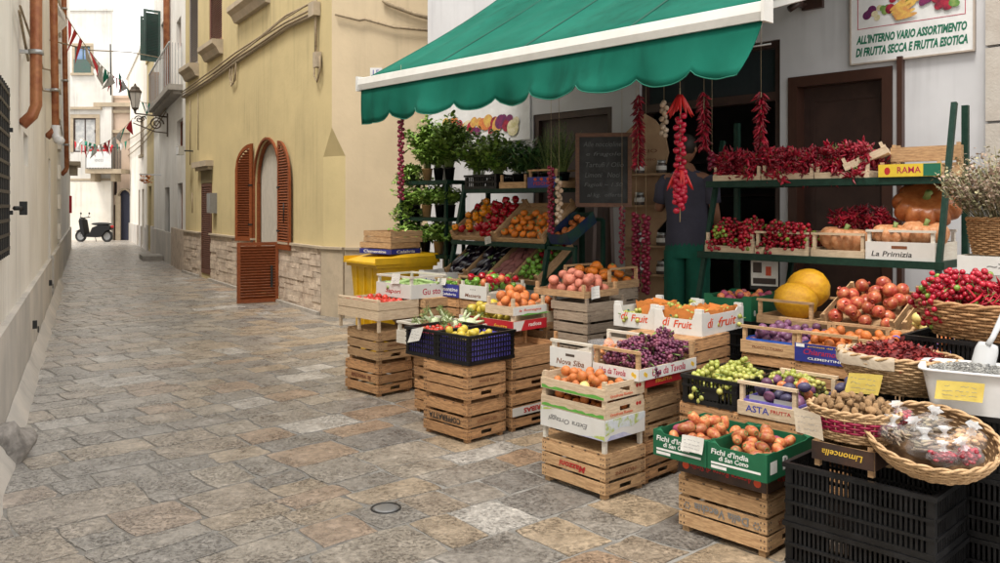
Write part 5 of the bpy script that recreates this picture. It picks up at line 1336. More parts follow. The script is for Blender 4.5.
for k,(lab) in enumerate(('lower empty wooden crate with blue print on the yellow bin lid','upper empty wooden crate lying on the yellow bin')):
    t=tray(rel(bc,.25,-.20,1.096+k*.118+ .001*k),.50,.40,.118,lab,rot=.07-.1*k,mt=W_MID,fs_=((0,.05),(.06,.115)),es=((0,.05),(.06,.115)),hole=False,cat='crate',
      panel=((CARD_B,0,.05,[('Clementine',0,.025,.36,.03,INK_WHITE,.1,False)]) if k==0 else None),epanel=((CARD_B,0,.05,[('Calabria',0,.025,.25,.03,INK_WHITE,.1,False)]) if k==0 else None))
# C : COFFERATTA stack
CC=cz(467,445,0)
zC=stack(CC,.46,.36,[.262,.262],['bottom crate with upside-down black lettering, below the violet fruit crates','crate directly under the violet-lined plastic crates'],
   txts={0:('COFFERATTA',.72,INK_BLACK,0)},etx={0:('ORTOFRUTTA',.5,INK_BROWN),1:('via Roma',.4,INK_BROWN)},rot=-.02)
c1=cz(469,366.6,zC)
P2=plastic_crate(c1,.33,.44,.20,'violet-lined black plastic crate of small yellow pears, nearest the camera of the pair',rot=.03,liner=BLUEP,bars=.028,ribs=(.30,.47,.64,.81),group='violet-lined plastic crates',solid=False,bed=.07)
P1=plastic_crate(rel(c1,-.345,.0,zC),.33,.44,.20,'violet-lined black plastic crate of red radishes, left of the pair',rot=.02,liner=BLUEP,bars=.028,ribs=(.30,.47,.64,.81),group='violet-lined plastic crates',solid=False,bed=.09)
pile(P2,(-.14,.12,-.20,.10),.085,'yellow_pear',.030,32,flat(.14),'small yellow pear in the violet-lined plastic crate','pear','yellow pears in the violet-lined crate',3)
for y_,h_ in ((-.1,.12),(.08,.14)): pass
pile(P1,(-.14,.14,-.20,.20),.105,'tomato',.018,150,flat(.11),'small red radish in the left violet-lined crate','radish','red radishes in the violet-lined crate',4,name='radish')
note(P1,-.02,-.235,.155,.13,.10,tw=.3); note(P2,-.03,-.235,.09,.10,.06) if False else None
# B : stack left behind C with the fennel tray
CB=rel(CC,-.50,.30)
zB=stack(CB,.46,.36,[.262,.262],['bottom crate behind and left of the lettered crate, under the fennel','upper crate behind and left of the lettered crate, under the fennel'])
tB=tray(rel(CB,.02,-.06,zB),.62,.42,.17,'white wooden tray of fennel left of the violet crates',mt=W_WHITE,fs_=((0,.10),),es=((0,.10),),rail='fe',bed=.05)
pile(tB,(-.15,.29,-.18,.18),.062,'fennel_bulb',.050,14,flat(.19),'white fennel bulb with green tops in the white tray','fennel','fennel bulbs in the white tray',5,upright=1.2,scale=.05)
# D : RIBAS stack right behind C
CD=rel(CC,.0,.42)
zD=stack(CD,.36,.50,[.262,.262],['bottom crate with a white strip and red letters behind the COFFERATTA crate','second crate up, right behind the violet-lined crates'])
d0=Vector(CD)+Vector((0,0,0))
rb=bpy.data.objects
o=[q for q in bpy.data.objects if q.get('label','').startswith('bottom crate with a white strip')][0]
m=MB(); m.box(.1815,.1835,-.245,.245,.108,.168); m.build('printed_strip',CARD_W,o); text(o,'RIBAS',.17,.035,(.1840,-.05,.138),'right',INK_RED,bold=.03,flip=True); text(o,'RIBAS',.15,.035,(.1840,.15,.138),'right',INK_RED,bold=.03,flip=True)
tD2=tray(rel(CD,.0,.0,zD),.36,.50,.135,'empty tray between the crates and the red-sided pear tray',mt=W_WARM,fs_=((.0,.06),),es=((.0,.06),))
S1=rel(CC,-.42,.62); zS=stack(S1,.46,.34,[.262,.262],['bottom crate hidden behind the fennel and violet crates','upper crate hidden behind the fennel and violet crates'])
tS=tray(rel(S1,0,0,zS),.46,.34,.135,'tray standing behind the violet crates under the pear tray',mt=W_WARM,fs_=((.0,.06),),es=((.0,.06),))
zN=zD+.137
cN=cz(513,332,zN)
tN=tray(cN,.60,.36,.115,'red-sided wooden tray of yellow pears',mt=W_PALE,fs_=((0,.075),),es=((0,.075),),
   panel=(CARD_R,0,.075,[('frutta',.17,.03,.14,.03,INK_YEL,.2,False)]),epanel=(CARD_R,0,.075,[('radiosa',.05,.04,.14,.03,INK_WHITE,.2,False)]))
m=MB(); m.box(-.298,-.20,-.1852,-.1842,.002,.073); m.build('white_flash',CARD_W,tN); m=MB(); m.prism([(-.178,.002),(-.10,.002),(-.06,.073),(-.178,.073)],.3042,.3052,'yz'); m.build('white_flash',CARD_W,tN)
pile(tN,(-.28,-.00,-.17,.16),.012,'yellow_pear',.040,36,flat(.15),'yellow pear in the red-sided wooden tray','pear','yellow pears in the red-sided tray',6)
zM=zN+.117
cM=rel(cN,0,.0,zM)
tM=tray(rel(cM,.0,.0,zM),.30,.36,.125,'printed wooden tray heaped with orange peaches above the red-sided tray',mt=W_PALE,fs_=((0,.065),),es=((0,.065),),
   epanel=(CARD_W,.0,.06,[('la Romagna',0,.03,.24,.025,INK_ORANGE,.2,False)]))
m=MB(); m.prism([(-.16,.003),(.17,.003),(.12,.014),(.03,.009),(-.08,.018)],.2042,.2048,'yz'); m.build('green_print',INK_LGREEN,tM)
pile(tM,(-.145,.145,-.17,.17),.012,'peach',.042,30,dome(.19,0,0,.22,.24,.11),'orange peach heaped in the printed wooden tray','peach','orange peaches above the red-sided tray',7)
tO=tray(rel(cM,-.01,.375,zN+.03),.40,.31,.14,'pale tray of small peaches behind the heaped orange peaches',mt=W_PALE,fs_=((0,.085),),es=((0,.085),),hole=False)
pile(tO,(-.18,.18,-.14,.14),.012,'peach',.038,24,flat(.15),'peach in the low pale tray behind the heap','peach','peaches in the low pale tray',8)
OS=rel(cM,-.01,.375); stack(Vector((OS.x,OS.y,0)),.40,.31,[.235,.235,.235],['bottom crate under the low pale peach tray','middle crate under the low pale peach tray','top crate under the low pale peach tray'])
cQ=rel(cN,-.69,.38,.80)
tQ=tray(cQ,.34,.46,.15,'white wooden tray of red and green sweet peppers',bed=.06,mt=W_WHITE,fs_=((0,.12),),es=((0,.06),),rail='',hole=False,panel=(CARD_W,0,.12,[('Masseria',0,.035,.2,.03,INK_BROWN,.2,False),('. . .',0,.085,.06,.012,INK_BLACK,0,False)]))
pile(tQ,(-.15,.15,-.20,.20),.072,['green_pepper','green_pepper','red_pepper','apple'],.033,50,flat(.14),'small green or red pepper in the white wooden tray','pepper','peppers in the white wooden tray',9,name='sweet_pepper',scale=.036)
tR=tray(rel(cQ,-.35,.0,.80),.33,.30,.16,'wooden tray with a blue and white printed front, left of the peppers',mt=W_MID,fs_=((0,.11),),es=((0,.06),),rail='f',panel=(CARD_B,0,.11,[('Clementine',0,.068,.30,.035,INK_WHITE,.2,False),('di Calabria',0,.025,.26,.02,INK_WHITE,0,False)]))
note(tR,-.04,-.16,.13,.12,.06)
pile(tR,(-.15,.15,-.13,.13),.012,'green_pepper',.034,24,flat(.13),'green pepper in the blue-fronted tray','pepper','green peppers in the blue-fronted tray',10,name='sweet_pepper')
QS=rel(cQ,0,0); stack(QS,.34,.46,[.265,.265,.265],['bottom crate under the pepper tray','middle crate under the pepper tray','top crate under the pepper tray'])
RS=rel(cQ,-.35,0); stack(RS,.33,.30,[.265,.265,.265],['bottom crate under the blue-fronted tray','middle crate under the blue-fronted tray','top crate under the blue-fronted tray'])
# G + T1 : weathered crates with pale peaches; T2 : oranges
CG=Vector((.639,6.083,0)); zG=stack(CG,.34,.47,[.27,.27,.27],['bottom crate of the weathered stack in the middle of the stall','middle crate of the weathered stack in the middle of the stall','top crate of the weathered stack in the middle of the stall'],mt=W_GREY)
tG=tray(rel(CG,0,0,zG),.36,.47,.095,'empty weathered tray right under the pale peaches',mt=W_GREY,fs_=((0,.06),),es=((0,.06),))
tT1=tray(rel(CG,-.03,.0,zG+.096),.50,.42,.10,'low wooden tray of pale pink peaches with a paper note',mt=W_MID,fs_=((0,.05),),es=((0,.05),),rot=.02)
pile(tT1,(-.23,.23,-.19,.19),.01,'pale_peach',.040,40,dome(.19,-.03,0,.28,.26,.08),'pale pink peach piled in the low wooden tray','peach','pale pink peaches in the low tray',11)
note(tT1,.255,-.10,.04,.10,.09,face='right')
CT2=Vector((.86,6.5,0)); T2s=rel(CT2,.0,.0); stack(Vector((T2s.x+.0,T2s.y,0)),.40,.36,[.31,.31,.31],['bottom crate under the orange persimmons','middle crate under the orange persimmons','top crate under the orange persimmons'],mt=W_GREY)
tT2=tray(rel(CT2,.0,.0,.935),.50,.38,.17,'tall-posted wooden tray of orange persimmons behind the pale peaches',mt=W_MID,fs_=((0,.06),),es=((0,.06),),rail='e')
pile(tT2,(-.23,.23,-.17,.17),.01,'persimmon',.044,26,dome(.18,-.05,.02,.3,.26,.09),'orange persimmon in the tall-posted tray','persimmon','persimmons in the tall-posted tray',12,upright=.5)
# E : Mazzoni stack in the foreground
CE=cz(605,502,0)
zE=stack(CE,.487,.34,[.25],['foreground crate with upside-down red Mazzoni lettering on the paving'],rot=-.03,mt=W_MID,txts={0:('Mazzoni',.42,INK_RED,.25)},etx={0:('MAZZONI',.5,INK_BROWN)})
tE2=tray(rel(CE,0,0,zE),.487,.34,.185,'tray with a landscape print and upside-down lettering, on the Mazzoni crate',rot=-.03,mt=W_WHITE,foot=.072,fs_=((0,.112),),es=((0,.112),),hole=False,
   panel=(CARD_W,.0,.112,[('Extra Ortaggi',-.03,.058,.30,.038,INK_GREY,.25,True)]),epanel=(CARD_W,0,.112,[]))
m=MB(); 
m.prism([(-.243,.162),(-.243,.183),(-.13,.183),(-.19,.172)],-.1748,-.1744); m.prism([(.10,.073),(.243,.073),(.243,.10),(.18,.093)],-.1748,-.1744)
m.prism([(-.17,.10),(-.05,.13),(.05,.12),(.17,.15),(.17,.183),(-.17,.183)],.2479,.2484,'yz'); m.build('green_landscape',LEAFPRINT,tE2)
m=MB(); m.prism([(.06,.073),(.24,.073),(.24,.078),(.15,.082)],-.1752,-.1749); m.prism([(-.16,.074),(.05,.074),(-.02,.10),(-.13,.096)],.2486,.249,'yz'); m.build('violet_landscape',mat('violet_landscape_print',(.35,.36,.55),.6,(.55,.55,.7),9,.1),tE2)
zz=zE+.187
tE3=tray(rel(CE,0,0,zz),.487,.34,.10,'lower of the two cherry-printed onion trays above the landscape print',rot=-.03,mt=W_PALE,fs_=((0,.062),),es=((0,.088),),
   epanel=None)
zz2=zz+.101
tE4=tray(rel(CE,0,0,zz2),.487,.34,.10,'top tray of peeled oranges with cherry print, in the foreground stack',rot=-.03,mt=W_PALE,fs_=((0,.062),),es=((0,.088),))
for t_,sd in ((tE3,1),(tE4,2)):
    m=MB(); rn=random.Random(sd)
    P=[(-.235,.004)]+[(-.235+.47*k/18,.012+.012*rn.random()) for k in range(19)]+[(.235,.004)]; m.prism(P,-.1708,-.1703); m.build('green_print',INK_LGREEN,t_)
    text(t_,'Ortofrutta Romeo',.19,.016,(.2440,-.03,.018),'right',INK_ORANGE)
    m=MB()
    for a in (.105,.13): 
        P=[(a+.011*math.cos(k*.52),.05+.011*math.sin(k*.52)) for k in range(12)]; m.prism(P,.2437,.2443,'yz')
    m.build('cherry_print',INK_RED,t_)
pile(tE3,(-.22,.22,-.15,.15),.012,['mandarin','purple_prickly_pear'],.031,46,flat(.085),'orange or purple fruit in the lower cherry-printed tray','fruit','fruit in the lower cherry-printed tray',13,name='mixed_fruit',weights=[5,1])
pile(tE4,(-.22,.22,-.15,.06),.012,['mandarin','quince'],.031,44,dome(.10,-.02,-.04,.4,.3,.055),'orange mandarin in the top cherry-printed tray','mandarin','mandarins in the top cherry-printed tray',14,name='mandarin',weights=[9,1])
# F, F2 stacks behind E
CF=rel(CE,0,.36)
zF=stack(CF,.46,.36,[.248,.248],['bottom crate right behind the Mazzoni crate','second crate up behind the Mazzoni crate'])
tF=tray(rel(CF,0,0,zF),.46,.36,.115,'red-striped tray under the black grape tray',mt=W_WARM,foot=.0,fs_=((.045,.10),),es=((.06,.112),),hole=False,panel=(CARD_R,.05,.10,[]),epanel=(CARD_R,.06,.112,[('FRUTTA',0,.086,.16,.02,INK_YEL,0,False)]))
CF2=rel(CE,0,.86); zF2=stack(Vector((CF2.x,CF2.y,0)),.50,.44,[.258,.258,.258],['bottom crate under the di fruit boxes','middle crate under the di fruit boxes','top crate under the di fruit boxes'])
CF3=rel(CE,-.52,.62); stack(Vector((CF3.x,CF3.y,0)),.46,.36,[.258,.258],['lower crate hidden left behind the grape trays','upper crate hidden left behind the grape trays'])
zU=zF+.117
cU=cz(639,382,zU)
UVA=[('Uva da Tavola',-.02,.034,.19,.034,INK_PINK,.2,False)]
tU=tray(cU,.33,.57,.165,'white printed tray of black grapes with red lettering',mt=W_MID,fs_=((0,.066),),es=((0,.066),),rail='f',hole=False,
   panel=(CARD_W,0,.066,UVA),epanel=(CARD_W,0,.066,[('Uva da Tavola',0,.034,.33,.042,INK_PINK,.2,False)]))
def pears_print(parent,pts):
    m=MB()
    for face,u,z in pts:
        for du,dz in ((0,0),(.014,-.008)):
            P=[(u+du+.011*math.cos(k*.63),z+dz+.013*math.sin(k*.63)) for k in range(10)]
            if face=='f': m.prism(P,-.2895,-.289)
            else: m.prism(P,.169,.1695,'yz')
    m.build('yellow_fruit_print',INK_YEL,parent)
pears_print(tU,[('f',.125,.036),('e',-.235,.036),('e',.235,.036)])
gb=lambda o,box,z0,base,n,label,group,seed,mound,r=.045: pile(o,box,z0,[base+'0',base+'1',base+'2'],r,n,mound,label,'grapes',group,seed,scale=1,sq=.62,name='grape_bunch',upright=.5,rr=.1)
gb(tU,(-.155,.155,-.27,.27),.010,'grapes_red',44,'bunch of black-red grapes heaped in the white printed tray','black-red grape bunches in the printed tray',15,dome(.20,0,.05,.22,.34,.10))
m=MB(); rn=random.Random(3)
for k in range(6): m.leaf((-.1+.02*k,.1+.02*rn.random(),.17),(rn.uniform(-1,1),rn.uniform(-1,1),.6),(0,0,1),.05,.04)
lf_=m.build('vine_leaf',F_LEAF); lf_.matrix_world=mw(tU); tag(lf_,'small green vine leaves on the black grapes','leaves')
tU2=tray(rel(cU,-.34,.0,zU),.33,.57,.165,'white printed tray with brown lettering and a clear tub, left of the black grapes',mt=W_WHITE,fs_=((0,.118),),es=((0,.066),),rail='f',
   panel=(CARD_W,0,.118,[('Nova Siba',0,.04,.22,.034,INK_BROWN,.2,False)]))
m=MB(); m.box(-.035,.035,-.2898,-.2893,.075,.090); m.build('painted_hand_hole',NAIL,tU2)  # dark strip painted for the shade inside a hand hole
CU2=rel(cU,-.34,.2)
tb=empty('fruit_tub',rel(cU,-.36,.14,zU+.012),ANG,'clear plastic tub of orange fruit in the Nova Siba tray','tub')
m=MB(); m.lathe([(.0,.001),(.07,.001),(.095,.15),(.102,.152),(.098,.156),(.092,.15),(.068,.006),(0,.006)],28); m.build('tub_wall',CELLO,tb)
m=MB(); rn=random.Random(9)
for k in range(60):
    a=rn.uniform(0,6.28); q=.065*math.sqrt(rn.random()); m.ell((q*math.cos(a),q*math.sin(a),rn.uniform(.02,.13)),(.018,.016,.011),7,5)
m.build('tub_filling',F_PEACH,tb)
pile(tU2,(-.155,.155,.06,.27),.010,'peach',.034,20,flat(.10),'peach at the back of the Nova Siba tray','peach','peaches behind the clear tub',16)
# di fruit boxes with grapes in orange paper
cdf=cz(702,337,zF2)
DFT=[('di',-.085,.075,.055,.055,INK_ORANGE,.25),('Fruit',.035,.065,.135,.048,INK_ORANGE,.25)]
bx1=carton(cdf,.345,.55,.145,'white di fruit box of green grapes with orange paper, at the corner nearest the camera',rot=.05,mt=CARD_W,cut=.32,tabs=True,txts=DFT,etxts=[('di',-.17,.075,.07,.06,INK_ORANGE,.25),('fruit',.05,.07,.24,.062,INK_ORANGE,.25)],inner=CARD_W)
bx2=carton(rel(cdf,-.35,.018,zF2),.345,.55,.145,'left-hand white di fruit box with an orange paper punnet',rot=.05,mt=CARD_W,cut=.32,tabs=True,txts=DFT,inner=CARD_W)
for b_ in (bx1,bx2):
    m=MB()
    for a in (-.052,): P=[(a+.010*math.cos(k*.63),.115+.006*math.sin(k*.63)) for k in range(10)]; m.prism(P,-.2762,-.2754)
    m.build('green_leaf_print',INK_GREEN,b_)
def papers(o,spots,seed):
    rn=random.Random(seed)
    for (x,y,w,d) in spots:
        p=empty('paper_punnet',mw(o)@Vector((x,y,.015)),o.rotation_euler.z+rn.uniform(-.1,.1),None,'punnet','orange paper punnets in the di fruit boxes'); p['label']='orange paper punnet of green grapes in a white di fruit box'
        m=MB(); n=7
        for (a0,b0,a1,b1) in ((-w/2,-d/2,w/2,-d/2),(w/2,-d/2,w/2,d/2),(w/2,d/2,-w/2,d/2),(-w/2,d/2,-w/2,-d/2)):
            vs=[]
            for k in range(n+1):
                t=k/n; x_=a0+(a1-a0)*t; y_=b0+(b1-b0)*t; vs += [(x_*.85,y_*.85,0),(x_*1.02,y_*1.02,.135+rn.uniform(-.01,.012))]
            m.add(vs,[(2*k,2*k+2,2*k+3,2*k+1) for k in range(n)],True)
        m.add([(-w*.42,-d*.42,.001),(w*.42,-d*.42,.001),(w*.42,d*.42,.001),(-w*.42,d*.42,.001)],[(0,1,2,3)])
        m.build('paper',ORANGEP,p)
papers(bx1,[(.07,-.14,.17,.22),(-.08,-.14,.12,.2),(.05,.13,.2,.22)],3); papers(bx2,[(-.04,.05,.2,.2),(.09,-.17,.12,.16)],4)
gb(bx1,(-.16,.16,-.25,.25),.03,'grapes_green',18,'bunch of green grapes in the near di fruit box','green grapes in the near di fruit box',17,flat(.19))
gb(bx2,(-.16,.16,-.25,.25),.03,'grapes_green',14,'bunch of green grapes in the left-hand di fruit box','green grapes in the left di fruit box',18,flat(.17))
# I : Della Vecchia crate, dark label tray, two green prickly pear boxes
CI=cz(767,560,0)
zI=stack(CI,.47,.38,[.265],['foreground crate with upside-down Della Vecchia lettering on the paving'],mt=W_MID,txts={0:('Della Vecchia',.62,INK_GREY,.05)},etx={0:('VECCHIA',.5,INK_BROWN)})
o=[q for q in bpy.data.objects if q.get('label','').startswith('foreground crate with upside-down Della')][0]
m=MB()
for sx in (-1,1):
    for k in range(6): a=k*1.047; m.cbox((sx*.185+.014*math.cos(a),-.1925,.137+.014*math.sin(a)),(.007,.004,.007))
m.build('dot_emblem',INK_GREY,o)
tI=tray(rel(CI,0,0,zI),.47,.38,.105,'black printed tray with red and yellow lettering between crate and green boxes',mt=W_MID,foot=.03,fs_=((0,.07),),es=((0,.07),),hole=False,panel=(CARD_DK,0,.07,[('Arance Rosse di Sicilia',0,.042,.33,.03,INK_RED,.2,True)]),epanel=(CARD_DK,0,.07,[('Sicilia',0,.04,.2,.03,INK_RED,.2,True)]))
m=MB()
for u in (-.19,.19): P=[(u+.019*math.cos(k*.63),.067+.019*math.sin(k*.63)) for k in range(10)]; m.prism(P,-.1955,-.1945)
m.build('orange_print',INK_ORANGE,tI)
cI=cz(767,484,zI+.107)
FT=[("Fichi d'India",-.035,.088,.19,.026,INK_WHITE,.1),('di San Cono',-.015,.060,.15,.022,INK_WHITE,.1)]
g1=carton(cI,.30,.46,.125,"right green prickly pear box with white lettering, nearest the black crates",mt=CARD_G,cut=.10,txts=FT,etxts=[('B',-.06,.06,.05,.06,INK_WHITE,0)])
g2=carton(rel(cI,-.305,.0,zI+.107),.30,.46,.125,"left green prickly pear box with a paper note on its front",mt=CARD_G,cut=.10,txts=FT)
for g_ in (g1,g2):
    m=MB(); m.box(-.13,.12,-.2312,-.2306,.030,.040); m.box(-.13,-.05,-.2312,-.2306,.010,.024); m.build('white_strip',INK_WHITE,g_)
note(g2,.085,-.235,.10,.12,.075,tw=.05)
m=MB(); m.box(.1502,.1508,-.20,-.14,.03,.085); m.build('white_label',PAPER,g1)
pile(g1,(-.13,.13,-.20,.20),.008,['prickly_pear','purple_prickly_pear'],.033,34,dome(.15,-.05,.05,.25,.3,.08),'orange prickly pear in the right green box','prickly pear','prickly pears in the right green box',19,weights=[8,1],lie=False,name='prickly_pear')
pile(g2,(-.13,.13,-.20,.20),.008,['prickly_pear','purple_prickly_pear'],.033,36,dome(.15,0,0,.25,.3,.09),'orange or purple prickly pear in the left green box','prickly pear','prickly pears in the left green box',20,weights=[6,1],name='prickly_pear')
# R1 : front black crates, R2, R3, R4 behind
R1=cz(935,497,.5); 
def bl(C,La,Lb,n,H,labs,rot=0,liner=None):
    z=0
    for k in range(n): plastic_crate((C.x,C.y,z),La,Lb,H,labs[k],rot=rot,bars=.021,ribs=(.33,.62)); z+=H+.001
    return z
zR1=bl(R1,.60,.36,2,.249,['lower black plastic crate in the right foreground','upper black plastic crate in the right foreground, carrying the bag basket'])
CR2=rel(R1,.30,.38); zR2=bl(CR2,.78,.42,3,.249,['bottom black crate of the stack under the white tub','middle black crate of the stack under the white tub','top black crate of the stack under the white tub'])
CR3=rel(R1,.38,.83); zR3=bl(CR3,.80,.36,4,.243,['lowest black crate under the large chili basket','second black crate under the large chili basket','third black crate under the large chili basket','topmost black crate under the large chili basket'])
CR4=rel(R1,.15,1.70); zR4=bl(CR4,.60,.40,5,.229,['lowest black crate of the tall stack behind the chili basket','second black crate of the tall stack','third black crate of the tall stack','fourth black crate of the tall stack','topmost black crate of the tall stack under the white wooden crate'])
# J row : ASTA tray, grape crate
CJ=cz(797,425,.5); JS=Vector((CJ.x,CJ.y,0)); stack(JS,.36,.46,[.249,.249],['lower crate under the ASTA plum tray','upper crate under the ASTA plum tray'])
tJ=tray(cz(797,425,.5),.33,.48,.175,'wooden ASTA tray of plums and green grapes',mt=W_PALE,fs_=((0,.07),),es=((0,.07),),rail='f',lining=BLUEP,hole=False,panel=(W_PALE,0,.07,[('ASTA',-.05,.038,.13,.034,INK_BLUE,0,False),('FRUTTA',.08,.042,.11,.018,INK_RED,0,False)]))
m=MB(); m.box(-.12,-.01,-.20,-.196,.075,.10,); m.box(.02,.14,-.20,-.196,.072,.097); m.build('film_label',WHITEP,tJ)
pile(tJ,(-.15,.15,-.22,.12),.02,['plum','dark_plum','apple'],.034,40,dome(.15,0,-.02,.3,.35,.11),'purple plum in the ASTA tray','plum','plums in the ASTA tray',21,name='plum',weights=[4,4,1])
gb(tJ,(-.17,.12,.04,.26),.02,'grapes_green',12,'bunch of green grapes at the back of the ASTA tray','green grapes in the ASTA tray',22,flat(.20))
cJ2=cz(749,414,.5)
pJ=plastic_crate(rel(cz(797,425,.5),-.345,.02,.5),.34,.46,.155,'black plastic crate of green grapes beside the ASTA tray',bars=.028,ribs=(.62,),solid=True)
J2S=rel(cz(797,425,.5),-.345,.02); stack(J2S,.36,.44,[.249,.249],['lower crate under the black grape crate','upper crate under the black grape crate'])
gb(pJ,(-.155,.155,-.21,.21),.014,'grapes_green',30,'bunch of green grapes in the black plastic crate','green grapes in the black crate',23,flat(.185))
# bowl of dark plums
CBW=rel(R1,-.63,.86); stack(rel(R1,-.50,.74),.30,.30,[.28,.28],['lower crate under the bowl of dark plums','upper crate under the bowl of dark plums'])
bo=empty('fruit_bowl',(CBW.x,CBW.y,.563),0,'dark enamel bowl of blue-black plums','bowl')
m=MB(); m.lathe([(0,.0),(.08,.0),(.12,.02),(.16,.06),(.165,.062),(.158,.058),(.118,.026),(.08,.008),(0,.008)],36); m.build('bowl_shell',mat('dark_enamel',(.02,.02,.04),.3),bo)
pile(bo,(-.14,.14,-.14,.14),.012,'dark_plum',.028,60,dome(.17,0,0,.18,.18,.04),'blue-black plum in the dark bowl','plum','blue-black plums in the bowl',24,ell=True)
# K row
zK=.70
cK=cz(857,369,zK)
tK=tray(cK,.36,.50,.175,'wooden tray of mandarins with a blue lettered front',mt=W_MID,fs_=((0,.105),),es=((0,.06),),rail='f',panel=(CARD_B,0,.105,[('Chiaramonte',0,.060,.25,.032,INK_PINK,.25,False),('CLEMENTINE',0,.022,.2,.013,INK_WHITE,0,False),('primizie del sud',0,.09,.2,.01,INK_YEL,0,False)]))
m=MB(); m.box(-.17,-.12,-.2545,-.2540,.083,.101); m.build('flag_print',INK_WHITE,tK)
tK0=tray(rel(cK,-.37,.04,zK),.36,.50,.165,'wooden tray of purple plums lined with blue paper',mt=W_MID,fs_=((0,.075),),es=((0,.06),),rail='f',hole=False,lining=mat('blue_paper_liner',(.02,.10,.50),.5),panel=(W_MID,0,.075,[('PRODOTTO ITALIANO',0,.04,.2,.016,INK_BROWN,0,False)]))
tK3=tray(rel(cK,.37,.0,zK),.36,.50,.165,'wooden tray of netted mandarins right of the blue lettered tray',mt=W_MID,fs_=((0,.075),),es=((0,.06),),rail='f')
for q,lab in ((cK,'mandarin tray'),(rel(cK,-.37,.04),'plum tray'),(rel(cK,.37,0),'netted mandarin tray')):
    stack(Vector((q.x,q.y,0)),.36,.46,[.232,.232,.232],['bottom crate under the '+lab,'middle crate under the '+lab,'top crate under the '+lab])
pile(tK,(-.17,.17,-.24,.24),.012,'mandarin',.033,60,dome(.19,0,0,.3,.4,.12),'mandarin in the blue lettered tray','mandarin','mandarins in the blue lettered tray',25)
pile(tK3,(-.17,.17,-.24,.24),.012,'mandarin',.033,60,dome(.23,0,0,.3,.4,.14),'netted mandarin in the tray beside the blue lettered one','mandarin','netted mandarins',26)
pile(tK0,(-.17,.17,-.24,.24),.015,'plum',.029,80,dome(.17,0,.05,.3,.4,.10),'purple plum in the blue-lined tray','plum','purple plums in the blue-lined tray',27)
# blue netting ties on the mandarins
for k,(x,y) in enumerate(((-.08,-.12),(.08,-.05),(-.02,.12),(.12,.1))):
    m=MB(); c=mw(tK3)@Vector((x,y,.10)); m.tube([c+Vector((.075*math.cos(t*.5),.05*math.sin(t*.5),.075*math.sin(t*.5+1))) for t in range(13)],.005,5); tag(m.build('net_tie',BLUEP),'violet plastic net tie around the netted mandarins','net tie','violet net ties')
# L row
zL=.80
def LP(a,b,z): return rel(R1,a,b,z)
def bstack(C,La,Lb,lab): 
    return bl(C,La,Lb,3,.265,['bottom black crate under the '+lab,'middle black crate under the '+lab,'top black crate under the '+lab])
zl=bstack(LP(-1.36,1.86,0),.42,.45,'melon tray'); bstack(LP(-1.80,1.86,0),.36,.45,'green plum box'); bstack(LP(-.83,1.86,0),.50,.45,'pomegranate tray'); 
tL=tray(LP(-1.36,1.86,zl),.40,.45,.165,'wooden tray holding the two yellow melons',mt=W_MID,fs_=((0,.055),),es=((0,.055),),rail='f')
M_=mw(tL); place('melon',M_,(-.02,-.02,.145),Euler((R(70),.2,.3)),.125,'front yellow melon in the wooden tray','melon','yellow melons'); 
place('melon',M_,(-.02,.165,.215),Euler((R(80),0,.1)),.13,'rear yellow melon leaning behind the front one','melon','yellow melons')
bxg=carton(LP(-1.80,1.86,zl),.36,.47,.17,'dark green box of red plums left of the melons',rot=.06,mt=CARD_G,cut=.12)
text(bxg,'0',.025,.04,(.1504+.03,-.18,.05),'right',INK_WHITE)
pile(bxg,(-.16,.16,-.21,.21),.01,['plum','apple','purple_prickly_pear'],.033,80,flat(.17),'red plum or small apple in the dark green box','plum','red fruit in the dark green box',28,name='red_plum',weights=[2,5,2])
tP=tray(LP(-.83,1.84,zl),.46,.50,.11,'tilted wooden tray of pomegranates',mt=W_MID,fs_=((0,.06),),es=((0,.10),),tilt=R(22))
pile(tP,(-.22,.22,-.24,.24),.01,'pomegranate',.046,48,flat(.155),'orange-red pomegranate in the tilted tray','pomegranate','pomegranates in the tilted tray',29)
tY=tray(LP(-.46,1.84,zl),.33,.50,.11,'tilted wooden tray of pale yellow quinces beside the pomegranates',mt=W_MID,fs_=((0,.06),),es=((0,.10),),tilt=R(22))
bl(LP(-.46,1.86+.0,0),.33,.44,3,.265,['bottom black crate under the quince tray','middle black crate under the quince tray','top black crate under the quince tray'])
pile(tY,(-.15,.15,-.24,.24),.01,'quince',.042,26,flat(.14),'pale yellow quince in the tilted tray','quince','quinces in the tilted tray',30)
for tt,(a,la) in ((tP,(-.83,.46)),(tY,(-.46,.33))):   # prop holding the raised back edge
    q=LP(a-.02,1.84+.43,zl); m=MB(); z=math.sin(R(22))*.46
    pr_=root_at('tray_prop',q,la-.05,.03,'wooden batten propping up the tilted %s tray'%('pomegranate' if tt is tP else 'quince'),'batten'); m.box(-(la-.05)/2,(la-.05)/2,-.015,.015,0,z); m.build('batten',W_MID,pr_)
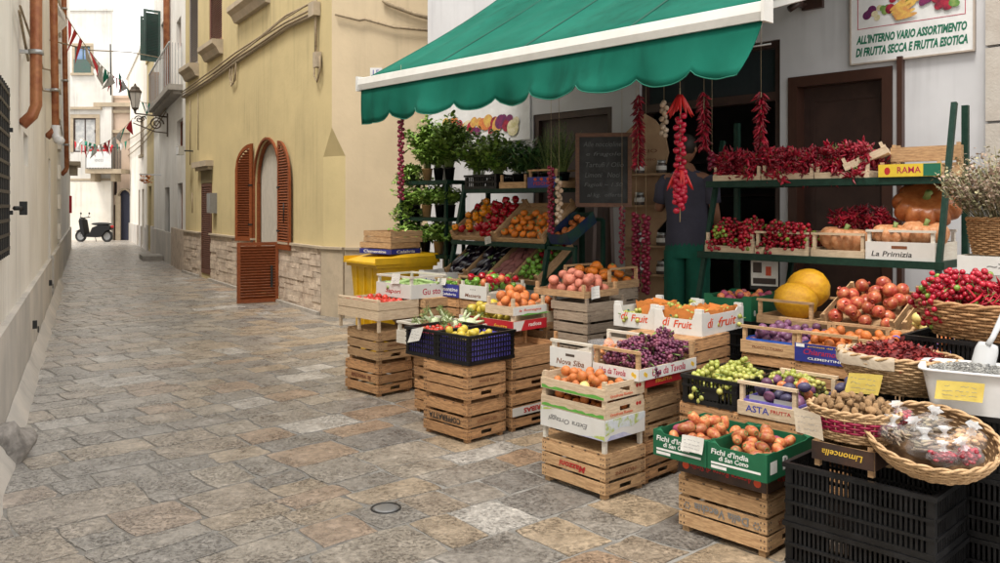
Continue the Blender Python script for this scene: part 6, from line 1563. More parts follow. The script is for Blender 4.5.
# --- baskets on the right
lm=tray(rel(R1,-.24,.04,zR1),.26,.22,.12,'small dark lettered crate under the walnut basket',mt=W_MID,foot=.03,fs_=((0,.075),),es=((0,.075),),hole=False,cat='crate',panel=(CARD_DK,0,.075,[('Limoncella',0,.038,.17,.026,INK_YEL,.2,True)]),epanel=(CARD_DK,0,.075,[]))
nb=basket(rel(R1,-.37,.15,zR1+.121),.185,.14,.125,'walnut basket with a burgundy woven band and a paper note',rows=12,stakes=28,band=(.35,.75),mt=WICKER_P)
pile(nb,(-.175,.175,-.13,.13),.03,'walnut',.018,200,dome(.155,0,0,.24,.2,.08),'brown walnut in the burgundy-banded basket','walnut','walnuts in the burgundy-banded basket',31,ell=True)
note(nb,-.12,-.15,.065,.12,.10,mt=CLOTH,tw=-.15)
bb=basket(rel(R1,-.07,.17,zR1+.105),.240,.185,.10,'shallow oval basket of cellophane bags tilted towards the viewer',tilt=R(-25)*-1 if False else R(25),tilty=R(8),rows=10,stakes=36,mt=WICKER_P)
zb_=zR1
# bags
Mb=mw(bb); rn=random.Random(40)
k=0
for (x,y,sc_,kind) in ((-.15,.07,.075,0),(-.13,-.05,.085,1),(-.02,.06,.085,1),(.0,-.06,.09,1),(.12,.05,.085,2),(.15,-.05,.08,0),(.05,.0,.075,2),(-.05,-.01,.08,1),(.08,-.10,.07,0)):
    sc_*=.84
    lab=['clear bag of dried red tomatoes among the cellophane bags','clear bag of bay and oregano among the cellophane bags','clear bag of dark dried mushrooms among the cellophane bags'][kind]
    o=empty('cellophane_bag',Mb@Vector((x,y,.085+.01*(k%3))),bb.rotation_euler.z+rn.uniform(-1,1),lab,'bag','cellophane bags in the oval basket',tilt=rn.uniform(-.2,.5)); k+=1
    m=MB(); cr_=F_CHILID if kind==0 else (F_BAGHERB if kind==1 else F_NUT)
    for j in range(60):
        a=rn.uniform(0,6.28); q=sc_*.72*math.sqrt(rn.random()); p=(q*math.cos(a),q*math.sin(a)*.75,rn.uniform(-.2,.3)*sc_)
        if kind==1: pod(m,p,(1,rn.uniform(-.3,.3),rn.uniform(-.2,.2)),sc_*.7,.0065,.2,4,rn)
        else: m.ell(p,(sc_*.21,sc_*.15,sc_*.11),7,5)
    m.build('bag_contents',cr_,o)
    m=MB(); sd=rn.uniform(0,50)
    def cell(p,t,f,sd=sd): 
        q=Vector(p); n_=noise.noise(Vector((p.x*2.5+sd,p.y*2.5,p.z*2.5)))*.22+abs(noise.noise(Vector((p.x*6+sd,p.y*6,p.z*6))))*.12
        q=q*(1+n_); return q
    m.ell((0,0,0),(sc_*.92,sc_*.75,sc_*.55),22,14,cell)
    m.build('bag_film',CELLO,o)
    m=MB()
    vs=[]; N=14
    for i,(r_,z_) in enumerate(((.25,.42),(.10,.62),(.16,.78),(.38,.98))):
        for j in range(N): t=2*math.pi*j/N; w=1+.3*math.cos(j*math.pi*.9+i); vs.append((r_*sc_*w*math.cos(t),r_*sc_*w*math.sin(t),z_*sc_*1.0))
    m.add(vs,[(i*N+j,i*N+(j+1)%N,(i+1)*N+(j+1)%N,(i+1)*N+j) for i in range(3) for j in range(N)],True)
    m.build('bag_neck',CELLO_N,o)
# chili flake basket with cloth
fb=basket(rel(R1,-.36,.60,zR2),.26,.18,.165,'oval basket of dark red dried tomato flakes lined with cloth',rows=14,stakes=36,mt=WICKER_P,rim=2,taper=.66)
m=MB(); rn=random.Random(50)
for k in range(900):
    a=rn.uniform(0,6.28); q=math.sqrt(rn.random()); x=q*.235*math.cos(a); y=q*.16*math.sin(a); z=.13+.085*(1-q*q)+rn.uniform(-.015,.012); s_=rn.uniform(.010,.022)
    d=Vector((rn.uniform(-1,1),rn.uniform(-1,1),rn.uniform(-.4,.6))).normalized(); m.leaf((x,y,z),d,(rn.uniform(-1,1),rn.uniform(-1,1),1),s_*1.8,s_,rn.uniform(-.6,.8))
m.lathe([(.235,.12),(.19,.165),(.10,.195),(0,.205)],24,sx=1,sy=.7)
ff=m.build('dried_tomato_flakes',F_FLAKE); ff.matrix_world=mw(fb); tag(ff,'dark red dried tomato flakes heaped in the cloth-lined basket','dried tomatoes',kind='stuff')
m=MB(); vs=[]; N=60; rn=random.Random(51)
for i,(r_,z_) in enumerate(((.90,.150),(.99,.172),(1.03,.176),(1.06,.155),(1.06,.120))):
    for j in range(N):
        t=2*math.pi*j/N; w=1+(.012*math.sin(j*.7)+.005*math.sin(j*1.9))*i*.5; dz=-.05*max(0,math.cos(t-3.6))*(i>2)
        vs.append((.26*r_*w*math.cos(t),.18*r_*w*math.sin(t),z_+.002*math.sin(j*1.1)))
m.add(vs,[(i*N+j,i*N+(j+1)%N,(i+1)*N+(j+1)%N,(i+1)*N+j) for i in range(4) for j in range(N) if 24<j<47],True)
c_=m.build('lining_cloth',CLOTH,fb)
note(fb,-.06,-.215,.055,.15,.09,mt=PAPER_Y,tw=.12)
# white tub of sunflower seeds with a scoop
CTB=rel(R1,.0,.47,zR2)
tbw=empty('seed_tub',CTB,ANG+.25,'white plastic tub of sunflower seeds with a yellow note','tub')
def rbox(m,w,d,z,inset=0): return
m=MB(); prof=[(.80,.0),(.86,.05),(.93,.12),(.98,.165),(1.06,.168),(1.06,.176),(.965,.176),(.90,.12),(.82,.02)]
vs=[]; N=40
def sq(t,w,d): 
    c,s=math.cos(t),math.sin(t); e=.28; return (w*math.copysign(abs(c)**e,c),d*math.copysign(abs(s)**e,s))
for r_,z_ in prof:
    for j in range(N): q=sq(2*math.pi*(j+.5)/N,(.195*r_),.145*r_); vs.append((q[0],q[1],z_))
m.add(vs,[(i*N+j,i*N+(j+1)%N,(i+1)*N+(j+1)%N,(i+1)*N+j) for i in range(len(prof)-1) for j in range(N)],True); m.add([vs[j] for j in range(N)],[tuple(range(N))]); m.add([vs[8*N+j] for j in range(N)],[tuple(range(N))])
m.build('tub_shell',WHITEP,tbw); note(tbw,-.05,-.150,.10,.17,.075,mt=PAPER_Y,tw=.05)
m=MB(); rn=random.Random(60)
for k in range(2200):
    x=rn.uniform(-.172,.172); y=rn.uniform(-.125,.125); z=.15+.035*(1-(x/.19)**2)*(1-(y/.14)**2)+rn.uniform(-.004,.006)
    d=Vector((rn.uniform(-1,1),rn.uniform(-1,1),rn.uniform(-.3,.3))).normalized(); mm=T_((x,y,z))@d.to_track_quat('X','Z').to_matrix().to_4x4(); m.add([mm@Vector(v) for v in ((-.006,0,0),(0,-.0028,.0),(0,.0028,0),(.005,0,0),(0,0,.0024),(0,0,-.002))],[(0,1,4),(1,3,4),(3,2,4),(2,0,4),(0,5,1),(1,5,3),(3,5,2),(2,5,0)],False)
m.add([(-.175,-.128,.145),(.175,-.128,.145),(.175,.128,.145),(-.175,.128,.145),(0,0,.175)],[(0,1,4),(1,2,4),(2,3,4),(3,0,4)])
sd_=m.build('sunflower_seeds',F_SEED); sd_.matrix_world=mw(tbw); tag(sd_,'black and white striped sunflower seeds filling the white tub','seeds',kind='stuff')
sp=empty('seed_scoop',CTB+A_*.02+B_*.03+Vector((0,0,.19)),ANG+.2,'grey plastic scoop stuck upright in the sunflower seeds','scoop',tilt=R(-20),tilty=R(12))
m=MB(); vs=[]; 
for i in range(9):
    v=i/8; w=.045*(1 if v<.8 else 1-.9*(v-.8))*(.55+.45*math.sin(min(1,v*2.2+.25)*math.pi/2))
    for j in range(9): a=math.pi*(j/8-.5)*1.15; vs.append((w*math.sin(a),-.032*math.cos(a)+.03,.13*v-.04))
m.add(vs,[(i*9+j,i*9+j+1,(i+1)*9+j+1,(i+1)*9+j) for i in range(8) for j in range(8)],True); o=m.build('scoop_blade',mat('grey_white_plastic',(.50,.51,.52),.3,var=.05),sp); md=o.modifiers.new('t','SOLIDIFY'); md.thickness=.003
m=MB(); m.tube([(0,.0,.08),(.01,.01,.12),(.03,.02,.26)],[.012,.011,.014],10); m.build('scoop_handle',MATS['grey_white_plastic'],sp)
# large chili basket
lb_=basket(rel(R1,-.06,1.0,zR3),.36,.20,.16,'long wicker basket heaped with cherry tomatoes and fresh chilies',rows=11,stakes=34,taper=.72)
rn=random.Random(70)
pile(lb_,(-.34,-.02,-.17,.17),.05,['cherry_tomatoes0','cherry_tomatoes1','cherry_tomatoes2'],.045,46,dome(.25,-.16,0,.28,.26,.13),'cluster of red and green cherry tomatoes in the long wicker basket','cherry tomatoes','cherry tomato clusters in the long basket',33,scale=1,sq=.7,name='cherry_tomato_cluster')
pile(lb_,(-.08,.34,-.17,.17),.05,['fresh_chilies0','fresh_chilies1','fresh_chilies2'],.045,40,dome(.22,.14,0,.3,.26,.12),'bunch of fresh red chilies in the long wicker basket','chilies','fresh chili bunches in the long basket',34,scale=1,sq=.6,name='chili_bunch')
# white crate and dried flower basket
wc=tray(rel(CR4,-.0,0,zR4),.60,.40,.17,'white wooden crate with a pencil motif on the tall black stack',mt=W_WHITE,foot=.07,fs_=((0,.10),),es=((0,.10),),hole=False,cat='crate',panel=(CARD_W,0,.10,[('orto',.12,.055,.16,.04,INK_GREY,.2,False),('~>',-.1,.05,.1,.03,INK_GREY,0,False)]))
db=basket(rel(CR4,-.38,.20,zR4+.171),.22,.18,.20,'orange-brown wicker basket of dried oregano and flowers',rows=16,stakes=32,taper=.86)
m=MB(); rn=random.Random(80); fl=MB()
for k in range(420):
    a=rn.uniform(0,6.28); q=math.sqrt(rn.random()); x=q*.15; p=Vector((x*math.cos(a),x*math.sin(a),.15)); L=rn.uniform(.30,.50)*(1-.3*q); d=Vector((q*.85*math.cos(a)+rn.uniform(-.15,.15),q*.75*math.sin(a)+rn.uniform(-.15,.15),1)).normalized()
    e=p+d*L; m.tube([p,p+d*L*.5+Vector((rn.uniform(-.01,.01),rn.uniform(-.01,.01),0)),e],.0018,3)
    tgt=fl if a>3.6 and a<5.9 and rn.random()<.8 else m
    for j in range(14):
        pp=p+d*L*rn.uniform(.5,1.08)+Vector((rn.uniform(-1,1),rn.uniform(-1,1),rn.uniform(-1,1)))*.022
        tgt.leaf(pp,(rn.uniform(-1,1),rn.uniform(-1,1),rn.uniform(-.5,1)),(rn.uniform(-1,1),0,1),.024,.016)
dr_=empty('dried_flowers',mw(db).translation,ANG,'dense bunch of dried oregano and flower heads in the upright wicker basket','dried flowers')
m.build('dried_sprigs',F_HERBDRY,dr_); fl.build('flower_heads',F_FLOWDRY,dr_)
# ================================================================ RIGHT SHELF UNIT
SR=Vector((2.8,5.3,0)); Lr_=1.73
sr=empty('shelf_rack',SR-A_*Lr_/2+B_*.0,ANG,'dark green steel shelf rack on the right carrying chilies, tomatoes and pumpkins','rack')
h=Lr_/2
for sx in (-1,1):
    m=MB(); m.bar((sx*h,-.32,0),(sx*h,.30,2.28 if sx>0 else 2.12),.034); m.build('front_post',GREENP,sr)
    m=MB(); m.bar((sx*h,.52,0),(sx*h,.52,2.28),.04); m.build('rear_post',GREENP,sr)
zm,zt_=1.235,1.79
for z,y0,y1 in ((zm,.0,.50),(zt_,.13,.50)):
    m=MB(); m.box(-h-.04,h+.04,y0-.02,y0+.02,z-.05,z); m.box(-h-.04,h+.04,y1,y1+.03,z-.05,z)
    m.box(-h,-h+.03,y0+.02,y1,z-.05,z-.002); m.box(h-.03,h,y0+.02,y1,z-.05,z-.002)
    for k in range(4): yy=y0+.06+k*(y1-y0-.1)/4; m.box(-h+.03,h-.03,yy,yy+.03,z-.02,z-.003)
    m.build('shelf',GREENP,sr)
m=MB(); m.bar((-.30,.10,.4),(-.30,.35,1.18),.03); m.bar((.0,.10,.4),(.0,.35,1.18),.03) if False else None; m.build('brace',GREENP,sr)
Ms=mw(sr)
def shelf_corner(x1,y0,z): q=Ms@Vector((x1,y0,0)); return Vector((q.x,q.y,z))
# middle shelf trays
m1=tray(shelf_corner(-.44,.02,zm),.42,.40,.15,'left shelf tray spilling cherry tomatoes on the vine',mt=W_PALE,fs_=((0,.05),),es=((0,.09),))
m2=tray(shelf_corner(-.01,.02,zm),.42,.40,.17,'second shelf tray of cherry tomatoes on the vine',mt=W_PALE,fs_=((0,.05),),es=((0,.06),),rail='f')
m3=tray(shelf_corner(.39,.02,zm),.38,.40,.17,'shelf tray holding one pale ribbed pumpkin under dried chilies',mt=W_PALE,fs_=((0,.05),),es=((0,.06),),rail='f')
m4=tray(shelf_corner(.845,.0,zm),.44,.42,.20,'La Primizia shelf crate of pumpkins at the right end',mt=W_WHITE,fs_=((0,.12),),es=((0,.12),),rail='f',hole=False,cat='crate',panel=(CARD_W,0,.12,[('La Primizia',-.05,.04,.26,.035,INK_BLACK,.2,False)]))
m=MB(); m.box(-.05,.05,-.2152,-.2142,.075,.095); m.build('painted_hand_hole',INK_BROWN,m4)  # brown strip in place of a shaded hand hole, nothing is cut
for o_,sd,lab in ((m1,1,'left'),(m2,2,'second')):
    pile(o_,(-.20,.20,-.24,.18),.01,['cherry_tomatoes0','cherry_tomatoes1','cherry_tomatoes2'],.05,32,dome(.25,0,.0,.3,.3,.14),'vine of cherry tomatoes in the %s shelf tray'%lab,'cherry tomatoes','cherry tomatoes in the %s shelf tray'%lab,sd,scale=1.1,sq=.72,name='cherry_tomato_cluster',weights=[3,2,3])
place('pumpkin',mw(m3),(-.02,-.03,.125),Euler((.05,.1,.4)),.135,'pale ribbed pumpkin in the middle of the shelf','pumpkin','pumpkins on the rack')
place('pumpkin',mw(m4),(-.08,-.08,.165),Euler((.1,0,.9)),.115,'pale pumpkin at the left of the La Primizia crate','pumpkin','pumpkins on the rack')
place('pumpkin',mw(m4),(.10,-.04,.175),Euler((.2,.1,.2)),.125,'pale pumpkin at the right of the La Primizia crate','pumpkin','pumpkins on the rack')
place('dark_pumpkin',mw(m4),(.06,.12,.37),Euler((R(48),.05,.2)),.175,'large glossy brown pumpkin on top of the La Primizia crate','pumpkin','pumpkins on the rack')
CH=['dried_chilies0','dried_chilies1','dried_chilies2']
def chp(o,box,z0,n,mound,lab,grp,seed,name='dried_chili_bunch'): pile(o,box,z0,CH,.05,n,mound,lab,'dried chilies',grp,seed,scale=1.15,sq=.62,name=name)
chp(m3,(-.18,.30,.0,.20),.20,9,flat(.16),'dried chili bunch resting on the shelf behind the pumpkins','dried chilies above the pumpkins',41)
# top shelf
xs=(-.44,-.02,.38)
for k,x in enumerate(xs):
    t_=tray(shelf_corner(x,.12,zt_),.41 if k<2 else .39,.36,.11,['left','middle','right'][k]+' top-shelf tray heaped with dried chilies',mt=W_PALE,fs_=((0,.045),),es=((0,.05),),hole=False)
    chp(t_,(-.21,.21,-.21,.18),.01,36,dome(.27,0,0,.4,.34,.18),'dark red dried chili bunch in the %s top-shelf tray'%['left','middle','right'][k],'dried chilies in the %s top-shelf tray'%['left','middle','right'][k],50+k)
e1=tray(shelf_corner(.50,.18,zt_+.09),.30,.34,.09,'empty wooden tray tipped on its side next to the chilies',mt=W_PALE,fs_=((0,.05),),es=((0,.05),),rot=.3); e1.rotation_euler[1]=R(-24); e1.location.z+=.02
e2=tray(shelf_corner(.85,.10,zt_),.40,.34,.10,'RAMA tray with yellow and green printed front on the top shelf',mt=W_MID,fs_=((0,.085),),es=((0,.06),),panel=(mat('yellow_print_card',(.72,.52,.04),.5),0,.085,[('RAMA',.0,.045,.15,.042,INK_PINK,0,False)]))
m=MB(); m.box(.09,.198,-.1748,-.1743,.002,.083); m.build('green_print_block',INK_GREEN,e2); m=MB(); P=[(-.14+.02*math.cos(k*.63),.04+.026*math.sin(k*.63)) for k in range(10)]; m.prism(P,-.175,-.1743); m.build('red_print',INK_RED,e2)
e3=tray(shelf_corner(.86,.44,zt_),.46,.12,.24,'tall empty crate standing on edge behind the RAMA tray',mt=W_MID,fs_=((0,.10),(.12,.22)),es=((0,.22),),hole=False,cat='crate')
# printed booklet hanging under the shelf
q=cY(764.5,286,6.35); bk=empty('price_sheet',(q.x,q.y,q.z),ANG+.3,'white printed sheet with a photo standing under the shelf','price sheet')
m=MB(); m.box(-.10,.10,-.004,.004,0,.20); m.build('sheet',PAPER,bk); m=MB(); m.box(-.085,-.02,-.0055,-.004,.10,.18); m.box(-.085,.085,-.0055,-.004,.015,.06); m.build('sheet_photo',CARD_DK,bk); m=MB(); m.box(.01,.05,-.0055,-.004,.08,.15); m.build('sheet_picture',INK_ORANGE,bk)
m=MB(); m.box(-.11,.11,.005,.02,-.03,.22); m.box(-.012,.012,.006,.018,-q.z,-.03); m.box(-.1,.1,-.08,.08,-q.z,-q.z+.01); m.build('sheet_holder',IRON,bk)

# ================================================================ LEFT RACK (slanted trays, herbs on top)
LRP=Vector((.39,7.38,0)); Ll=1.28; rk=empty('display_rack',LRP-A_*Ll/2,ANG,'dark green steel rack with slanted trays of peppers and aubergines','rack'); h=Ll/2
for sx in (-1,1):
    m=MB(); m.bar((sx*h,-.22,0),(sx*h,.20,1.86 if sx>0 else 1.80),.038); m.build('front_post',GREENP,rk)
    m=MB(); m.bar((sx*h,.52,0),(sx*h,.52,1.86),.038); m.build('rear_post',GREENP,rk)
zr1,zr2,zr3=.88,1.25,1.76
def slant(z,y0,y1,zz,name='slanted_shelf'):
    m=MB(); m.bar((-h,y0,z),(h,y0,z),.04); m.bar((-h,y1,zz),(h,y1,zz),.035); m.bar((-h,y0,z),(-h,y1,zz),.03); m.bar((h,y0,z),(h,y1,zz),.03); m.bar((0,y0,z-.005),(0,y1,zz-.005),.03); m.build(name,GREENP,rk)
TL=R(36)
slant(zr1-.02,-.04,.44,zr1+.33); slant(zr2-.02,.03,.50,zr2+.33)
m=MB(); m.box(-h-.02,h+.02,.17,.21,zr3-.04,zr3); m.box(-h-.02,h+.02,.50,.53,zr3-.04,zr3)
for k in range(5): y=.22+.055*k; m.box(-h,h,y,y+.025,zr3-.018,zr3-.002)
m.build('top_shelf',GREENP,rk)
Mk=mw(rk)
def rc(x1,y0,z): q=Mk@Vector((x1,y0,0)); return Vector((q.x,q.y,z))
u1=tray(rc(.0,.02,zr2+.005),.62,.56,.10,'slanted upper tray of red and orange peppers',mt=W_MID,fs_=((0,.045),),es=((0,.085),),tilt=TL,hole=False)
u2=tray(rc(.625,.02,zr2+.005),.62,.56,.10,'slanted upper tray of orange persimmons beside the peppers',mt=W_MID,fs_=((0,.045),),es=((0,.085),),tilt=TL,hole=False)
pile(u1,(-.30,-.02,-.27,.27),.01,['orange_pepper','red_pepper'],.042,40,flat(.13),'glossy red or orange pepper in the slanted upper tray','pepper','peppers in the slanted upper tray',60,name='sweet_pepper',weights=[3,1])
pile(u1,(.0,.30,-.27,.27),.01,['red_pepper'],.042,34,flat(.14),'glossy red pepper in the right half of the slanted tray','pepper','red peppers in the slanted upper tray',61,name='sweet_pepper')
pile(u2,(-.30,.30,-.27,.12),.01,['persimmon'],.036,60,flat(.10),'orange persimmon in the slanted tray','persimmon','persimmons in the slanted tray',62,upright=.6)
note(u1,.24,-.29,.03,.10,.08,tw=.3)
cols_=(('aubergine','black aubergine in the left slanted tray','aubergines in the left slanted tray','left slanted lower tray of aubergines'),('aubergine','black aubergine in the second slanted tray','aubergines in the second slanted tray','second slanted lower tray of aubergines'),('sweet_potato','dark sweet potato in the slanted tray','sweet potatoes in the slanted tray','slanted lower tray of sweet potatoes'),('green_pepper','small green pepper in the slanted tray','green peppers in the slanted tray','slanted lower tray of green peppers at the right'))
for k,(key,lb2,gp,tl2) in enumerate(cols_):
    t_=tray(rc(-.64+.32*(k+1),-.05,zr1+.005),.31,.56,.10,tl2,mt=W_MID,fs_=((0,.05),),es=((0,.085),),tilt=TL-R(2),hole=False)
    if key=='aubergine': pile(t_,(-.14,.14,-.26,.26),.01,key,.045,12,flat(.16),lb2,'aubergine',gp,70+k,lie=True,yaw=R(80),scale=.036)
    elif key=='sweet_potato': pile(t_,(-.14,.14,-.26,.26),.01,key,.036,18,flat(.14),lb2,'sweet potato',gp,70+k,lie=True,yaw=R(70),scale=.036)
    else: pile(t_,(-.14,.14,-.26,.26),.01,[key,'red_pepper'],.030,50,flat(.12),lb2,'pepper',gp,70+k,name='sweet_pepper',weights=[9,1])
# blue-green box at the right of the rack
bg=carton(rc(.92,.02,zr2),.24,.40,.11,'dark blue and yellow printed box hung at the right of the slanted rack',mt=mat('navy_green_print',(.01,.02,.08),.45,(.02,.06,.04),8,.2),cut=.1); bg.rotation_euler[0]=TL*.8; bg.location.z+=.1
pile(bg,(-.12,.12,-.2,.2),.01,'mandarin',.034,16,flat(.15),'mandarin in the dark printed box beside the rack','mandarin','mandarins in the dark printed box',75)
m=MB(); m.bar((.66,.04,zr2-.03),(.97,.04,zr2-.03),.03); m.bar((.66,.42,zr2+.22),(.97,.42,zr2+.22),.03); m.bar((.97,.04,0),(.97,.04,zr2-.02),.03); m.bar((.97,.42,0),(.97,.42,zr2+.22),.03); m.build('side_extension',GREENP,rk)

# herbs
def herb(loc,H,Wd,n,label,mt=None,seed=0,leaf=.045,lw=.022,pot=None,potr=.07,cat='plant',grp='potted herbs',droop=0,narrow=False):
    rn=random.Random(seed+300); o=empty('potted_herb',loc,rn.uniform(0,6),label,cat,grp)
    m=MB(); m.lathe([(0,0),(potr*.75,0),(potr,.12),(potr*1.06,.12),(potr*1.06,.135),(potr*.95,.135),(potr*.9,.11),(0,.11)],18); m.build('pot',pot or BLACKP,o)
    st=MB(); lv=MB()
    for k in range(n):
        a=rn.uniform(0,6.28); q=rn.random()**.7; d=Vector((math.cos(a)*q*Wd,math.sin(a)*q*Wd,H*rn.uniform(.55,1)*(1-.35*q))); p=Vector((math.cos(a)*q*potr*.7,math.sin(a)*q*potr*.7,.11))
        P=[p+Vector((d.x*t*t,d.y*t*t,d.z*(t-droop*t*t))) for t in (0,.25,.5,.75,1)]; st.tube(P,[.0028,.0025,.002,.0016,.001],4)
        for j in range(int(11*(H/.3)) if not narrow else 22):
            t=rn.uniform(.25,1); i=min(3,int(t*4)); c=P[i].lerp(P[i+1],t*4-i); dd=Vector((rn.uniform(-1,1),rn.uniform(-1,1),rn.uniform(-.25,.6)))
            s_=rn.uniform(.6,1.2); lv.leaf(c,dd,(0,0,1),leaf*s_,lw*s_,rn.uniform(.1,.7))
    st.build('stems',F_STEM,o); lv.build('leaves',mt or F_LEAF,o); return o
# black crate with basil, wooden crates with dark herbs on the rack top
k1=plastic_crate(rc(-.14,.16,zr3),.46,.34,.14,'black plastic crate of basil on top of the slanted rack',bars=.026,ribs=(.5,),solid=False)
k2=tray(rc(.25,.17,zr3),.36,.34,.13,'plain wooden crate of dark herbs on top of the rack',mt=W_MID,fs_=((0,.06),),es=((0,.06),),hole=False,cat='crate')
k3=tray(rc(.635,.17,zr3),.36,.34,.17,'wooden crate with a blue label and feathery herbs on top of the rack',mt=W_MID,fs_=((0,.10),),es=((0,.06),),rail='f',cat='crate',hole=False,panel=(CARD_B,0,.10,[('PESCHE',0,.04,.2,.03,INK_RED,0,False)]))
m=MB()
for u in (-.08,.0,.08): P=[(u+.02*math.cos(q*.63),.078+.014*math.sin(q*.63)) for q in range(10)]; m.prism(P,-.1752,-.1745)
m.build('orange_print',INK_ORANGE,k3)
for i,(x,y) in enumerate(((-.13,-.06),(.02,.05),(.14,-.06))):
    herb(mw(k1)@Vector((x,y,.013)),.56,.26,56,['leftmost','middle','rightmost'][i]+' basil plant in the black crate on the rack',seed=i,leaf=.075,lw=.04,droop=.08)
for i,(x,y) in enumerate(((-.07,0),(.08,.0))):
    herb(mw(k2)@Vector((x,y,.011)),.44,.26,44,['left','right'][i]+' dark-leaved herb in the plain wooden crate on the rack',mt=F_LEAFD,seed=10+i,leaf=.07,lw=.034,droop=.12)
for i,(x,y) in enumerate(((-.08,0),(.08,.02))):
    herb(mw(k3)@Vector((x,y,.011)),.56,.20,80,['left','right'][i]+' feathery rosemary in the blue-labelled crate',mt=F_LEAFD,seed=20+i,leaf=.028,lw=.005,narrow=True)
# ---- plant stand at the far left with white column
PS=cY(446,0,8.75); ps_=empty('plant_stand',(PS.x,PS.y,0)-A_*.42 if False else Vector((PS.x,PS.y,0))-A_*.26,ANG,'dark green tiered plant stand at the left edge of the shop front','stand')
Mp=mw(ps_)
for z in (1.08,1.47,1.86):
    m=MB(); m.box(-.44,.42,-.12,.16,z-.04,z); m.build('shelf',GREENP,ps_)
for x in (-.38,.38):
    for y in (-.1,.14): m=MB(); m.box(x-.015,x+.015,y-.015,y+.015,0,1.82); m.build('post',GREENP,ps_)
m=MB(); m.tube([(.05,.2,0),(.05,.2,2.4)],.055,16); m.build('white_downpipe',WHITEP,ps_)
sd=0
for z,xs_ in ((1.08,(-.28,-.08,.14,.32)),(1.47,(-.26,-.06,.16,.33)),(1.86,(-.05,.14,.32))):
    for i,x in enumerate(xs_):
        sd+=1; herb(Mp@Vector((x,0,z)),.36 if z<1.8 else .74,.25,40 if z<1.8 else 90,'%s potted herb from the left on the %s shelf of the plant stand'%(('first','second','third','fourth')[i],{1.08:'lowest',1.47:'middle',1.86:'top'}[z]),seed=40+sd,leaf=.075,lw=.04,potr=.055,droop=.15 if sd%2 else .6,pot=BLACKP if sd%3 else mat('terracotta_pot%d'%sd,(.45,.28,.12),.7))
for i,(z,x) in enumerate(((1.86,-.30),(1.47,-.38),(1.08,-.36))):
    herb(Mp@Vector((x,-.02,z)),.42-.06*i,.24,60,'leafy plant trailing over the left end of the %s stand shelf'%('top','middle','lowest')[i],seed=90+i,leaf=.06,lw=.034,potr=.05,droop=(1.5,1.6,1.4)[i],pot=BLACKP)
# white polystyrene box under the stand
q=cY(418,262,8.3); pb=carton((q.x+.3,q.y-.3,.75),.42,.3,.2,'white polystyrene box standing behind the courgettes',mt=CARD_W,cut=.05,txts=[('latte',.0,.1,.2,.07,INK_BLUE,0)])
stack(Vector((q.x+.3,q.y-.3,0)),.42,.3,[.249,.249,.249],['bottom crate under the white polystyrene box','middle crate under the white polystyrene box','top crate under the white polystyrene box'])

# ---- blackboard on an easel
q=cY(603.5,207,7.45); bb_=empty('blackboard',(q.x,q.y,0),R(-8),'framed blackboard with chalk writing standing in front of the shop window','blackboard')
W2,zb0,zb1=.50,q.z,q.z+.665
m=MB(); m.box(-W2/2+.035,W2/2-.035,-.008,.008,zb0+.035,zb1-.035); m.build('slate',BOARD,bb_)
m=MB(); 
for s_ in ((-W2/2,W2/2,zb0,zb0+.035),(-W2/2,W2/2,zb1-.035,zb1),(-W2/2,-W2/2+.035,zb0+.035,zb1-.035),(W2/2-.035,W2/2,zb0+.035,zb1-.035)): m.box(s_[0],s_[1],-.016,.012,s_[2],s_[3])
m.build('frame',BOARDW,bb_)
m=MB(); m.bar((-.12,.03,0),(-.05,.03,zb1),.03); m.bar((.12,.03,0),(.05,.03,zb1),.03); m.bar((0,.45,0),(0,.05,zb1-.05),.03); m.build('easel_leg',BROWN_D,bb_)
for k,s_ in enumerate(('Alle noccioline','e fragole','Tartufi / Olio','Limoni   Noci','Fagioli ~ 1.50','al kg.  offerta')):
    text(bb_,s_,.34-.03*(k%2),.045,(-.01+.01*(k%3),-.0085,zb1-.10-.092*k),'front',CHALK,shear=.2)

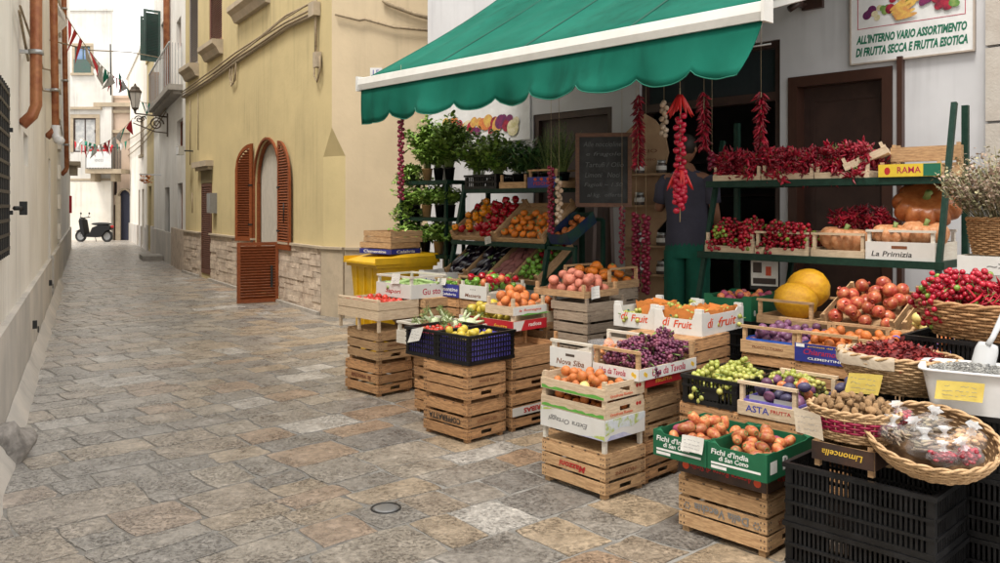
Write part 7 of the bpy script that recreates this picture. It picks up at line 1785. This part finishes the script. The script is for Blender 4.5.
# ---- strings of chilies, onions and garlic hanging under the awning
def pods_string(top,L,kind,label,seed,r=.03,ztop=None,head=False):
    rn=random.Random(seed); o=empty('hanging_string',top,rn.uniform(0,6),label,{'chili':'chili string','onion':'onion string','garlic':'garlic string','mix':'chili string'}[kind],'strings hung under the awning')
    m=MB(); m.tube([(0,0,(ztop or 0)),(0,0,0)],.0015,4); m.tube([(0,0,0),(0.004,0,-L*.5),(0,0,-L)],.004,5); m.build('cord',TWINE,o)
    if kind in('chili',):
        m=MB(); n=int(L/.0036)
        for k in range(n):
            z=-L*k/n; a=rn.uniform(0,6.28); p=(r*.25*math.cos(a),r*.25*math.sin(a),z); pod(m,p,(math.cos(a)*.9,math.sin(a)*.9,rn.uniform(-1.2,-.4)),rn.uniform(.05,.08),.0095,rn.uniform(-.2,.2),5,rn)
        m.build('chili_pods',F_CHILID,o)
    elif kind=='onion':
        m=MB(); n=int(L/.016)
        for k in range(n):
            z=-L*k/n-.02; a=k*2.4+rn.uniform(-.3,.3); q=r*.62; m.ell((q*math.cos(a),q*math.sin(a),z),(r*.62,r*.62,r*.60),10,7)
        m.build('onion_bulbs',F_REDONION,o)
    elif kind=='garlic':
        m=MB(); n=int(L/.022)
        for k in range(n):
            z=-L*k/n-.02; a=k*2.4; q=r*.6; m.ell((q*math.cos(a),q*math.sin(a),z),(r*.7,r*.7,r*.75),10,7,lambda p,t,f: Vector(p)*(1+.06*math.cos(5*t)*math.sin(f)))
        m.build('garlic_bulbs',F_GARLIC,o)
    else:
        m=MB()
        for k in range(34): 
            z=-.20-(L-.26)*k/34; a=k*2.4; q=r*.62; m.ell((q*math.cos(a),q*math.sin(a),z),(r*.6,r*.6,r*.55),10,7)
        m.build('cherry_tomatoes',mat('crimson_bulb_skin',(.42,.008,.035),.25,var=.15,isl=.4),o)
        for z0 in (-.05,-.56):
            m=MB()
            for k in range(13): a=rn.uniform(0,6.28); pod(m,(.01*math.cos(a),.01*math.sin(a),z0),(math.cos(a)*.55,math.sin(a)*.55,-1),rn.uniform(.13,.2),.013,rn.uniform(-.15,.15),7,rn)
            m.build('chili_pods',mat('coral_chili_skin',(.55,.02,.02),.3,var=.15,isl=.3),o)
        m=MB()
        for k in range(26): 
            z=-.60-.22*k/26; a=k*2.4; q=r*.75; m.ell((q*math.cos(a),q*math.sin(a),z),(r*.6,r*.6,r*.55),10,7)
        m.build('cherry_tomatoes',MATS['crimson_bulb_skin'],o)
    return o
rodz=.0
def hang(px,py0,py1,off,kind,label,seed,r,zr=None):
    t=under(px,py0,off); b=under(px,py1,off); L=t.z-b.z; top=AL.z+(.12 if off<1 else .05)
    return pods_string((t.x,t.y,t.z),L,kind,label,seed,r,ztop=max(0,top-t.z))
hang(401,118,198,.06,'onion','single string of small red onions at the street-side tip of the awning',1,.030)
hang(680,88,222,.45,'mix','large bright chili and tomato string hanging in front of the shop assistant',2,.042)
hang(638,95,166,1.25,'chili','dark chili string right beside the blackboard',3,.05)
hang(664,100,136,1.25,'garlic','string of garlic left of the bright chili string',4,.032)
hang(704,92,148,1.25,'chili','dark chili string just right of the bright one',5,.05)
hang(761,92,145,1.25,'chili','dark chili string in front of the brown door frame',6,.05)
hang(712,150,168,1.25,'onion','short red onion string over the left end of the rack',7,.035)
hang(622,205,262,1.25,'onion','thin red onion string low beside the carved stand',8,.026)
hang(636,212,290,1.25,'onion','left long red onion string low beside the carved stand',9,.036)
hang(646,214,292,1.25,'onion','right long red onion string low beside the carved stand',10,.036)
hang(551,165,232,.75,'onion','red onion string beside the right post of the slanted rack',11,.03)
hang(559,178,222,.75,'garlic','short garlic string beside the right post of the slanted rack',12,.03)

# ---- carved wooden jar stand in the doorway
q=cY(645,200,8.0); js=empty('jar_stand',(q.x,q.y,0),ANG+.25,'pale carved wooden jar stand in the doorway beside the assistant','stand')
m=MB(); P=[]
pr_=[(.22,0.0),(.22,.85),(.17,.92),(.12,1.0),(.17,1.08),(.24,1.12),(.24,1.2),(.16,1.25),(.12,1.35),(.18,1.42),(.26,1.5),(.28,1.6),(.22,1.66),(.14,1.72),(.12,1.82),(.2,1.95),(.24,2.1),(.2,2.3),(.1,2.42),(0,2.48)]
P=[(x,z) for x,z in pr_]+[(-.20,2.3),(-.20,0)]
m.prism(P,-.015,.015); m.build('back_panel',STANDW,js)
for i,z in enumerate((.95,1.22,1.60,1.9)):
    m=MB(); m.box(-.18,.30,-.16,-.016,z-.02,z); m.build('shelf',STANDW,js)
    for k,x in enumerate((-.02,.20)):
        j=empty('jar',mw(js)@Vector((x,-.09,z)),0,'dark preserve jar %s on %s shelf of the carved stand'%(('at the left','at the right')[k],('the lowest','the second','the third','the top')[i]),'jar','preserve jars on the carved stand')
        m=MB(); m.lathe([(0,0),(.045,0),(.048,.01),(.048,.085),(.036,.10)],18); m.build('jar_glass',JARG,j)
        m=MB(); m.lathe([(.04,.098),(.04,.122),(0,.122)],18); m.build('jar_lid',GALV,j); m=MB(); m.lathe([(.049,.03),(.049,.07)],18); m.build('jar_label',PAPER,j)
text(js,'OLIO',.22,.035,(.02,-.017,2.12),'front',INK_BROWN); text(js,'e vino',.2,.03,(.02,-.017,2.04),'front',INK_BROWN,shear=.2)
# shelves with goods deep inside the shop
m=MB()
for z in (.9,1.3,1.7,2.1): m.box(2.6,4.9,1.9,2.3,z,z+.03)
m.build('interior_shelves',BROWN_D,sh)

# ================================================================ THE ASSISTANT
def person():
    q=cY(687,250,7.3); z0=.40; g_=Vector((q.x,q.y,z0)); o=empty('person',g_,R(148),'person in dark T-shirt and green trousers standing with one arm raised in the doorway','person')
    J={'pel':(0,0,.93),'wai':(0,-.0,1.10),'che':(0,.0,1.30),'up':(0,.01,1.43),'nk':(0,.0,1.51),'hd0':(0,-.01,1.58),
       'sl':(-.19,.0,1.43),'el':(-.25,-.02,1.13),'wl':(-.22,-.2,.98),'sr':(.19,.0,1.43),'er':(.29,-.06,1.15),'wr':(.26,-.26,1.30),
       'hl':(-.10,0,.90),'kl':(-.11,-.02,.50),'al':(-.11,.02,.08),'tl':(-.12,-.17,.03),'hr':(.10,0,.90),'kr':(.11,-.02,.50),'ar':(.11,.02,.08),'tr':(.12,-.17,.03)}
    E=[('pel','wai'),('wai','che'),('che','up'),('up','nk'),('nk','hd0'),('up','sl'),('sl','el'),('el','wl'),('up','sr'),('sr','er'),('er','wr'),('pel','hl'),('hl','kl'),('kl','al'),('al','tl'),('pel','hr'),('hr','kr'),('kr','ar'),('ar','tr')]
    RD={'pel':(.16,.11),'wai':(.155,.105),'che':(.17,.115),'up':(.13,.09),'nk':(.058,.058),'hd0':(.06,.06),'sl':(.06,.06),'el':(.043,.043),'wl':(.028,.028),'sr':(.06,.06),'er':(.043,.043),'wr':(.028,.028),'hl':(.092,.092),'kl':(.062,.062),'al':(.042,.042),'tl':(.035,.03),'hr':(.092,.092),'kr':(.062,.062),'ar':(.042,.042),'tr':(.035,.03)}
    def skinned(name,keys,grow,mt,edges,extra=None,cut=None):
        idx={k:i for i,k in enumerate(keys)}; me=bpy.data.meshes.new(name); me.from_pydata([(cut or {}).get(k,J[k]) for k in keys],[(idx[a],idx[b]) for a,b in edges],[])
        ob=bpy.data.objects.new(name,me); COL.objects.link(ob); ob.parent=o; me.materials.append(mt)
        sk=ob.modifiers.new('s','SKIN'); sk.use_smooth_shade=True; su=ob.modifiers.new('u','SUBSURF'); su.levels=2; su.render_levels=2
        for k,i in idx.items():
            v=me.skin_vertices[0].data[i]; r=RD[k]; v.radius=(r[0]+grow,r[1]+grow); v.use_root=(i==0)
        return ob
    skinned('body',list(J),0,SKIN,E)
    # T-shirt: loose torso with sleeves and folds; wide trousers
    def cloth_loft(m,prof,n=40,c=(0,0),wr=.006):
        vs=[]
        for i,(rx,ry,z) in enumerate(prof):
            for j in range(n):
                t=2*math.pi*j/n; k=1+wr/max(rx,.05)*math.sin(j*1.9+z*31)+wr/max(rx,.05)*noise.noise(Vector((math.cos(t)*2,math.sin(t)*2,z*7)))*2
                vs.append((c[0]+rx*k*math.cos(t),c[1]+ry*k*math.sin(t),z))
        m.add(vs,[(i*n+j,i*n+(j+1)%n,(i+1)*n+(j+1)%n,(i+1)*n+j) for i in range(len(prof)-1) for j in range(n)],True)
    m=MB(); cloth_loft(m,[(.190,.135,.84),(.192,.137,.90),(.182,.130,1.0),(.180,.127,1.1),(.190,.130,1.2),(.205,.135,1.3),(.215,.130,1.38),(.205,.112,1.44),(.15,.090,1.485),(.085,.072,1.505),(.070,.066,1.515)])
    for sx,e in ((-1,J['el']),(1,J['er'])):
        a_=Vector((sx*.165,.0,1.43)); e=Vector(e); m.tube([a_,a_.lerp(e,.25)+Vector((sx*.025,0,0)),a_.lerp(e,.5)+Vector((sx*.01,0,0)),a_.lerp(e,.72)],[.072,.080,.074,.072],14)
    m.build('t_shirt',NAVY,o)
    m=MB(); cloth_loft(m,[(.165,.118,1.0),(.178,.128,.92),(.192,.140,.82),(.200,.146,.74)],wr=.004)
    for sx in (-1,1): cloth_loft(m,[(.096,.135,.80),(.100,.128,.70),(.098,.110,.55),(.094,.100,.38),(.090,.095,.20),(.088,.092,.07)],28,(sx*.100,.0),wr=.006)
    m.build('trousers',TEALC,o)
    # head with features
    m=MB(); c=Vector((0,-.015,1.69))
    def hf(p,t,f):
        q=Vector(p); 
        if q.z<-.1: q.x*=1-.28*(-q.z); q.y*=1-.12*(-q.z)
        return q
    m.ell(c,(.077,.097,.118),20,14,hf); m.tube([(0,-.105,1.70),(0,-.128,1.665),(0,-.112,1.655)],[.009,.014,.010],7)
    for s_ in (-1,1): m.ell((s_*.078,.0,1.685),(.010,.02,.03),8,6)
    m.tube([(-.025,-.100,1.63),(0,-.106,1.628),(.025,-.100,1.63)],[.003,.007,.003],6)
    m.build('head',SKIN,o)
    m=MB(); 
    for s_ in (-1,1): m.ell((s_*.03,-.093,1.70),(.012,.008,.008),8,6)
    m.build('eyes',IRON,o)
    m=MB(); m.ell((0,.008,1.725),(.086,.102,.102),20,12,lambda p,t,f: Vector(p)*(1+.05*noise.noise(Vector(p)*5)) if (p.z>-.95 and p.y>-.1) or (p.z>-.2 and not(p.y<-.45 and p.z<.35)) else Vector(p)*.80); m.build('hair',HAIR,o)
    m=MB()   # hands
    for (w,d,s_) in ((J['wl'],Vector((.3,-.85,-.2)),1),(J['wr'],Vector((-.25,-.6,.75)),-1)):
        w=Vector(w); d=d.normalized(); sd_=d.cross(Vector((0,0,1))).normalized()*s_; up=sd_.cross(d)
        rot=Matrix((sd_,d,up)).transposed().to_4x4(); m.ell(w+d*.05,(.038,.052,.017),12,8,m=rot)
        for k in range(4):
            b=w+d*.092+sd_*(-.027+.018*k); L=(.055,.07,.075,.06)[k]; m.tube([b-d*.02,b+d*L*.5-up*.006,b+d*L*.8-up*.022,b+d*L*.95-up*.035],[.009,.0085,.008,.006],7)
        b=w+d*.03+sd_*-.034; m.tube([b,b-sd_*.022+d*.025-up*.008,b-sd_*.022+d*.055-up*.02],[.011,.010,.007],7)
    m.build('hands',SKIN,o)
    for s_ in (-1,1):
        m=MB(); m.prism([(s_*.115-.045,.06),(s_*.115+.045,.06),(s_*.12+.05,-.10),(s_*.12+.02,-.19),(s_*.12-.02,-.19),(s_*.12-.05,-.10)],.0,.07,'xy'); m.build('shoe',RUBBER,o)
person()
